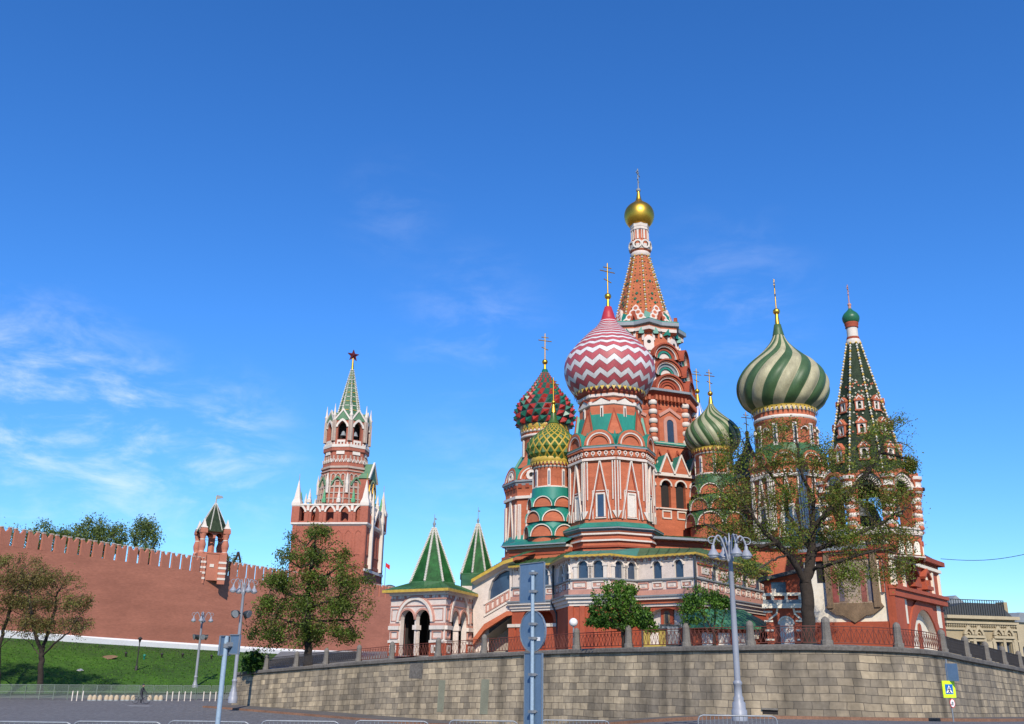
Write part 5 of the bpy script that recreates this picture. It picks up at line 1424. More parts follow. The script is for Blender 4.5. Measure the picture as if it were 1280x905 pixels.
# framed icon on the whitewashed wall
m = MB(); ua, va = fl_.uv(1037, 764); ub, vb = fl_.uv(1095, 690)
uc = (ua + ub) / 2; hw = (ub - ua) / 2
fl_.box(m, ua + .3, ub - .3, va + .2, vb, 0, .12, mat('faded_icon_panel', (.26, .16, .11), .8, .5, 1.1, fine=.35, tint=(.40, .33, .24)))
OCH = mat('ochre_frame', (.20, .135, .08), .8, .3, 1.5, fine=.3)
fl_.box(m, ua, ua + .42, va + .2, vb, 0, .35, OCH); fl_.box(m, ub - .42, ub, va + .2, vb, 0, .35, OCH); fl_.box(m, ua, ub, vb, vb + .4, 0, .38, OCH)
fl_.prism(m, [(ua - .2, va + .25), (ua + .6, va - .3), (uc - .9, va - .35), (uc, va - .9), (uc + .9, va - .35), (ub - .6, va - .3), (ub + .2, va + .25), (ub, va + .55), (ua, va + .55)], 0, .24, OCH)
for (a, b, c, d, col) in ((.10, .22, .1, .75, (.26, .07, .06)), (.24, .33, .12, .62, (.12, .10, .12)), (.40, .60, .2, .88, (.34, .27, .20)), (.66, .76, .1, .66, (.27, .09, .07)), (.79, .9, .12, .74, (.15, .14, .16))):
    fl_.prism(m, archpoly(lerp(ua, ub, (a + b) / 2), lerp(va, vb, c) + .2, (b - a) * 2 * hw, (vb - va) * (d - c), 6), .1, .14, mat('faded_figure_paint', col, .8, .4, 2))
m.build('framed_icon', base)
uv0 = fl_.uv(1052, 700)
for k in range(3):
    m = MB(); fl_.prism(m, archpoly(-fl_.w0 * .55 + k * 2.2, H * .70, .9, 1.9, 8), -.02, .04, DARK); m.build('base_opening', bell)
RBf = B.r(640, 56); zb0 = B.z(682)
m = MB()
for f in facets(B.x, B.Y, zE - .5, zb0 + .4, RBf * 1.02, RBf * 1.02, VF):
    for u in (-.55, 0, .55): f.prism(m, archpoly(u * f.w0, f.h * .18, f.w0 * .42, f.h * .62, 8), 0, .08, CREAM); f.ring(m, u * f.w0, f.h * .8 - f.w0 * .21, f.w0 * .21, f.w0 * .27, 0, .14, BRICKD, seg=8)
    f.box(m, -f.w0, f.w0, f.h * .06, f.h * .12, 0, .16, PINKW)
m.build('drum_panels', bell)
# octagonal belfry, open arches through which the sky shows
RBf = B.r(640, 56); zb0, zb1 = B.z(682), B.z(600)
m = MB(); pils = []; wt = MB()
m.lathe(B.x, B.Y, [(RBf * 1.02, zE - .5), (RBf * 1.02, zb0 + .4), (RBf * 1.06, zb0 + .5), (RBf * 1.06, zb0 + .9), (RBf * .6, zb0 + .95)], lambda j, i: BRICK if j == 0 else PINKW, 8, VF, False)
fo = facets(B.x, B.Y, zb0 + .9, zb1, RBf, RBf, VF, 8, False)
for f in fo:
    w, h = f.w0, f.h
    aw = w * 1.22; ah = h * .95
    f.wall(m, [(-w, 0), (w, 0), (w, h), (-w, h)], [archpoly(0, .02, aw, ah, 12)], 1.3, BRICK, BRICK)
    r_ = aw / 2
    f.ring(wt, 0, ah - r_, r_, r_ * 1.22, 0, .22, WHITE, seg=14)
    for k in range(13):
        a = PI * (k + .5) / 13; f.prism(wt, [((r_ - .0) * math.cos(a - .07), ah - r_ + r_ * math.sin(a - .07)), (r_ * math.cos(a + .07), ah - r_ + r_ * math.sin(a + .07)), ((r_ - .35) * math.cos(a), ah - r_ + (r_ - .35) * math.sin(a))], -.3, .12, WHITE)
    f.ring(m, 0, ah - r_, r_ * 1.22, r_ * 1.52, -1.2, .42, BRICK, seg=14, ogee=.10)
    for s_ in (-1, 1):
        u = s_ * w * .79
        for j in range(6): f.box(wt, u - w * .17, u + w * .17, h * (.04 + j * .105), h * (.085 + j * .105), 0, .25, PINKW if j % 2 == 0 else BRICK)
        f.box(wt, u - w * .24, u + w * .24, h * .64, h * .70, -.2, .4, BRICKD); f.box(wt, u - w * .22, u + w * .22, h * .70, h * .76, -.2, .34, WHITE)
    f.box(wt, -w * 1.02, w * 1.02, h * .0, h * .035, -.2, .3, PINKW)
for k in range(8):
    a = VF + k * PI / 4; x, y = B.x + RBf * 1.0 * math.cos(a), B.Y + RBf * math.sin(a); z0 = zb0 + .9; z1 = zb1; pil = MB(); pils.append(pil)
    for j in range(9):
        za, zb_ = lerp(z0, z1 - 1.6, j / 9), lerp(z0, z1 - 1.6, (j + 1) / 9)
        pil.lathe(x, y, [(.36, za), (.43, za + .1), (.43, zb_ - .1), (.36, zb_)], WHITE if j % 2 else BRICK, 8)
    pil.lathe(x, y, [(.50, z1 - 1.6), (.64, z1 - 1.45), (.64, z1 - 1.15), (.52, z1 - 1.05), (.52, z1 - .7), (.68, z1 - .5), (.68, z1 - .25)], lambda j, i: BRICKD if j in (1, 4) else WHITE, 8)
belf = m.build('open_belfry', bell)
for pil in pils: pil.build('corner_shaft', belf)
wt.build('arch_trim', belf)
m = MB()
for (dx, dy, s_) in ((-1.6, -1.5, 1.0), (1.7, -1.2, .8), (0, .8, 1.3)):
    z = B.z(632); m.lathe(B.x + dx, B.Y + dy, [(.9 * s_, z - 1.2 * s_), (.8 * s_, z - .9 * s_), (.55 * s_, z - .2 * s_), (.4 * s_, z + .15 * s_), (.02, z + .35 * s_)], DARKM, 14); m.tube((B.x + dx, B.Y + dy, z), (B.x + dx, B.Y + dy, B.z(612)), .08, .08, DARKM, 5)
m.tube((B.x - 4, B.Y - 1.2, B.z(614)), (B.x + 4, B.Y - 1.2, B.z(614)), .16, .16, BARK, 6); m.tube((B.x - 4, B.Y + .8, B.z(614)), (B.x + 4, B.Y + .8, B.z(614)), .16, .16, BARK, 6)
m.build('bells', belf)
Bt = Axis(1078, 500, 75); Bt.x = B.x
zq0, zq1 = B.z(600), B.z(429); Rq0, Rq1 = B.r(598, 50), B.r(430, 7.8)
m = MB(); m.lathe(B.x, B.Y, [(RBf * .5, zb1 - 1.2), (Rq0 * 1.03, zq0 - .9), (Rq1, zq1)], TENTD, 8, VF, False)
tent_b = m.build('tent_roof', bell)
m = MB()
for k in range(8):
    a = VF + k * PI / 4
    for j in range(46):
        t_ = (j + .5) / 46; r_ = lerp(Rq0, Rq1, t_) + .05; z = lerp(zq0, zq1, t_); s_ = .135
        m.lathe(B.x + r_ * math.cos(a), B.Y + r_ * math.sin(a), [(.01, z - s_), (s_, z), (.01, z + s_)], SPW if j % 3 else BEADY, 5, 0, False)
SP1 = mat('glaze_spot', (.38, .36, .26), .5, .2, 1)
random.seed(4)
for f in facets(B.x, B.Y, zq0, zq1, Rq0, Rq1, VF):
    for _ in range(46):
        t_ = .28 + random.random() * .42; w = lerp(f.w0, f.w1, t_); u = (random.random() - .5) * 1.5 * w; s_ = .09
        f.prism(m, [(u - s_, t_ * f.h), (u, t_ * f.h - s_), (u + s_, t_ * f.h), (u, t_ * f.h + s_)], 0, .04, SP1 if random.random() < .6 else BRICK)
m.build('bead_pattern', tent_b)
for f in facets(B.x, B.Y, zq0, zq1, Rq0, Rq1, VF):
    for t_, s_ in ((.105, 1.0), (.29, .9), (.468, .8)):
        m = MB(); v = t_ * f.h; w = lerp(f.w0, f.w1, t_)
        up = Vector((0, 0, 1)); g = F(f.P(0, v, 0), f.u, up)
        ww = .34 * s_; hh = .92 * s_; dp = .25
        d0 = -.9
        g.wall(m, [(-ww, 0), (ww, 0), (ww, hh), (-ww, hh)], [archpoly(0, .06, ww * .95, hh * .84, 8)], .2, WHITE, WHITE, DARK)
        g.box(m, -ww - .08, -ww, 0, hh, d0, .02, BRICK); g.box(m, ww, ww + .08, 0, hh, d0, .02, BRICK)
        g.box(m, -ww - .14, ww + .14, hh, hh + .10, d0, .1, BRICK)
        g.prism(m, [(-ww - .17, hh + .10), (ww + .17, hh + .10), (0, hh + .66 * s_)], d0, .07, BRICK)
        g.stroke(m, [(-ww * .7, hh + .18), (0, hh + .5 * s_), (ww * .7, hh + .18)], .08, .06, .1, WHITE)
        g.box(m, -ww - .12, ww + .12, -.12, 0, d0, .1, BRICK)
        m.build('dormer', tent_b)
m = MB()
m.lathe(B.x, B.Y, [(Rq1 * 1.0, zq1 - .2), (Rq1 * 1.18, zq1 + .1), (Rq1 * 1.0, zq1 + .3)], WHITE, 16)
m.lathe(B.x, B.Y, [(B.r(427, 7.2), B.z(428)), (B.r(425, 7.9), B.z(425)), (B.r(422, 7.4), B.z(422))], BRICKD, 16)
m.lathe(B.x, B.Y, [(B.r(420, 6.6), B.z(422.5)), (B.r(420, 6.6), B.z(409))], WHITE, 20)
m.lathe(B.x, B.Y, [(B.r(408, 7.3), B.z(410.5)), (B.r(408, 8), B.z(409.5)), (B.r(408, 7.3), B.z(408.5)), (B.r(408, 8.4), B.z(406)), (B.r(408, 8.2), B.z(403)), (B.r(404, 7), B.z(402))], BRICKD, 20)
m.build('neck', tent_b)
m = MB(); m.lathe(B.x, B.Y, smooth_prof(B.prof([(405, 7), (403, 9), (399, 10.3), (396, 10), (392.5, 8), (390, 5.3), (387.5, 2.8), (385, 1.2)]), 30), mat('bell_dome_green', (.02, .12, .055), .4, .15, 1), 28); m.build('small_green_dome', tent_b)
cross(bell, B.x, B.Y, B.z(380), B.z(356), .05, B.z(381), B.r(381, 2.3), PINK, R(60), [(.12, B.z(387)), (.12, B.z(382))])
# ---------- two-storey gallery round the cathedral's foot
GP = [(640, 84.0), (695, 80.5), (713, 74.5), (762, 72.8), (797, 74.6), (870, 71.0), (962, 86)]
gp = [at(px, 765, Y) for px, Y in GP]; gp = [Vector((p.x, p.y, 0)) for p in gp]
zG = 2.4
zE_, zSill, zPar, zCor, zCor2 = at(745, 695.8, 73.3).z, at(745, 722.5, 73.3).z, at(745, 741, 73.3).z, at(745, 745, 73.3).z, at(745, 757, 73.3).z
low = MB(); up = MB(); pk = MB(); co = MB(); gl = []
segF = []
for i in range(len(gp) - 1):
    a, b = gp[i], gp[i + 1]
    f = F((a + b) / 2 + Vector((0, 0, zG)), b - a, (0, 0, 1)); f.w0 = (b - a).length / 2; segF.append(f)
gallery = None
def v_of(z): return z - zG
wins = {1: [(703, 3), (709.5, 3)], 2: [(729, 6.6), (748, 6.6)], 3: [(773, 5.6), (789, 5.6)], 4: [(821.5, 5.4), (848.8, 5.4)], 0: [(660, 6.0), (681, 6)], 5: [(893, 4), (912, 4), (930, 4), (946, 4)]}
def upx(f, px):
    return f.uv(px, 712)[0]
lowholes = {0: [(672, 20, 757.5)], 4: [(832.5, 27, 760)]}
winobjs = []
for i, f in enumerate(segF):
    w = f.w0; holes = []
    for px, hw_ in wins.get(i, []):
        uc, uw = upx(f, px), abs(upx(f, px + hw_) - upx(f, px - hw_))
        zt_ = zE_ - .27; zb_ = zSill + .02
        holes.append(archpoly(uc, v_of(zb_), max(uw, .62), zt_ - zb_, 10)); winobjs.append((f, uc, v_of(zb_), max(uw, .62), zt_ - zb_))
    f.wall(up, [(-w, v_of(zCor)), (w, v_of(zCor)), (w, v_of(zE_)), (-w, v_of(zE_))], holes, .18, PINKW, WHITE)
    lh = []
    for px, hw_, yt in lowholes.get(i, []):
        u0, u1 = f.uv(px - hw_, 780)[0], f.uv(px + hw_, 780)[0]; u0 = max(u0, -w + .25); u1 = min(u1, w - .25); top = f.uv(px, yt)[1]
        r_ = (u1 - u0) / 2; k = min(1, (top - 1.2) / r_)
        lh.append([(u0, .05), (u1, .05)] + [((u0 + u1) / 2 + r_ * math.cos(PI * j / 14), top - r_ * .72 + r_ * .72 * math.sin(PI * j / 14)) for j in range(15)])
    f.wall(low, [(-w, -1), (w, -1), (w, v_of(zCor2)), (-w, v_of(zCor2))], lh, .6 if i == 4 else 2.6, BRICKP, BRICKP if i != 4 else WHITE, WHITE if i == 4 else BRICKD)
    # cornice between the storeys
    for (z0, z1, d, mm) in ((zCor2, zCor2 + .22, .10, WHITE), (zCor2 + .22, zCor2 + .5, .22, BRICK if i in (3, 4) else WHITE), (zCor2 + .5, zCor, .40, WHITE), (zCor, zCor + .12, .52, GREYM), (zCor + .12, zPar + .28, .16, PINK)):
        f.box(co, -w - d * .41, w + d * .41, v_of(z0), v_of(z1), -.02, d, mm)
    f.box(co, -w - .02, w + .02, v_of(zSill - .12), v_of(zSill), -.02, .16, GREYM)
    # sunk panels of the parapet and the window storey
    n = max(2, int(2 * w / 1.25)); p = 2 * w / n
    for k in range(n):
        u = -w + p * (k + .5); z0, z1 = zPar + .42, zSill - .28
        f.box(pk, u - p * .33, u + p * .33, v_of(z0), v_of(z1), 0, .03, PINK if k % 2 else WHITE)
        f.stroke(pk, [(u - p * .33, v_of(z0)), (u + p * .33, v_of(z0)), (u + p * .33, v_of(z1)), (u - p * .33, v_of(z1))], .09, 0, .08, WHITE if k % 2 else PINK, True)
        f.box(pk, u - p * .12, u + p * .12, v_of(z0) + (z1 - z0) * .3, v_of(z0) + (z1 - z0) * .7, .02, .07, PINKW)
    # frieze of small toothed marks below the eave
    n = max(3, int(2 * w / .36)); p = 2 * w / n
    for k in range(n):
        u = -w + p * (k + .5); f.prism(pk, [(u - p * .22, v_of(zE_ - .24)), (u + p * .22, v_of(zE_ - .24)), (u + p * .3, v_of(zE_ - .06)), (u - p * .3, v_of(zE_ - .06))], 0, .12, PINK if k % 2 else WHITE)
    f.box(pk, -w, w, v_of(zE_ - .31), v_of(zE_ - .27), 0, .10, WHITE)
    # piers with panels between the windows
    if i in (4, 5):
        cs = sorted([upx(f, px) for px, _ in wins[i]]); ed = [-w] + cs + [w]
        for a, b in zip(ed, ed[1:]):
            c = (a + b) / 2; ww = (b - a) * .5 - .75
            if ww > .25:
                f.box(pk, c - ww, c + ww, v_of(zSill + .15), v_of(zE_ - .62), 0, .05, PINK); f.box(pk, c - ww * .55, c + ww * .55, v_of(zSill + .35), v_of(zE_ - .8), 0, .1, WHITE)
                f.box(pk, c - ww - .1, c + ww + .1, v_of(zE_ - .62), v_of(zE_ - .5), 0, .14, BRICKD)
    else:
        for px, hw_ in wins.get(i, []):
            uc = upx(f, px); uw = max(abs(upx(f, px + hw_) - upx(f, px - hw_)), .62) / 2
            for s_ in (-1, 1):
                f.box(pk, uc + s_ * (uw + .17) - .15, uc + s_ * (uw + .17) + .15, v_of(zSill), v_of(zE_ - .27) - uw, 0, .14, WHITE)
                f.box(pk, uc + s_ * (uw + .17) - .2, uc + s_ * (uw + .17) + .2, v_of(zE_ - .27) - uw, v_of(zE_ - .27) - uw + .16, 0, .2, WHITE)
gallery = low.build('gallery_ground_floor', cath)
for b, n_ in ((up, 'gallery_upper_floor'), (pk, 'gallery_ornament'), (co, 'gallery_cornice')): b.build(n_, cath)
for f, uc, v0, uw, h in winobjs:
    m = MB(); f.prism(m, archpoly(uc, v0, uw, h, 10), -.24, -.16, GLASS); f.ring(m, uc, v0 + h - uw / 2, uw / 2, uw / 2 + .12, 0, .12, WHITE, seg=10)
    f.box(m, uc - uw / 2 - .06, uc + uw / 2 + .06, v0 - .06, v0, -.3, .1, WHITE)
    m.build('gallery_window', gallery)
# details of the ground floor: pilasters, niche, white arch with icon window and a yellow booth stands in front
f = segF[0]; m = MB()
for u in (-.98, -.60, .72, .98): f.box(m, u * f.w0 - .35, u * f.w0 + .35, -1, v_of(zCor2) * .62, 0, .12, BRICKP); f.box(m, u * f.w0 - .42, u * f.w0 + .42, v_of(zCor2) * .60, v_of(zCor2) * .68, 0, .2, WHITE)
m.build('ground_floor_trim', cath); m = MB()
f = segF[2]
for u in (-.95, -.35, .35, .95): f.box(m, u * f.w0 - .22, u * f.w0 + .22, -1, v_of(zCor2), 0, .14, BRICKP)
f.box(m, -.28 * f.w0, .28 * f.w0, -1, v_of(zCor2) * .72, 0, .06, BRICKD)
m.build('ground_floor_trim', cath); m = MB()
f = segF[4]; ui, vi = f.uv(830, 783)
f.box(m, ui - .55, ui + .55, vi, vi + 1.25, -.6, -.45, BRICKP); f.prism(m, [(ui - .7, vi + 1.25), (ui + .7, vi + 1.25), (ui, vi + 1.95)], -.6, -.42, BRICKP)
f.prism(m, archpoly(ui, vi + .15, .55, 1.05, 6), -.5, -.42, OCH); f.prism(m, archpoly(ui, vi + .25, .26, .8, 6), -.45, -.39, DARKM)
f.box(m, ui - .6, ui + .6, vi - .15, vi, -.6, -.38, PINKW)
u0, v0 = f.uv(808, 805); u1, v1 = f.uv(862, 805)
f.box(m, ui - .8, ui + 2.2, .0, 1.1, -.6, -.5, GREYM)
m.build('icon_window', gallery)
# roof of the gallery: eave with gilded edge, green sheets rising to the towers
m = MB(); er = MB()
nn = []
def outn(i): 
    a = segF[max(0, i - 1)].n; b = segF[min(i, len(segF) - 1)].n
    return (a + b).normalized() if (a + b).length > .3 else a
outer = [gp[i] + outn(i) * .60 + Vector((0, 0, zE_ + .16)) for i in range(len(gp))]
cc = [(at(655, 688, 97)), (at(700, 686, 92)), (at(716, 690.5, 82)), (at(763, 689, 80.5)), (at(800, 688, 80)), (at(874, 670, 80)), (at(955, 668, 92))]
inner = [Vector((p.x, p.y, 0)) for p in cc]
zin = [at(690, 687, 94).z, at(700, 686, 92).z - .4, zE_ + 1.35, zE_ + 1.35, zE_ + 1.5, zE_ + 1.55, zE_ + 1.55]
inner = [Vector((p.x, p.y, z)) for p, z in zip(inner, zin)]
def roofm(j, i): return GREEN if j >= 1 else (GOLDT)
m.grid([[p - Vector((0, 0, .13)) for p in outer], outer, inner], lambda j, i: GOLDT if j == 0 else (TEAL if i in (2, 3) else GREEN), False, False)
m.grid([[gp[i] + Vector((0, 0, zE_ - .05)) for i in range(len(gp))], [p - Vector((0, 0, .13)) for p in outer]], PINKW, False, False)
# standing seams of the sheet roof
for i in range(len(gp) - 1):
    n = max(3, int((gp[i + 1] - gp[i]).length / .8))
    for k in range(1, n):
        t = k / n; a = outer[i].lerp(outer[i + 1], t); b = inner[i].lerp(inner[i + 1], t)
        m.tube(a + Vector((0, 0, .02)), b + Vector((0, 0, .02)), .03, .03, TEAL if i in (2, 3) else GREEN, 4, False)
    n = max(4, int((gp[i + 1] - gp[i]).length / .4))
    for k in range(n):
        t0, t1, t2 = k / n, (k + .5) / n, (k + 1) / n
        a, b, c = (outer[i].lerp(outer[i + 1], t) - Vector((0, 0, .13)) for t in (t0, t2, t1))
        m.face([a + outn(i) * .01, b + outn(i) * .01, c - Vector((0, 0, .07))], GOLDT)
m.build('gallery_roof', cath)
# second green skirt with red band, right of the front tower
m = MB()
q0, q1 = at(824, 679, 86.5), at(965, 679, 90)
ff = F(Vector(((q0.x + q1.x) / 2, (q0.y + q1.y) / 2, 0)), Vector((q1.x - q0.x, q1.y - q0.y, 0)), (0, 0, 1)); ww = (q1 - q0).length / 2 + 2
za, zb_, zc_ = at(850, 682, 87).z, at(850, 676.5, 87).z, at(850, 665, 87).z
ff.box(m, -ww, ww, 3, za + .0, -4, 0, BRICK); ff.box(m, -ww, ww, za, zb_, -4, .12, BRICKP); ff.box(m, -ww, ww, zb_, zb_ + .25, -4, .35, PINKW)
m.face([ff.P(-ww, zb_ + .26, .8), ff.P(ww, zb_ + .26, .8), ff.P(ww, zc_, -2.8), ff.P(-ww, zc_, -2.8)], GREEN); m.face([ff.P(-ww, zb_ + .04, .8), ff.P(ww, zb_ + .04, .8), ff.P(ww, zb_ + .26, .8), ff.P(-ww, zb_ + .26, .8)], GREYM)
for k in range(1, 20): m.tube(ff.P(-ww + k * ww / 10, zb_ + .28, .8), ff.P(-ww + k * ww / 10, zc_ + .02, -2.8), .03, .03, GREEN, 4, False)
m.build('upper_skirt_roof', cath)
# drain pipes
m = MB()
for i, off in ((1, .0),):
    p = gp[i] + segF[1].n * .25
    m.path([p + Vector((0, 0, zE_)), p + Vector((0, 0, zCor + .5)), p + outn(i) * .5 + Vector((.3, 0, zCor - .2)), p + outn(i) * .3 + Vector((.5, -.4, zCor2 - .3)), p + outn(i) * .1 + Vector((.5, -.4, 3))], .08, DARKM, 6)
m.build('drain_pipe', cath); m = MB()
p = gp[5] + outn(5) * .3; m.path([p + Vector((0, 0, zE_)), p + Vector((0, 0, 3))], .08, DARKM, 6)
m.build('drain_pipe', cath)

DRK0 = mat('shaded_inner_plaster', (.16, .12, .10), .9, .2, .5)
# ---------- stair flight and white entrance porch with two green tents, left
P0, P1, P2 = (at(487, 790, 82.5), at(556, 790, 78.8), at(592, 790, 86.5))
P0, P1, P2 = (Vector((p.x, p.y, 0)) for p in (P0, P1, P2)); P3 = P0 + P2 - P1
zpb = 1.9; zpe = at(556, 737, 78.8).z
porch = MB(); ptrim = MB()
PF = []
for a, b in ((P0, P1), (P1, P2), (P2, P3), (P3, P0)):
    f = F((a + b) / 2 + Vector((0, 0, zpb)), b - a, (0, 0, 1)); f.w0 = (b - a).length / 2; PF.append(f)
Hp = zpe - zpb
for i, f in enumerate(PF):
    w = f.w0
    if i == 3 or i == 2:
        holes = [archpoly(0, .03, w * .8, Hp * .72, 10)] if i == 3 else []
    else:
        aw = w * .52; g_ = w * .05
        cxo = -.06 * w if i == 0 else -.10 * w
        holes = [[(cxo + s_ * (aw / 2 + g_ / 2) + x * 1.0, y) for x, y in archpoly(0, .9 if False else .03, aw, Hp * .70, 10)] for s_ in (-1, 1)]
    f.wall(porch, [(-w, 0), (w, 0), (w, Hp), (-w, Hp)], holes, .45, PINKW, PINKW)
    if i > 1: continue
    # slender hanging column between the arches, drum pendant
    f.ring(ptrim, cxo, Hp * .52, aw * 1.12, aw * 1.26, 0, .18, WHITE, seg=14); f.ring(ptrim, cxo, Hp * .52, aw * 1.26, aw * 1.36, 0, .12, PINK, seg=14)
    for s_ in (-1, 1):
        f.ring(ptrim, cxo + s_ * (aw / 2 + g_ / 2), Hp * .70 + .03 - aw / 2, aw * .5, aw * .60, 0, .12, PINK, seg=10)
    f.box(ptrim, cxo - .22, cxo + .22, Hp * .40, Hp * .47, -.5, .12, PINKW)
    f.box(ptrim, cxo - .13, cxo + .13, 0, Hp * .38, -.45, -.2, PINKW)
    # heavy corner piers
    ow = aw + g_ / 2
    for (u0, u1) in ((-w, cxo - ow - .05), (cxo + ow + .05, w)):
        f.box(ptrim, u0, u1, Hp * .40, Hp * .46, -.02, .22, WHITE); f.box(ptrim, u0 + .0, u1, Hp * .46, Hp * .50, -.02, .12, PINK)
        f.box(ptrim, u0, u1, 0, Hp * .20, -.02, .14, BRICKP); f.box(ptrim, u0, u1, Hp * .20, Hp * .24, -.02, .2, WHITE)
        uc = (u0 + u1) / 2; hw = (u1 - u0) / 2
        n = 2 if hw > .8 else 1
        for k in range(n):
            c = u0 + (u1 - u0) * (k + .5) / n; q = (u1 - u0) / n * .34
            f.stroke(ptrim, [(c - q, Hp * .27), (c + q, Hp * .27), (c + q, Hp * .38), (c - q, Hp * .38)], .10, 0, .10, PINK, True)
            f.box(ptrim, c - q, c + q, Hp * .05, Hp * .17, .1, .17, WHITE); f.box(ptrim, c - q * .4, c + q * .4, Hp * .08, Hp * .14, .15, .19, OCH)
            f.stroke(ptrim, [(c - q, Hp * .54), (c + q, Hp * .54), (c + q, Hp * .72), (c - q, Hp * .72)], .06, 0, .06, PINK, True)
    for (v0, v1, d, mm) in ((.76, .775, .08, PINK), (.86, .88, .08, PINK), (.93, .96, .16, WHITE), (.96, 1.0, .26, PINKW)): f.box(ptrim, -w - d * .4, w + d * .4, Hp * v0, Hp * v1, -.02, d, mm)
    n = int(2 * w / .45)
    for k in range(n): f.box(ptrim, -w + 2 * w * (k + .3) / n, -w + 2 * w * (k + .7) / n, Hp * .885, Hp * .925, 0, .1, PINK if k % 2 else WHITE)
pc = porch.build('entrance_porch', cath, 'white entrance porch with paired arches under green tents')
ptrim.build('porch_ornament', pc)
m = MB()
for f_ in (PF[2], PF[3]): f_.box(m, -f_.w0 + 1.02, f_.w0 - 1.02, 0, Hp, -1.3, -1.02, DARK) if f_ is PF[3] else f_.box(m, -f_.w0 + 1.02, f_.w0 - 1.02, 0, Hp, -1.3, -1.02, DRK0)  # inner walls, and the ceiling below, coloured dark to stand for the porch's shade
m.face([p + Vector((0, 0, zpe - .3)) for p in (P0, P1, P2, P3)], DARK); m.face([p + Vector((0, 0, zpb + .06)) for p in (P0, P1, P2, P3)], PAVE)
for k in range(6):
    f = PF[2]; f.box(m, -f.w0 * .8, f.w0 * .8, .06 + k * .3, .36 + k * .3, -2.6 + k * .4, -.05, PAVE)
m.build('porch_floor', pc)
m = MB(); ce = (P0 + P2) / 2
ev = [p + (p - ce).normalized() * .9 + Vector((0, 0, zpe + .05)) for p in (P0, P1, P2, P3)]
zr_ = at(540, 728, 82).z
tp = [ce + (p - ce) * .62 + Vector((0, 0, zr_)) for p in (P0, P1, P2, P3)]
m.grid([[p - Vector((0, 0, .18)) for p in ev], [p + Vector((0, 0, .05)) for p in ev], tp], lambda j, i: GOLDT if j == 0 else GREEN, True, False); m.face(tp, GREEN); m.face([p - Vector((0, 0, .17)) for p in ev][::-1], PINKW)
for i in range(2):
    for k in range(1, 12):
        t = k / 12; m.tube(ev[i].lerp(ev[i + 1], t) + Vector((0, 0, .07)), tp[i].lerp(tp[i + 1], t) + Vector((0, 0, .02)), .03, .03, GREEN, 4, False)
m.build('porch_roof', pc)
def tent(name, pxb, yb, hwb, pya, Y, parent, yfin, cx=None):
    A = Axis(pxb, yb, Y)
    if cx is not None: A.x = cx
    m = MB(); r0 = A.r(yb, hwb); z0, z1 = A.z(yb), A.z(pya)
    m.lathe(A.x, Y, [(r0 * .98, z0 - 1.4), (r0 * .98, z0 - .5), (r0 * 1.04, z0 - .4), (r0 * 1.04, z0), (r0, z0 + .1), (.10, z1)], lambda j, i: TENTG if j == 4 else GREEN, 8, VF - PI / 8 + R(9), False)
    o = m.build(name, parent)
    m = MB()
    for k in range(8):
        a = VF - PI / 8 + R(9) + k * PI / 4
        for j in range(34):
            t_ = (j + .5) / 34; r_ = lerp(r0, .1, t_) + .04; z = lerp(z0 + .1, z1, t_); s_ = .125
            m.lathe(A.x + r_ * math.cos(a), Y + r_ * math.sin(a), [(.01, z - s_), (s_, z), (.01, z + s_)], SPW, 4, 0, False)
    m.build('ridge_bead_pattern', o)
    m = MB(); m.lathe(A.x, Y, [(.22, z1 - .6), (.25, z1 - .45), (.11, z1 - .3), (.09, z1 + .2), (.15, z1 + .35), (.09, z1 + .5), (.03, z1 + .7), (.02, A.z(yfin))], GREYM, 8)
    f = F((A.x, Y, A.z(yfin) - .5), (.8, .6, 0), (0, 0, 1)); f.prism(m, [(0, 0), (.26, .05), (.2, .16), (0, .2)], -.02, .02, GREYM); m.build('finial', o)
    return o
tent('porch_tent', 540, 730, 29, 660, 82.6, pc, 643)
tent('rear_porch_tent', 596, 719, 21, 655, 97, pc, 634)
# covered stair between porch and gallery
m = MB(); st = MB()
a0 = Vector((P2.x, P2.y, 0)) + Vector((-.3, -.6, 0)); a1 = gp[0] + Vector((.6, -.2, 0))
fs_ = F(Vector((a0.x, a0.y, 0)), Vector((a1.x - a0.x, a1.y - a0.y, 0)), (0, 0, 1)); Ls = (Vector((a1.x, a1.y, 0)) - Vector((a0.x, a0.y, 0))).length
def zz(px, py): return fs_.uv(px, py)
A1 = [zz(592, 800), zz(606, 781), zz(634, 765), zz(640, 765), zz(640, 700), zz(634, 702), zz(597, 721), zz(590, 730)]
vhole = [zz(610, 752), zz(624, 745), zz(637, 737), zz(637, 713.5), zz(631, 713), zz(622, 717.5), zz(615, 726), zz(611, 738)]
fs_.wall(m, A1, [vhole], .4, PINKW, WHITE, GLASS)
m.build('stair_wall', cath)
und = MB(); B1 = [zz(592, 806), zz(606, 788), zz(634, 770), zz(641, 769), zz(641, 764), zz(634, 764), zz(606, 780), zz(592, 798)]
fs_.prism(und, B1, -.3, .12, BRICK)
und.build('stair_stringer', cath)
tr = MB()
for k in range(5):
    p_, q_ = zz(608 + k * 6, 765.5 - k * 3.6), zz(608 + k * 6, 756 - k * 3.6)
    p2, q2 = zz(612.2 + k * 6, 763 - k * 3.6), zz(612.2 + k * 6, 753.5 - k * 3.6)
    fs_.stroke(tr, [p_, p2, q2, q_], .10, 0, .07, PINK, True)
for dy in (0, 15): fs_.stroke(tr, [zz(606, 770 - dy), zz(636, 752.5 - dy)], .12, 0, .12, WHITE)
for k in range(9):
    t = k / 8; px, py = lerp(603, 634, t), lerp(722, 706, t); u_, v_ = zz(px, py); fs_.box(tr, u_ - .1, u_ + .1, v_, v_ + .28, 0, .1, PINK if k % 2 else WHITE)
fs_.ring(tr, vhole[0][0] + 2.0, vhole[0][1], 0.01, .02, 0, .01, WHITE)
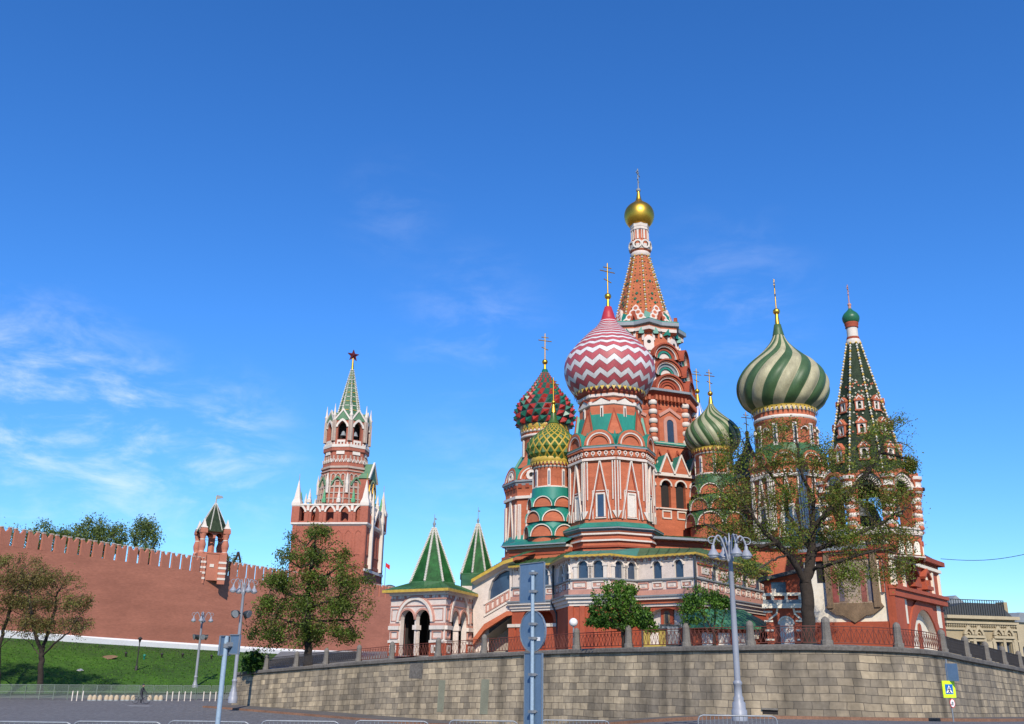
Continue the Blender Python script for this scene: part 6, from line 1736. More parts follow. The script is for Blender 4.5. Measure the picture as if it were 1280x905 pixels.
tr.build('stair_ornament', cath)
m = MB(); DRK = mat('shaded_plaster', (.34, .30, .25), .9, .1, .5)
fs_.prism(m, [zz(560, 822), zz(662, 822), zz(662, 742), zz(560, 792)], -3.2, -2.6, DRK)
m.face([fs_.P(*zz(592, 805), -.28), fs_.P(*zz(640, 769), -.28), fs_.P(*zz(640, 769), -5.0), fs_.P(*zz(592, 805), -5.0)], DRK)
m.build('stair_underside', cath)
m = MB(); e0, e1, e2 = zz(594, 725), zz(634, 702), zz(646, 698.5)
oo = [fs_.P(*e, .8) for e in (e0, e1, e2)]; ii_ = [fs_.P(e[0], e[1] + dz, -4.2) for e, dz in ((e0, 1.6), (e1, 1.35), (e2, 1.2))]
m.grid([[p - Vector((0, 0, .3)) for p in oo], oo, ii_], lambda j, i: GOLDT if j == 0 else GREEN, False, False)
m.grid([[fs_.P(e[0], e[1] - .5, 0) for e in (e0, e1, e2)], [p - Vector((0, 0, .3)) for p in oo]], PINKW, False, False)
for k in range(14):
    t = k / 14; m.tube(oo[0].lerp(oo[1], t) + Vector((0, 0, .03)), ii_[0].lerp(ii_[1], t) + Vector((0, 0, .03)), .03, .03, GREEN, 4, False)
q = [at(577, 735, 88), at(606, 735, 90), at(606, 716, 95), at(577, 719, 93)]
m.face(q, GREEN)
m.build('stair_roof', cath)
m = MB()                                             # landing wall between porch and stair
g0 = Vector((P2.x, P2.y, 0)); f = F(g0 + Vector((0, 0, zpb)), Vector((1, -.12, 0)), (0, 0, 1))
f.wall(m, [(-1.2, 0), (1.4, 0), (1.4, zpe - zpb + .9), (-1.2, zpe - zpb + .9)], [archpoly(-.1, 2.6, 1.3, 3.0, 8)], .5, PINKW, WHITE, DARK)
f.stroke(m, [(-1.1, .4), (.2, 2.2), (1.3, 3.2)], .35, 0, .2, WHITE)
for k in range(5): f.box(m, .5, 1.3, 2.8 + k * .6, 3.0 + k * .6, 0, .1, PINK)
m.build('landing_wall', cath)

# ---------- small red gatehouse and green-roofed annex by the big tree
hb = thing('small_red_lodge', (at(980, 800, 66).x, 66, 2.7), 'small red house with white arched door left of the big tree trunk', 'lodge')
m = MB(); t = MB()
p0, p1 = at(958, 780, 66.5), at(1004, 780, 65.5); f = F(Vector(((p0.x + p1.x) / 2, (p0.y + p1.y) / 2, 2.4)), Vector((p1.x - p0.x, p1.y - p0.y, 0)), (0, 0, 1)); w = (p1 - p0).length / 2
H0 = f.uv(962, 727)[1]; H1 = f.uv(1000, 716)[1]
f.prism(m, [(-w, -.6), (w, -.6), (w, H1), (-w, H0)], -5, 0, BRICKP)
rf_ = MB(); f.prism(rf_, [(-w - .3, H0 - .05), (w + .3, H1 + .05), (w + .3, H1 + .3), (-w - .3, H0 + .2)], -5.2, .5, DROOF); rf_.build('roof', hb)
ub, vb = f.uv(980, 757); f.box(t, -w - .15, w + .1, vb - .18, vb + .12, -.02, .4, CREAM); f.box(t, -w - .1, w + .1, vb + .12, vb + .38, -.02, .2, GREYM)
uv1 = f.uv(980, 743)[1]; f.box(t, -w - .05, w + .05, uv1 - .1, uv1 + .1, -.02, .2, CREAM)
for u in (-1, -.55, .2, .95): f.box(t, u * w - .1, u * w + .1, vb + .38, uv1, 0, .14, CREAM)
du, dv = f.uv(982.5, 772); dw = (f.uv(991, 790)[0] - f.uv(974, 790)[0])
f.ring(t, du, dv - dw / 2, dw * .5, dw * .62, 0, .12, CREAM)
for k in range(6):
    for s_ in (-1, 1): f.box(t, s_ * w * .86 - .3, s_ * w * .86 + .3, .2 + k * .62, .32 + k * .62, 0, .06, CREAM)
f.stroke(t, [(-w * .8, dv - .1), (-w * .4, dv + .25), (-w * .25, dv + .95)], .12, 0, .08, CREAM); f.stroke(t, [(w * .9, dv - .1), (w * .6, dv + .25), (w * .5, dv + .95)], .12, 0, .08, CREAM)
m.build('wall', hb); t.build('trim', hb)
m = MB(); f.prism(m, archpoly(du, 0, dw, dv, 10), -.1, .05, WHITE); m.build('door', hb)
m = MB(); uw, vw = f.uv(973.5, 736); f.box(m, uw - .55, uw + .55, vw - .5, vw + .5, 0, .06, GLASS); f.stroke(m, [(uw - .55, vw - .5), (uw + .55, vw - .5), (uw + .55, vw + .5), (uw - .55, vw + .5)], .1, 0, .12, BRICKD, True); f.box(m, uw - .5, uw - .2, vw - .4, vw + .0, .05, .08, WHITE); m.build('window', hb)
an = thing('green_roofed_annex', (at(915, 800, 68).x, 68, 2.7), 'low brick annex with light green roof and white panels behind the railing', 'annex')
m = MB(); t = MB(); p0, p1 = at(866, 790, 67), at(960, 790, 68.5); f = F(Vector(((p0.x + p1.x) / 2, (p0.y + p1.y) / 2, 2.4)), Vector((p1.x - p0.x, p1.y - p0.y, 0)), (0, 0, 1)); w = (p1 - p0).length / 2
Ha = f.uv(915, 784.5)[1]
f.box(m, -w, w, -.6, Ha, -2.5, 0, BRICKP); m.build('wall', an)
for a, b in ((877, 893), (897, 912), (920, 934)): f.box(t, f.uv(a, 795)[0], f.uv(b, 795)[0], .3, f.uv(900, 791)[1], 0, .08, WHITE)
u_, v_ = f.uv(956, 799); f.ring(t, u_, v_, .55, .95, 0, .12, CREAM); f.disc(t, u_, v_, .6, .05, DARK)
for k in range(22): f.box(t, -w + 2 * w * (k + .2) / 22, -w + 2 * w * (k + .7) / 22, Ha - .35, Ha - .15, 0, .08, BRICKD)
t.build('white_panels', an)
m = MB(); zr0 = f.uv(915, 783)[1]; zr1 = f.uv(915, 763)[1]
m.grid([[f.P(-w - .5, Ha - .12, .6), f.P(w + .3, Ha - .12, .6)], [f.P(-w - .5, Ha + .08, .6), f.P(w + .3, Ha + .08, .6)], [f.P(-w * .55, zr1 + .3, -4), f.P(w + .3, zr1 + .3, -4)]], GREENL, False, False)
m.face([f.P(-w - .5, Ha + .08, .6), f.P(-w * .55, zr1 + .3, -4), f.P(-w * .7, Ha + .08, -4)], GREENL)
for k in range(14): m.tube(f.P(-w + 2 * w * k / 14, Ha + .1, .6), f.P(lerp(-w * .5, w, k / 14), zr1 + .32, -4), .03, .03, GREENL, 4, False)
m.build('roof', an)
bo = thing('yellow_notice_booth', (at(817, 800, 69).x, 69, 2.6), 'small yellow notice booth in front of the white arch', 'booth')
m = MB(); q = at(817.5, 806, 69); m.box((q.x - .85, q.y - .3, 2.4), (q.x + .85, q.y + .3, 3.9), YELLOWB := mat('yellow_board', (.36, .27, .05), .6, .1, 2)); m.build('body', bo)
m = MB(); m.box((q.x - .95, q.y - .4, 3.9), (q.x + .95, q.y + .4, 4.05), DARKM); m.box((q.x - .3, q.y - .34, 2.9), (q.x + .3, q.y - .303, 3.7), WHITE); m.box((q.x - .92, q.y - .36, 2.4), (q.x - .8, q.y - .25, 3.9), DARKM); m.box((q.x + .8, q.y - .36, 2.4), (q.x + .92, q.y - .25, 3.9), DARKM); m.build('frame', bo)
nb = thing('grey_notice_board', (at(838, 800, 69).x, 69, 2.6), 'dark framed notice board beside the yellow booth', 'notice board')
m = MB(); q = at(838.5, 806, 69); m.box((q.x - .75, q.y - .08, 2.7), (q.x + .75, q.y + .08, 4.3), DARKM); m.build('panel', nb)
m = MB(); m.box((q.x - .6, q.y - .1, 2.9), (q.x + .6, q.y - .082, 4.15), GREYM); m.box((q.x - .85, q.y - .1, 2.4), (q.x - .76, q.y + .1, 4.4), GALV); m.box((q.x + .76, q.y - .1, 2.4), (q.x + .85, q.y + .1, 4.4), GALV); m.build('frame', nb)
gl_ = thing('globe_lamp', (at(717, 800, 66).x, 67, 2.6), 'short lamp post with white globe in front of the gallery', 'lamp')
q = at(717, 800, 67); zt_ = at(717, 778, 67).z; m = MB(); m.tube((q.x, 67, 2.3), (q.x, 67, zt_ - .2), .06, .05, GREYM, 8); m.build('post', gl_)
m = MB(); m.lathe(q.x, 67, [(.30 * math.sin(PI * i / 10) + .002, zt_ - .30 * math.cos(PI * i / 10)) for i in range(11)], LAMPW, 16); m.build('globe', gl_)

# ---------- trading-hall building far right
def hall(name, label, x0, x1, ye, yb, Y, slope, roofy):
    p0, p1 = at(x0, 800, Y), at(x1, 800, Y + slope); o = thing(name, ((p0.x + p1.x) / 2, Y, 2), label, 'building')
    f = F(Vector((p0.x, p0.y, 0)), Vector((p1.x - p0.x, p1.y - p0.y, 0)), (0, 0, 1)); L = (Vector((p1.x, p1.y, 0)) - Vector((p0.x, p0.y, 0))).length
    return o, f, L
o, f, L = hall('trading_hall', 'long pale yellow hall with arched windows and dark roof beyond the terrace', 1184, 1272, 770, 815, 150, 4, 760)
ztop = f.uv(1225, 770)[1]; u_ = lambda px: f.uv(px, 795)[0]
m = MB(); t = MB()
wns = [u_(1223), u_(1247.5), u_(1259)]
vw0, vw1 = f.uv(1240, 822)[1], f.uv(1240, 801)[1]
f.wall(m, [(0, -2), (L, -2), (L, ztop), (0, ztop)], [archpoly(u, vw0, .95, vw1 - vw0, 8) for u in wns], .5, YSTONE, YTRIM, GLASS)
f.box(m, 0, L, -2, ztop, -14, -.6, YSTONE)
m.build('wall', o)
for (dv, h, d) in ((0, .5, .9), (-.9, .35, .55), (-1.9, .3, .3), (-3.6, .3, .3)): f.box(t, -.2, L + .2, ztop + dv - h, ztop + dv, -.02, d, YTRIM)
n = 40
for k in range(n): f.box(t, L * (k + .2) / n, L * (k + .7) / n, ztop - 1.6, ztop - .95, 0, .35, YTRIM)
for px in (1206, 1234, 1266): f.box(t, u_(px) - .55, u_(px) + .55, -2, ztop - 3.6, 0, .3, YTRIM)
for (pa_, pb_) in ((1203, 1229), (1240, 1266)):
    a, b = u_(pa_), u_(pb_); v = f.uv(1240, 794)[1]
    for k in range(2):
        c = lerp(a, b, .25 + .5 * k); r_ = (b - a) * .24; f.ring(t, c, v, r_ * .6, r_, 0, .45, YTRIM, seg=10, ogee=.45); f.ring(t, c, v, r_ * .28, r_ * .45, 0, .3, YTRIM, seg=8)
    f.box(t, a, b, v - .5, v - .1, 0, .5, YTRIM)
    for k in range(3): f.box(t, lerp(a, b, k / 2) - .25, lerp(a, b, k / 2) + .25, vw0 - 1, v - .5, 0, .35, YTRIM)
t.build('mouldings', o)
m = MB(); zt_ = f.uv(1230, 761)[1]
f.prism(m, [(u_(1183) , ztop), (u_(1272), ztop), (u_(1256), zt_ + .9), (u_(1214), zt_ + .9), (u_(1190), ztop + 1.1)], -13, -.4, DROOF)
f.prism(m, [(u_(1205), zt_ + .5), (u_(1234), zt_ + .5), (u_(1219), zt_ + 2.2)], -8, -3, GREYM)
f.box(m, u_(1262), u_(1268), ztop, zt_ + 1.2, -2, -.5, YSTONE)
f.box(m, u_(1187), u_(1199), ztop + .9, ztop + 2.0, -3, -1, DARKM)
for k in range(26): c = lerp(u_(1187), u_(1262), k / 25); f.box(m, c - .05, c + .05, ztop, zt_ + 1.4, -.35, -.28, DARKM)
f.box(m, u_(1187), u_(1262), zt_ + 1.3, zt_ + 1.42, -.36, -.26, DARKM)
m.tube(f.P(u_(1187), ztop + 1.5, -2), f.P(u_(1186), ztop + 4.2, -2), .06, .04, DARKM, 5)
m.build('roof', o)
m = MB(); f2 = F(f.P(0, 0, 0), -f.n, (0, 0, 1)); 
f.box(m, u_(1180), -.02, -2, ztop - .8, -14, -1, mat('grey_flank', (.10, .10, .10), .9, .2, .5)); m.build('grey_side_wing', o)
o2, f, L = hall('grey_corner_house', 'slice of pale house with grey roof at the right edge', 1273, 1330, 770, 815, 190, 6, 765)
m = MB(); v1 = f.uv(1276, 778)[1]; f.wall(m, [(0, -2), (L, -2), (L, v1), (0, v1)], [archpoly(1.6 + 3.2 * k, v1 - 7.5, 1.3, 3, 8) for k in range(3)], .5, YTRIM, YTRIM, GLASS); f.box(m, 0, L, -2, v1, -12, -.6, YTRIM); m.build('wall', o2)
m = MB(); v2 = f.uv(1276, 769)[1]; f.prism(m, [(-.4, v1), (L + .4, v1), (L - 1, v2 + .5), (1.0, v2 + .5)], -12, .5, GREYM); m.build('roof', o2)
# ================================================================== railing on the wall: posts and lattice panels
rail = thing('terrace_railing', (WP[60].x, WP[60].y, WP[60].z), 'wrought iron lattice railing between grey granite posts along the terrace edge', 'railing')
posts = [329, 366.5, 403.6, 444.6, 486, 544, 601.5, 658, 717, 782, 855, 936.5, 1035, 1129, 1186, 1215, 1240, 1261, 1281, 1300]
def wpt(px):
    p = wtop(px); i = min(range(1, len(WP) - 1), key=lambda k: (WP[k] - p).length); return p - WN[i] * .30, WN[i]
PH = 1.38
pm = MB(); pm.lathe(0, 0, [(.31, 0), (.31, .22), (.25, .26), (.21, PH * .72), (.22, PH * .80), (.19, PH * .9), (.11, PH * .97), (.02, PH)], STONEP, 10, 0, False)
proto = None
for k, px in enumerate(posts):
    p, n = wpt(px)
    if proto is None: proto = pm.build('post', None); proto.parent = rail; o = proto
    else: o = proto.copy(); COL.objects.link(o); o.parent = rail
    o.location = p - rail.location; o.rotation_euler = (0, 0, math.atan2(n.y, n.x) + PI / 2)
    if px in (1035,): o.scale = (1.1, 1.1, 1.12)
def rpanel(a, b, m, style):
    L = (b - a).length; up = Vector((0, 0, 1)); h0, h1 = .14, 1.02; e = .02
    P = lambda t, h: a.lerp(b, t) + up * h
    MM = IRON if style else IRONR
    t0, t1 = .30 / L, 1 - .30 / L
    for h in (h0, h1): m.tube(P(t0, h), P(t1, h), .03, .03, MM, 4, False)
    m.tube(P(t0, h1 - .14), P(t1, h1 - .14), .016, .016, MM, 4, False)
    n = max(3, int(L / (.40 if not style else .34)))
    for k in range(n):
        a_, b_ = lerp(t0, t1, k / n), lerp(t0, t1, (k + 1) / n); mid = (a_ + b_) / 2
        m.tube(P(a_, h0), P(a_, h1), .014, .014, MM, 4, False)
        m.tube(P(a_, h0), P(mid, (h0 + h1) / 2), .017, .017, MM, 4, False); m.tube(P(mid, (h0 + h1) / 2), P(b_, h0), .017, .017, MM, 4, False)
        m.tube(P(a_, h1 - .14), P(mid, (h0 + h1) / 2), .017, .017, MM, 4, False); m.tube(P(mid, (h0 + h1) / 2), P(b_, h1 - .14), .017, .017, MM, 4, False)
        if style:
            c = [P(mid + (b_ - a_) * .3 * math.cos(x), (h0 + h1) / 2 + .3 * math.sin(x)) for x in [2 * PI * i / 8 for i in range(9)]]; m.path(c, .017, MM, 4)
            m.tube(P(mid, h0), P(mid, h1), .02, .02, MM, 4, False)
    m.tube(P(t1, h0), P(t1, h1), .014, .014, MM, 4, False)
for k, (x0, x1) in enumerate(zip(posts, posts[1:])):
    m = MB(); nsub = 3; style = 1 if x1 < 450 or x0 > 1180 else 0
    for j in range(nsub):
        a, _ = wpt(lerp(x0, x1, j / nsub)); b, _ = wpt(lerp(x0, x1, (j + 1) / nsub))
        L = (b - a).length
        rpanel(a - (b - a).normalized() * (.28 if j else 0), b + (b - a).normalized() * (.28 if j < nsub - 1 else 0), m, style)
    m.build('lattice_panel', rail)

# ================================================================== trees
def grow(rng, roots, blobs, n_att, step, kill, infl, iters=160, tropism=(0, 0, .12), hollow=.0):
    """branch skeleton by space colonisation. roots: polylines whose first point is the index of an earlier node (or None)"""
    pos = []; par = []
    for base, pl in roots:
        prev = base
        for k, p in enumerate(pl):
            p = np.array(p)
            if prev is not None:
                q = np.array(pos[prev]); d = np.linalg.norm(p - q); n = max(1, int(d / step))
                for j in range(1, n + 1):
                    w = (rng.randn(3) * step * .10) * (j < n)
                    pos.append(tuple(q + (p - q) * j / n + w)); par.append(prev); prev = len(pos) - 1
            else:
                pos.append(tuple(p)); par.append(-1); prev = len(pos) - 1
    A = []
    wt = np.array([b[3] if len(b) > 3 else 1.0 for b in blobs]) ; vol = np.array([b[1][0] * b[1][1] * b[1][2] for b in blobs]) * wt; vol /= vol.sum()
    for b, v in zip(blobs, vol):
        c, r_ = b[0], b[1]; n = int(n_att * v) + 1
        d = rng.randn(n, 3); d /= np.linalg.norm(d, axis=1)[:, None]
        rr = (hollow ** 3 + (1 - hollow ** 3) * rng.rand(n)) ** (1 / 3)
        A.append(np.array(c) + d * rr[:, None] * np.array(r_))
    A = np.concatenate(A)
    N = np.array(pos); best = np.full(len(A), 1e9); bi = np.zeros(len(A), int)
    def upd(lo):
        for k in range(lo, len(N)):
            d = ((A - N[k]) ** 2).sum(1); m = d < best; best[m] = d[m]; bi[m] = k
    upd(0); tro = np.array(tropism)
    for it in range(iters):
        act = best < infl ** 2
        if not act.any() or len(A) == 0: break
        dirs = A[act] - N[bi[act]]; dirs /= np.linalg.norm(dirs, axis=1)[:, None] + 1e-9
        acc = np.zeros((len(N), 3)); np.add.at(acc, bi[act], dirs)
        idx = np.unique(bi[act]); nw = []
        for k in idx:
            v = acc[k]; L_ = np.linalg.norm(v)
            if L_ < 1e-3: continue
            v = v / L_ + tro + rng.randn(3) * .12; v /= np.linalg.norm(v)
            nw.append((N[k] + v * step, k))
        if not nw: break
        lo = len(N); N = np.concatenate([N, np.array([p for p, _ in nw])]); par += [k for _, k in nw]
        upd(lo)
        keep = best > kill ** 2
        A = A[keep]; best = best[keep]; bi = bi[keep]
        if len(N) > 15000: break
    return N, np.array(par)
def radii(N, par, r_tip, r_base, e=2.3):
    w = np.zeros(len(N)); ch = np.zeros(len(N), int)
    for k in range(len(N)):
        if par[k] >= 0: ch[par[k]] += 1
    for k in range(len(N) - 1, -1, -1):
        if ch[k] == 0: w[k] = 1
        if par[k] >= 0: w[par[k]] += w[k]
    q = w ** (1 / e); q = r_tip + (q - 1) * (r_base - r_tip) / max(1e-6, q.max() - 1)
    return q, w
def limb_mesh(name, N, par, rad, m1, m2, parent, flare=None):
    Vs = []; Fs = []; Ms = []; Sm = []
    for k in range(len(N)):
        p = par[k]
        if p < 0: continue
        a, b = Vector(N[p]), Vector(N[k]); d = b - a
        if d.length < 1e-5: continue
        d.normalize(); n = 9 if rad[k] > .12 else 6 if rad[k] > .05 else 3
        u = Vector((1, 0, 0)) - d * d.x if abs(d.x) < .9 else Vector((0, 1, 0)) - d * d.y
        u.normalize(); v = d.cross(u)
        r0 = min(rad[p], rad[k] * 1.35); r1 = rad[k]; i0 = len(Vs)
        a = a - d * r0 * .15; b = b + d * r1 * .15
        for c, r_ in ((a, r0), (b, r1)):
            for i in range(n): Vs.append(c + (u * math.cos(2 * PI * i / n) + v * math.sin(2 * PI * i / n)) * r_)
        for i in range(n):
            Fs.append((i0 + i, i0 + (i + 1) % n, i0 + n + (i + 1) % n, i0 + n + i)); Ms.append(0 if rad[k] > .06 else 1)
    me = bpy.data.meshes.new(name); o_ = origin_of(parent); me.from_pydata([tuple(v - o_) for v in Vs], [], Fs)
    me.materials.append(m1); me.materials.append(m2); me.polygons.foreach_set('material_index', Ms); me.polygons.foreach_set('use_smooth', [True] * len(Fs)); me.update()
    o = bpy.data.objects.new(name, me); COL.objects.link(o); o.parent = parent; return o
def leaves(rng, N, par, rad, w, mats, parent, count, size, spread, wmax=3, droop=0, clump=.5, dens=None, name='crown', floor=.14):
    idx = np.where(w <= wmax)[0]
    if dens is None:
        sc_ = 1.9 / max(.4, clump * 2)
        ph_ = rng.rand(6) * 6
        dens = lambda p: (max(.0, math.sin(p[0] * sc_ + ph_[0] + .8 * math.sin(p[2] * sc_ * .7)) + math.sin(p[1] * sc_ * 1.2 + ph_[1]) + math.sin(p[2] * sc_ * 1.4 + ph_[2]) + .9)) ** 1.9 + floor
    if dens is not None: 
        pr = np.array([dens(N[k]) for k in idx]); pr = pr / pr.sum(); pick = rng.choice(idx, count, p=pr)
    else: pick = rng.choice(idx, count)
    c = N[pick] + rng.randn(count, 3) * spread; c[:, 2] -= np.abs(rng.randn(count)) * droop
    s = size * (.55 + rng.rand(count) * .9)
    n = rng.randn(count, 3); n /= np.linalg.norm(n, axis=1)[:, None]
    t = np.cross(n, rng.randn(count, 3)); t /= np.linalg.norm(t, axis=1)[:, None]; b = np.cross(n, t)
    V = np.zeros((count * 4, 3)); L = s[:, None]; Wd = s[:, None] * .55
    V[0::4] = c - t * L; V[1::4] = c - b * Wd + n * L * .12; V[2::4] = c + t * L; V[3::4] = c + b * Wd + n * L * .12
    # tones change from clump to clump
    ph = np.sin(c[:, 0] * 1.3 + c[:, 2] * .9) + np.sin(c[:, 1] * 1.1 - c[:, 2] * 1.6 + 1.3) + rng.randn(count) * .8
    mi = np.clip(((ph + 2.4) / 4.8 * 4).astype(int), 0, 3)
    return np_mesh(name, V, 4, mats, mi, parent, origin_of(parent))
def tree(name, label, base, roots, blobs, mats, seed, n_att=1500, step=.35, kill=.7, infl=3.0, r_tip=.014, r_base=.4, count=15000, size=.11, spread=.16, wmax=3, e=2.3, droop=0, group=None, dens=None, floor=.14, trop=(0, 0, .10), hollow=.25):
    rng = np.random.RandomState(seed)
    N, par = grow(rng, roots, blobs, n_att, step, kill, infl, tropism=trop, hollow=hollow)
    rad, w = radii(N, par, r_tip, r_base, e)
    zb = base.z
    rad = rad * (1 + .45 * np.exp(-np.maximum(0, N[:, 2] - zb) / .6) * (rad > r_base * .6))
    t = thing(name, base, label, 'tree', group)
    limb_mesh('trunk', N, par, rad, BARK, BARKG, t)
    leaves(rng, N, par, rad, w, mats, t, count, size, spread, wmax, droop, dens=dens, floor=floor)
    return t
def bl(px, py, Y, hx, hy, dy=None, wt=1.0):
    """ellipsoid of foliage around a photo point: half sizes in photo pixels"""
    c = at(px, py, Y); k = (at(px + 1, py, Y) - c).length
    return (tuple(c), (hx * k, (dy if dy else hx * k * .8), hy * k), 0, wt)
# the big sparse tree in front of the cathedral
YB = 58.5
q = lambda px, py, dy=0: tuple(at(px, py, YB + dy))
bb = at(1011, 812, YB); bb.z = 2.35
trunk = [tuple(bb), q(1011, 780), q(1010, 750), q(1007, 730)]
roots = [(None, trunk)]
def addroot(rts, frm, pl, step=.35):
    # find the node nearest to frm among what the roots will produce
    rts.append((frm, pl))
def nodes_of(rts, step, seed=0):
    pos = []
    for base, pl in rts:
        prev = base
        for p in pl:
            p = np.array(p)
            if prev is not None:
                qq = np.array(pos[prev]); d = np.linalg.norm(p - qq); n = max(1, int(d / step))
                for j in range(1, n + 1): pos.append(tuple(qq + (p - qq) * j / n)); 
                prev = len(pos) - 1
            else: pos.append(tuple(p)); prev = len(pos) - 1
    return pos
def limb(rts, start, pl, step):
    pos = np.array(nodes_of(rts, step)); k = int(((pos - np.array(start)) ** 2).sum(1).argmin()); rts.append((k, pl))
ST = .34
limb(roots, q(1007, 730), [q(998, 712, -.5), q(986, 694, -1), q(970, 678, -1.2), q(948, 655, -1.5), q(930, 630, -1.5)], ST)
limb(roots, q(1007, 732), [q(1012, 712, .4), q(1015, 690, .6), q(1016, 660, .8), q(1018, 625, .6), q(1015, 590, .4)], ST)
limb(roots, q(970, 678, -1.2), [q(950, 684, -2), q(925, 676, -2.6), q(900, 664, -2.8), q(880, 655, -2.5)], ST)
limb(roots, q(1015, 690, .6), [q(1000, 668, 1.5), q(985, 645, 2), q(982, 615, 2), q(978, 585, 2), q(985, 555, 1.5)], ST)
limb(roots, q(1016, 660, .8), [q(1035, 640, 0), q(1060, 618, -.6), q(1085, 590, -1), q(1100, 565, -1), q(1105, 545, -1)], ST)
limb(roots, q(1015, 690, .6), [q(1040, 680, 0), q(1070, 668, -1), q(1100, 655, -1.4), q(1125, 640, -1.6)], ST)
limb(roots, q(986, 694, -1), [q(965, 700, -2.6), q(945, 712, -3), q(930, 716, -3.2)], ST)
limb(roots, q(1012, 712, .4), [q(1040, 705, -1.5), q(1070, 695, -2.2), q(1095, 688, -2.2)], ST)
limb(roots, q(1018, 625, .6), [q(1005, 600, 0), q(998, 570, -.4), q(995, 540, -.4)], ST)
limb(roots, q(982, 615, 2), [q(965, 595, 2.4), q(948, 575, 2.4), q(930, 555, 2)], ST)
blobs = [bl(985, 560, YB, 55, 42, 3.0, .75), bl(925, 580, YB, 45, 50, 3, .6), bl(915, 640, YB, 58, 42, 3.5, 1.0), bl(960, 640, YB, 60, 60, 3.5, .7), bl(1050, 590, YB, 50, 50, 3, .65), bl(1105, 570, YB, 36, 52, 2.6, .75),
         bl(1040, 640, YB, 45, 45, 3, .9), bl(1100, 640, YB, 50, 50, 3.2, 1.05), bl(1085, 690, YB - 1, 58, 38, 3, 1.5), bl(1060, 715, YB - 1, 30, 34, 2, 1.0), bl(1125, 670, YB, 26, 45, 2, .6), bl(920, 705, YB - 2, 48, 30, 2.5, .55), bl(1120, 545, YB, 22, 38, 2, .35), bl(895, 610, YB, 32, 40, 2.4, .6)]
tree('broad_tree', 'large half-bare spreading tree with thin young leaves in front of the cathedral', bb, roots, blobs, L_YOUNG, 11, 8200, ST, .42, 2.2, .012, .39, 54000, .062, .21, 3, 1.95, .22, floor=.26)
# hanging brush of twigs on its right side is part of the same crown
# conical tree left of the porch
YC = 90
q = lambda px, py, dy=0: tuple(at(px, py, YC + dy))
bb = at(386, 822, YC); bb.z = .9
roots = [(None, [tuple(bb), q(385, 790), q(384, 750), q(388, 715), q(392, 690), q(395, 665)])]
for (x0, y0, x1, y1, dy) in ((385, 790, 345, 770, -2), (384, 765, 425, 745, -2), (384, 755, 340, 735, 1.5), (386, 735, 430, 705, 1), (386, 720, 355, 695, -1.5), (386, 780, 435, 775, 1.5), (390, 700, 415, 680, -1), (385, 785, 380, 770, -4), (390, 690, 370, 672, 1)):
    limb(roots, q(x0, y0), [q((x0 * 2 + x1) / 3, (y0 * 2 + y1) / 3 - 2, dy * .4), q(x1, y1, dy)], ST)
blobs = [bl(395, 672, YC, 28, 20, 2.2, .8), bl(385, 700, YC, 45, 26, 3.2, .8), bl(362, 735, YC, 42, 28, 3.5, .8), bl(425, 730, YC, 44, 32, 3.5, .85), bl(345, 775, YC, 38, 34, 3.5, .95), bl(390, 765, YC, 46, 34, 4, .6), bl(430, 775, YC, 36, 30, 3.2, .8), bl(330, 795, YC, 24, 22, 2.5, .9), bl(372, 800, YC, 32, 14, 3, .5), bl(364, 672, YC, 7, 12, 1, .6), bl(455, 745, YC, 16, 22, 2, .6), bl(415, 690, YC, 26, 18, 2, .5)]
tree('conical_tree', 'mid-sized layered green tree behind the wall railing before the clock tower', bb, roots, blobs, L_MID, 23, 3800, .38, .64, 3.2, .017, .34, 36000, .098, .26, 3, 2.1, .08, floor=.5)
# two brownish trees on the grass at the left edge
def lefttree(px, py, pxt, blobs, seed, label):
    b = None
    for Y in np.arange(85, 130, .5):
        pp = at(px, py, float(Y)); 
        b = pp if b is None else b
    Y = 104; b = at(px, py, Y); b.z = min(b.z, -1.6)
    q = lambda x, y, dy=0: tuple(at(x, y, Y + dy))
    h = py - 690
    rts = [(None, [tuple(b), q(px + 1, py - 25), q(px + 2, py - 50)])]
    limb(rts, q(px + 2, py - 50), [q(px - 6, py - 75, -1), q(px - 12, py - 105, -1.5), q(px - 14, py - 130, -1)], .4)
    limb(rts, q(px + 2, py - 50), [q(px + 10, py - 75, 1), q(px + 18, py - 100, 1.5), q(px + 22, py - 125, 1)], .4)
    limb(rts, q(px + 2, py - 45), [q(px + 18, py - 62, -1.5), q(px + 36, py - 75, -2)], .4)
    limb(rts, q(px + 2, py - 45), [q(px - 12, py - 62, 1.5), q(px - 26, py - 72, 2)], .4)
    return tree('lawn_tree', label, b, rts, [bl(*x[:2], Y, *x[2:]) for x in blobs], L_BROWN, seed, 2600, .40, .60, 3.4, .014, .28, 19000, .085, .28, 3, 2.1, group='trees on the lawn at the left')
lefttree(50, 866, 52, [(62, 750, 46, 40, 3.5), (38, 735, 34, 30, 3), (85, 775, 32, 26, 3), (70, 725, 30, 20, 2.5), (100, 760, 20, 20, 2, .7), (48, 785, 34, 14, 3, .5)], 31, 'bare-limbed brownish tree with dark trunk, the second from the left edge')
lefttree(-4, 858, 0, [(6, 735, 52, 38, 3.5), (-30, 745, 40, 40, 3.5), (26, 715, 36, 22, 3), (10, 770, 40, 16, 3, .5), (-20, 705, 30, 18, 2.5)], 32, 'brownish tree cut off by the left edge with a pale haze of young leaves')
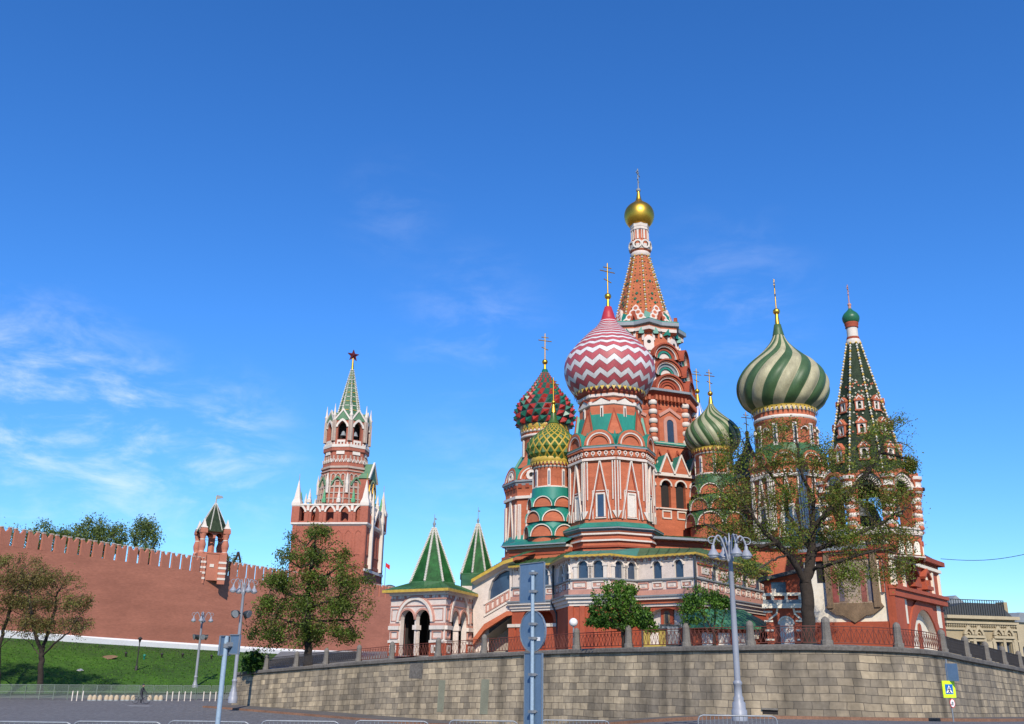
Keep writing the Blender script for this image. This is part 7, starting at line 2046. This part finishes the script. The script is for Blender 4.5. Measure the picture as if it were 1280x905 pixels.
# trees beyond the fortress wall
def fartree(label, px, yb, blobs, seed, Y=215, count=7000, size=.22):
    b = at(px, 760, Y); b.z = 4
    q = lambda x, y, dy=0: tuple(at(x, y, Y + dy)); top = min(x[1] for x in blobs)
    rts = [(None, [tuple(b), q(px, 715), q(px + 1, top + 18)])]
    for s_ in (-1, 1): limb(rts, q(px, 712), [q(px + s_ * 8, 690), q(px + s_ * 14, top + 18)], 1.0)
    return tree('distant_tree', label, b, rts, [bl(*x[:2], Y, *x[2:]) for x in blobs], L_FAR, seed, 900, 1.0, 1.6, 8, .05, .55, count, size, .75, 3, 2.2, group='trees beyond the fortress wall')
fartree('round green tree showing over the battlements, largest of the row', 118, 700, [(118, 668, 32, 22, 5), (100, 675, 22, 18, 4), (140, 672, 24, 20, 4), (118, 690, 36, 14, 4)], 41, count=11000)
fartree('narrow thin-leaved tree showing over the battlements right of the round one', 181, 700, [(181, 660, 15, 14, 3), (178, 676, 18, 16, 3), (190, 682, 12, 18, 3)], 42, count=4500)
fartree('low bare-topped tree peeping over the battlements left of the round one', 58, 690, [(58, 666, 16, 12, 3), (75, 668, 14, 10, 3), (42, 668, 14, 10, 3), (60, 680, 24, 10, 3)], 43, count=4000)
fartree('small tree top peeping out just right of the wall turret', 290, 715, [(288, 705, 10, 10, 2.5), (300, 711, 8, 8, 2)], 44, Y=225, count=1200)
fartree('faint twiggy tree top above the battlements at the far left', 14, 690, [(16, 668, 12, 8, 3), (4, 668, 12, 9, 3), (12, 680, 20, 10, 3)], 45, count=1000)
# small dense tree and loose young tree on the terrace
YD = 61.5
q = lambda px, py, dy=0: tuple(at(px, py, YD + dy)); bb = at(781, 812, YD); bb.z = 2.2
roots = [(None, [tuple(bb), q(780, 800), q(778, 785), q(775, 765), q(774, 748)])]
for (x, y, dy) in ((755, 770, -.5), (800, 768, .5), (765, 755, 1), (790, 752, -1), (748, 778, .6), (806, 780, -.4)): limb(roots, q(779, 788), [q((779 + x) / 2, (785 + y) / 2, dy / 2), q(x, y, dy)], .2)
tree('round_terrace_tree', 'small dense dark green round tree on the terrace before the gallery', bb, roots, [bl(774, 756, YD, 24, 18, 1.3), (bl(753, 762, YD, 18, 18, 1.2)), bl(797, 770, YD, 18, 16, 1.2), bl(774, 740, YD, 20, 12, 1.1), bl(772, 777, YD, 34, 9, 1.3), bl(814, 787, YD, 12, 5, .6), bl(760, 737, YD, 9, 7, .6), bl(745, 778, YD, 14, 7, .8), bl(744, 747, YD, 8, 9, .6), bl(790, 738, YD, 8, 8, .6), bl(806, 783, YD, 9, 6, .6)], L_DENSE, 51, 1500, .20, .30, 1.4, .008, .13, 13500, .08, .11, 4, 2.3, floor=3)
bb = at(893, 812, 58); bb.z = 2.4; YD = 58
roots = [(None, [tuple(bb), q(893, 800), q(892, 790)])]
for pl in (((885, 778), (876, 765), (868, 755)), ((894, 775), (893, 760), (890, 748)), ((902, 785), (905, 770), (906, 760)), ((886, 792), (880, 782), (879, 768))): limb(roots, q(892, 792), [q(*p) for p in pl], .2)
tree('loose_terrace_tree', 'small multi-stemmed green tree left of the tall lamp post', bb, roots, [bl(880, 760, YD, 28, 20, 1.3, 1.0), bl(866, 768, YD, 18, 14, 1.1), bl(898, 758, YD, 16, 16, 1.1, .6), bl(872, 742, YD, 18, 12, 1, .5), bl(890, 774, YD, 20, 8, 1, .6)], L_DENSE, 52, 900, .20, .32, 1.5, .008, .09, 3600, .08, .15, 3, 2.3)
bb = at(316, 842, 91); YD = 91
roots = [(None, [tuple(bb), q(316, 832)])]
for p in ((306, 826), (312, 818), (322, 818), (328, 826), (304, 834)): limb(roots, q(316, 834), [q(*p)], .3)
o = tree('evergreen_shrub', 'dark low evergreen shrub at the left end of the terrace wall', bb, roots, [bl(316, 830, YD, 13, 12, 1.2), bl(306, 834, YD, 8, 8, 1), bl(326, 832, YD, 8, 9, 1)], L_DENSE[:2] + L_DENSE[1:2] + L_DENSE[:1], 53, 400, .3, .4, 2, .02, .08, 2600, .15, .18, 3)
o['category'] = 'shrub'

# ================================================================== lamps
def arm_pts(c, ang, R_, z0, rise, drop):
    pts = []
    for t in np.linspace(0, 1, 11):
        r_ = R_ * (t if t < .75 else t); 
        z = z0 + rise * math.sin(min(1, t * 1.15) * PI * .62) * 1.05 - (0 if t < .8 else drop * ((t - .8) / .2) ** 2)
        pts.append(Vector((c.x + r_ * math.cos(ang), c.y + r_ * math.sin(ang), z)))
    return pts
def tall_lamp(name, label, base, H, arms, R_, ang0, flood=False, scale=1.0, group='tall street lamps'):
    t = thing(name, base, label, 'street lamp', group)
    x, y, z = base
    m = MB()
    m.lathe(x, y, [(.40 * scale, z - .3 * scale), (.40 * scale, z + .2 * scale), (.34 * scale, z + .25 * scale), (.34 * scale, z + .55 * scale), (.25 * scale, z + .65 * scale), (.27 * scale, z + .78 * scale), (.20 * scale, z + .9 * scale), (.19 * scale, z + 1.4 * scale), (.235 * scale, z + 1.46 * scale), (.235 * scale, z + 1.54 * scale), (.17 * scale, z + 1.64 * scale)], POLE, 12, 0, True); m.build('base', t)
    m = MB(); m.lathe(x, y, [(.16 * scale, z + 1.6 * scale), (.16 * scale, z + H * .4), (.12 * scale, z + H - .9 * scale), (.15 * scale, z + H - .85 * scale), (.15 * scale, z + H - .7 * scale), (.10 * scale, z + H - .6 * scale), (.10 * scale, z + H - .2 * scale), (.16 * scale, z + H - .12 * scale), (.05 * scale, z + H + .1 * scale), (.03 * scale, z + H + .5 * scale)], POLE, 12, 0, True); m.build('shaft', t)
    for k in range(arms):
        a = ang0 + k * 2 * PI / arms; pts = []
        for s_ in np.linspace(0, 1, 14):
            r_ = R_ * (.12 + .88 * s_); zz_ = z + H - 1.0 * scale + 1.35 * scale * math.sin(s_ * PI * .80) ** .9 if s_ < .93 else z + H - 1.0 * scale + 1.35 * scale * math.sin(.93 * PI * .8) ** .9 - (s_ - .93) * 3 * scale
            pts.append(Vector((x + r_ * math.cos(a), y + r_ * math.sin(a), zz_)))
        m = MB(); m.path(pts, .045, POLE, 6); e = pts[-1]
        m.path([e + Vector((.28 * scale * math.cos(a) * math.cos(w_) * -1 + 0, .28 * scale * math.sin(a) * math.cos(w_) * -1, (.3 + .2 * math.sin(w_)) * scale)) for w_ in np.linspace(0, PI * 1.5, 8)], .025, POLE, 5)
        arm = m.build('arm', t)
        m = MB(); m.lathe(e.x, e.y, [(.05 * scale, e.z + .05 * scale), (.09 * scale, e.z), (.10 * scale, e.z - .16 * scale), (.17 * scale, e.z - .24 * scale), (.30 * scale, e.z - .46 * scale), (.32 * scale, e.z - .51 * scale), (.29 * scale, e.z - .53 * scale)], POLE, 16)
        sh = m.build('lamp_shade', arm)
        m = MB(); m.lathe(e.x, e.y, [(.27 * scale, e.z - .51 * scale), (.24 * scale, e.z - .59 * scale), (.13 * scale, e.z - .65 * scale), (.01 * scale, e.z - .67 * scale)], LAMPW, 14); m.build('diffuser', arm)
    if flood:
        for k in range(4):
            a = ang0 + .5 + k * PI / 2; cx, cy, cz = x + .62 * math.cos(a), y + .62 * math.sin(a), z + H - 2.6
            m = MB(); m.tube((x, y, cz), (cx, cy, cz), .04, .04, DARKM, 5)
            d = Vector((math.cos(a), math.sin(a), -.35)).normalized(); c = Vector((cx, cy, cz))
            m.tube(c - d * .15, c + d * .22, .20, .36, DARKM, 12); m.tube(c + d * .22, c + d * .25, .33, .33, GREYM, 12); m.build('floodlight', t)
    return t
YL = 40.0
P = at(924.5, 896, YL); b = Vector((P.x, YL, gz(P.x, YL)))
bz = at(924.5, 893, YL).z; b.z = bz
Hh = Axis(918, 800, YL); Hh.x = P.x
tall_lamp('street_lamp', 'tall grey four-armed street lamp standing before the stone wall, nearest of the lamps', b, Hh.z(678) - bz, 4, .74, R(8), False, .80)
A2 = Axis(296, 800, 84); P = at(291, 874, 84)
b = Vector((P.x, 84, P.z)); A2.x = P.x
tall_lamp('street_lamp', 'tall grey lamp with dark floodlights at the left end of the stone wall', b, A2.z(729) - P.z, 4, .98, R(40), True)
q0 = ground_at(243, 862); Yq = min(q0.y if q0 else 121, 121); A3 = Axis(250, 820, Yq); P = at(243, 862, Yq); A3.x = P.x
tall_lamp('street_lamp', 'slimmer grey lamp with floodlights rising in front of the grass bank', Vector((P.x, Yq, P.z)), A3.z(769) - P.z, 4, 1.05, R(10), True)
q0 = lawn_at(170, 838)
if q0:
    zt_ = at(173.5, 798, q0.y).z; pl = thing('park_lamp', q0, 'thin dark park lamp standing alone on the grass bank', 'lamp')
    m = MB(); m.tube(q0 - Vector((0, 0, .3)), (q0.x, q0.y, zt_ - .5), .10, .07, IRON, 8); m.lathe(q0.x, q0.y, [(.2, q0.z - .1), (.18, q0.z + .5), (.1, q0.z + .6)], IRON, 8); m.build('post', pl)
    m = MB(); m.lathe(q0.x, q0.y, [(.10, zt_ - .5), (.22, zt_ - .1), (.34, zt_ - .02), (.05, zt_ + .22)], IRON, 8); m.build('lantern', pl)
for k, (px, py) in enumerate(((157, 821), (180, 824), (202, 822), (228, 822), (264, 824))):
    q0 = lawn_at(px, py)
    if q0:
        m = MB(); m.origin = q0.copy(); m.lathe(q0.x, q0.y, [(.12, q0.z - .2), (.12, q0.z + .35), (.2, q0.z + .4), (.2, q0.z + .6), (.02, q0.z + .7)], TEAL if k == 1 else IRON, 8)
        tag(m.build('ground_light'), 'tiny teal cap light on the grass bank' if k == 1 else 'small dark ground light in the row on the grass bank', 'ground light', 'ground lights on the grass bank')
q0 = lawn_at(100, 839)
if q0:
    m = MB(); m.origin = q0.copy(); m.lathe(q0.x, q0.y, [(.3, q0.z - .05), (.45, q0.z + .08), (.3, q0.z + .22), (.05, q0.z + .3)], WHITE, 7, 0, False); tag(m.build('white_bag'), 'small white bag lying on the grass bank', 'bag')

# ================================================================== signs
ROT = R(52)
u = Vector((math.cos(-ROT), math.sin(-ROT), 0))               # right edge nearer the camera
def signpost(name, label, px, ytop, Y, r_):
    A = Axis(px, 800, Y); zg = gz(A.x, Y); t = thing(name, (A.x, Y, zg), label, 'traffic sign')
    m = MB(); m.tube((A.x, Y, zg - .3), (A.x, Y, A.z(ytop)), r_, r_, SIGNP, 12); m.build('pole', t)
    return A, t, zg
A, t, zg = signpost('traffic_sign', 'grey pole carrying three blue-grey sign backs in the centre foreground', 665.5, 713, 16.4, .033)
off = Vector((0, .085, 0))
def panel(A, cpx, cpy, poly, name, t, u, mf=SIGNB, mfront=SIGNW, th=.012):
    f = F((A.x, A.Y, 0), u, (0, 0, 1)); f.o = Vector((A.x, A.Y, 0)) - f.n * .06
    m = MB(); uu_, vv_ = f.uv(cpx, cpy); pl = [(uu_ + x, vv_ + y) for x, y in poly]
    f.prism(m, pl, -th, th, mf); m.face([f.P(*p, -th - .001) for p in pl][::-1], mfront)
    # folded rim and rails on the back
    n = len(pl)
    f.stroke(m, pl, .014, th, th + .006, GALV, True)
    for dv in ((-.16, .16) if n < 8 else (0.12, -.12)):
        ys = [p[1] for p in pl]; c = (min(ys) + max(ys)) / 2 + dv * (max(ys) - min(ys)) / .7
        xs_ = .06; f.box(m, -.055, .055, c - .022, c + .022, th, .105, GALV)
        f.box(m, -.09, .09, c - .008, c + .008, th, th + .012, GALV)
    return f, m, (uu_, vv_)
def rect(w, h): return [(-w / 2, -h / 2), (w / 2, -h / 2), (w / 2, h / 2), (-w / 2, h / 2)]
sc = (at(666, 730, 16.4) - at(665, 730, 16.4)).length
f, m, _ = panel(A, 665.5, 728.5, rect(29.5 * sc / math.cos(ROT), 50 * sc * .97), 'x', t, u); m.build('rectangular_panel', t)
dr = 25 * sc * .98
f, m, c_ = panel(A, 666.5, 789, [(dr * math.cos(a), dr * math.sin(a)) for a in [2 * PI * i / 36 for i in range(36)]], 'x', t, u)
f.box(m, c_[0] + .12, c_[0] + .20, c_[1] - .16, c_[1] - .10, .012, .016, SIGNW); m.build('round_panel', t)
f, m, c_ = panel(A, 667, 866, rect(21 * sc / math.cos(ROT), 92 * sc), 'x', t, u); m.build('long_panel', t)
A, t, zg = signpost('traffic_sign', 'slim leaning pole with two small grey sign panels set back to back at left', 283, 795, 14.5, .036)
A.x = at(281, 850, 14.5).x
sc = (at(286, 800, 14.5) - at(285, 800, 14.5)).length
for (cpx, ang, wpx, cpy) in ((281, R(62), 9, 807), (294, R(-40), 15, 805.5)):
    u2 = Vector((math.cos(ang), math.sin(ang), 0)); f = F((A.x, A.Y, 0), u2, (0, 0, 1)); f.o = Vector((A.x, A.Y, 0)) - f.n * .05
    m = MB(); uu_, vv_ = f.uv(cpx, cpy); f.prism(m, [(uu_ + x, vv_ + y) for x, y in rect(wpx * sc / abs(math.cos(ang)), 23 * sc)], -.012, .012, SIGNB, back=True)
    f.stroke(m, [(uu_ + x, vv_ + y) for x, y in rect(wpx * sc / abs(math.cos(ang)), 23 * sc)], .014, .01, .02, GALV, True); f.box(m, -.06, .06, vv_ - .03, vv_ + .03, -.02, .09, GALV); m.build('sign_panel', t)
# pedestrian crossing sign at the wall
Yc = 47.5; A = Axis(1188, 870, Yc); zg = gz(A.x, Yc)
t = thing('crossing_sign', (A.x, Yc, zg), 'yellow-edged blue pedestrian crossing sign on a thin pole by the right wall', 'traffic sign')
m = MB(); m.tube((A.x, Yc, zg - .3), (A.x, Yc, A.z(824)), .035, .035, GALV, 10); m.build('pole', t)
uc_ = Vector((math.cos(R(10)), math.sin(R(10)), 0)); f = F((A.x, Yc - .05, 0), uc_, (0, 0, 1)); sc = (at(1189, 860, Yc) - at(1188, 860, Yc)).length
c = f.uv(1186, 861.5)
m = MB(); g = 8.6 * sc; f.box(m, c[0] - g, c[0] + g, c[1] - g * 1.15, c[1] + g * 1.15, -.02, .02, YELLOWF, True); m.build('yellow_board', t)
m = MB(); g = 5.3 * sc; f.box(m, c[0] - g, c[0] + g, c[1] - g * 1.1, c[1] + g * 1.1, .02, .026, SIGNBLUE)
f.prism(m, [(c[0] - g * .82, c[1] - g * .85), (c[0] + g * .82, c[1] - g * .85), (c[0], c[1] + g * .9)], .026, .030, SIGNW)
f.stroke(m, [(c[0] - .02, c[1] + g * .05), (c[0], c[1] - g * .3), (c[0] - g * .22, c[1] - g * .72)], .045, .03, .034, SIGNK); f.stroke(m, [(c[0], c[1] - g * .3), (c[0] + g * .25, c[1] - g * .72)], .045, .03, .034, SIGNK)
f.disc(m, c[0], c[1] + g * .28, .035, .034, SIGNK, 0, 2 * PI, 10); f.stroke(m, [(c[0] - .1, c[1] - g * .2), (c[0], c[1]), (c[0] + .1, c[1] - g * .18)], .03, .03, .034, SIGNK)
for k in range(4): f.box(m, c[0] - g * .6 + g * .33 * k, c[0] - g * .45 + g * .33 * k, c[1] - g * .84, c[1] - g * .76, .03, .033, SIGNK)
m.build('crossing_symbol', t)
m = MB(); c = f.uv(1190.5, 879); dr = 4.1 * sc; f.prism(m, [(c[0] + dr * .85 * math.cos(a), c[1] + dr * 1.3 * math.sin(a)) for a in [2 * PI * i / 24 for i in range(24)]], -.02, .01, SIGNRED, back=True)
f.prism(m, [(c[0] + dr * .68 * math.cos(a), c[1] + dr * 1.1 * math.sin(a)) for a in [2 * PI * i / 24 for i in range(24)]], .0, .014, SIGNW); f.disc(m, c[0], c[1] + .02, .06, .018, GREYM, 0, 2 * PI, 10); f.box(m, c[0] - .1, c[0] + .05, c[1] - .1, c[1] - .03, .01, .018, GREYM); m.build('small_round_sign', t)
m = MB(); ub_ = Vector((math.cos(R(-55)), math.sin(R(-55)), 0)); fb = F((A.x, Yc - .05, 0), ub_, (0, 0, 1)); c = fb.uv(1187, 840)
fb.box(m, c[0] - .2, c[0] + .42, c[1] - .42, c[1] + .4, -.02, .0, SIGNB, True); m.build('sign_back', t)

# ================================================================== crowd barriers, bollards, cyclist
def barrier_proto(L=2.0, H=1.08):
    t = thing('crowd_barrier', (0, 0, 0), 'galvanised crowd barrier', 'barrier', 'crowd barriers along the near kerb')
    m = MB(); r_ = .021; h0 = .16; c = .12
    loop = [(-L / 2, h0), (-L / 2, H - c), (-L / 2 + c * .3, H - c * .3), (-L / 2 + c, H), (L / 2 - c, H), (L / 2 - c * .3, H - c * .3), (L / 2, H - c), (L / 2, h0), (-L / 2, h0)]
    m.path([Vector((x, 0, z)) for x, z in loop], r_, GALV, 8); m.build('frame', t)
    m = MB()
    for k in range(1, 19): x = -L / 2 + L * k / 19; m.tube((x, 0, h0), (x, 0, H), .008, .008, GALV, 5, False)
    m.build('bars', t)
    for s_ in (-1, 1):
        m = MB(); m.path([Vector((s_ * L * .36, -.28, .02)), Vector((s_ * L * .36, -.2, .05)), Vector((s_ * L * .36, 0, h0)), Vector((s_ * L * .36, .2, .05)), Vector((s_ * L * .36, .28, .02))], .02, GALV, 6); m.build('foot', t)
    return t
proto = barrier_proto(); first = True
spots = []
Yb = 20.6
for k, px in enumerate(range(46, 760, 112)): 
    p = at(px, 900, Yb + .35 * math.sin(k * 1.7)); spots.append((p, R(2.0 * math.sin(k * 2.3))))
spots.append((at(918, 897, 23.0), R(-3)))
names = ['first from the left at the bottom edge', 'second from the left at the bottom edge', 'third from the left below the left sign pole', 'fourth from the left at the bottom edge', 'fifth from the left at the bottom edge', 'sixth from the left beside the centre sign pole', 'right of the centre sign pole', '', '']
for k, (p, rz) in enumerate(spots):
    o = proto if first else copy_tree(proto); first = False
    g = gz(p.x, p.y)
    pt = proj((p.x, p.y, g + 1.08))[1]
    want = 902.5 - 3.0 * p.x * 0 - 2.5 * k / 7 if k < len(spots) - 1 else 894.5
    # slide along the view until the top rail sits where it does in the photo
    Y = p.y
    for _ in range(40):
        x = at(proj((p.x, p.y, g))[0], 900, Y).x
        e_ = proj((x, Y, gz(x, Y) + 1.08))[1] - want
        if abs(e_) < .4: break
        Y += .25 if e_ > 0 else -.25
        Y = max(8, min(34, Y))
    o.location = (x, Y, gz(x, Y)); o.rotation_euler = (0, 0, rz)
    o['label'] = 'galvanised crowd barrier, ' + (names[k] if k < len(spots) - 1 and k < 7 else 'in front of the tall lamp post')
# low mesh barriers, white posts and round-topped concrete blocks along the far side of the road
def far_pt(px, py):
    q = ground_at(px, py); return q if q else at(px, py, 105)
mp_ = MB(); k0 = 0
far = [(px, 868.5 - px * .012) for px in range(-10, 300, 18)]
pf = [far_pt(px, py) for px, py in far]
Yf = 98
pf = [at(px, 866.5, Yf + .02 * px) for px, _ in far]
pf = [Vector((p.x, p.y, gz(p.x, p.y))) for p in pf]
first = None
for k, (a, b) in enumerate(zip(pf, pf[1:])):
    if first is None:
        L = (b - a).length
        first = thing('mesh_fence_panel', (0, 0, 0), 'pale green mesh fence panel in the row along the far roadside', 'fence panel', 'mesh fence panels along the far roadside')
        m = MB()
        for j in range(30): m.tube((-L / 2 + L * (j + .5) / 30, 0, .12), (-L / 2 + L * (j + .5) / 30, 0, 1.38), .012, .012, BARG, 4, False)
        m.build('wire_mesh', first)
        m = MB(); m.path([Vector((-L / 2, 0, 0)), Vector((-L / 2, 0, 1.42)), Vector((L / 2, 0, 1.42)), Vector((L / 2, 0, 0))], .03, BARG, 5)
        m.path([Vector((-L / 2, 0, .75)), Vector((L / 2, 0, .75))], .025, BARG, 5); m.build('frame', first); o = first
    else: o = copy_tree(first)
    c = (a + b) / 2; o.location = (c.x, c.y + .9, gz(c.x, c.y)); o.rotation_euler = (R(3 * math.sin(k * 1.9)), 0, math.atan2(b.y - a.y, b.x - a.x) + R(2.5 * math.sin(k * 2.7)))
first = None
for k in range(14):
    px = 112 + k * 6.9 + (1.2 if k % 3 == 0 else 0)
    if 172 < px < 182: continue
    p = at(px, 866.5, 96.5 + .02 * px); g = gz(p.x, p.y)
    if first is None:
        first = thing('concrete_hemisphere', (0, 0, 0), 'round-topped tan concrete block in the row along the far roadside', 'bollard', 'concrete blocks along the far roadside')
        m = MB(); m.lathe(0, 0, [(.22, 0), (.23, .22), (.21, .36), (.16, .47), (.08, .54), (.01, .56)], TAN, 14); m.build('block', first)
        m = MB(); m.lathe(0, 0, [(.25, 0), (.25, .08), (.23, .1)], GREYM, 14); m.build('foot', first); o = first
    else: o = copy_tree(first)
    o.location = (p.x, p.y, g)
first = None
for k, px in enumerate((91, 97, 104, 209, 216, 224, 231.5, 239, 255, 263, 270)):
    p = at(px, 866.5, 96.0 + .02 * px); g = gz(p.x, p.y)
    if first is None:
        m = MB(); m.lathe(0, 0, [(.055, 0), (.055, .85), (.035, .93), (.01, .95)], WHITE, 10); first = m.build('roadside_post')
        tag(first, 'thin white post standing in front of the mesh fence', 'post', 'white posts along the far roadside'); o = first
    else: o = first.copy(); COL.objects.link(o)
    o.location = (p.x, p.y, g)

# person standing astride a bicycle, far off
p = at(177, 866, 94); g = gz(p.x, p.y)
pr_ = thing('person', (p.x, p.y, g), 'tiny distant person in dark clothes riding along the far roadside', 'person')
def skin_body(name, verts, edges, rad, mats, parent, levels=2):
    me = bpy.data.meshes.new(name); o_ = origin_of(parent); me.from_pydata([(v[0], v[1], v[2]) for v in verts], edges, []); o = bpy.data.objects.new(name, me); COL.objects.link(o); o.parent = parent
    md = o.modifiers.new('s', 'SKIN'); me.skin_vertices[0].data[0].use_root = True
    for i, r_ in enumerate(rad): me.skin_vertices[0].data[i].radius = (r_, r_)
    o.modifiers.new('d', 'SUBSURF').levels = levels; o.modifiers[-1].render_levels = levels
    for m in mats: me.materials.append(m)
    return o
CL = mat('dark_jacket', (.03, .032, .04), .9, .1, 5); SK = mat('skin', (.42, .25, .18), .6, .05, 4); TR = mat('trousers', (.055, .05, .05), .9, .1, 5)
B_ = [(0, 0, .95), (0, 0, 1.15), (.05, 0, 1.38), (.07, 0, 1.50), (.09, -.19, 1.38), (.22, -.22, 1.16), (.40, -.20, 1.02), (.09, .19, 1.38), (.22, .22, 1.16), (.40, .20, 1.02), (.02, -.11, .88), (.20, -.12, .52), (.10, -.12, .12), (.22, -.12, .08), (-.0, .11, .88), (.12, .12, .46), (-.08, .12, .14), (.05, .12, .09)]
E_ = [(0, 1), (1, 2), (2, 3), (2, 4), (4, 5), (5, 6), (2, 7), (7, 8), (8, 9), (0, 10), (10, 11), (11, 12), (12, 13), (0, 14), (14, 15), (15, 16), (16, 17)]
Rr = [.15, .15, .16, .06, .07, .055, .04, .07, .055, .04, .10, .075, .05, .045, .10, .075, .05, .045]
skin_body('body', B_, E_, Rr, [CL], pr_)
def loc(m, name, par): 
    m.V = [(v[0] + p.x, v[1] + p.y, v[2] + g) for v in m.V]; return m.build(name, par)
m = MB(); m.lathe(.10, 0, [(.02, 1.50), (.075, 1.54), (.098, 1.62), (.10, 1.68), (.085, 1.75), (.04, 1.79), (.005, 1.80)], SK, 14)
m.tube((.19, 0, 1.66), (.225, 0, 1.63), .018, .012, SK, 6); m.tube((.18, -.035, 1.69), (.197, -.035, 1.69), .012, .008, SIGNK, 6); m.tube((.18, .035, 1.69), (.197, .035, 1.69), .012, .008, SIGNK, 6); m.tube((.18, -.025, 1.585), (.19, .025, 1.585), .008, .008, DRED, 5)
hd = loc(m, 'head', pr_)
m = MB(); m.lathe(.085, 0, [(.108, 1.66), (.112, 1.71), (.095, 1.78), (.045, 1.82), (.005, 1.83)], CL, 14); loc(m, 'hair', hd)
bk = thing('bicycle', (p.x, p.y, g), 'dark bicycle under the tiny distant rider', 'bicycle')
m = MB()
for a, b in (((0, 0, .88), (-.05, 0, .30)), ((-.02, 0, .78), (.48, 0, .74)), ((-.05, 0, .30), (.48, 0, .68)), ((.46, 0, .98), (.58, 0, .34)), ((-.05, 0, .30), (-.50, 0, .34)), ((-.02, 0, .74), (-.50, 0, .34)), ((.44, -.22, 1.0), (.44, .22, 1.0))): m.tube(a, b, .018, .018, DARKM, 6)
loc(m, 'frame', bk); m = MB(); m.box((-.14, -.07, .88), (.12, .07, .93), IRON); loc(m, 'saddle', bk)
for cx in (.58, -.50):
    m = MB(); pts = [(cx + .33 * math.cos(a), 0, .34 + .33 * math.sin(a)) for a in [2 * PI * i / 20 for i in range(21)]]; m.path(pts, .02, IRON, 6)
    for k in range(8): a = k * PI / 4; m.tube((cx, 0, .34), (cx + .32 * math.cos(a), 0, .34 + .32 * math.sin(a)), .004, .004, GALV, 3, False)
    loc(m, 'wheel', bk)

# overhead wire on the right
m = MB(); a = at(1176, 698.5, 72); b = at(1300, 688.5, 66); pts = [a.lerp(b, t) - Vector((0, 0, .35 * math.sin(PI * t))) for t in np.linspace(0, 1, 12)]
m.origin = a.copy(); m.path(pts + [b + (b - a) * 1.5], .022, IRON, 5)
tag(m.build('overhead_wire'), 'thin dark overhead wire running right from the bell tower', 'wire', kind='thing')
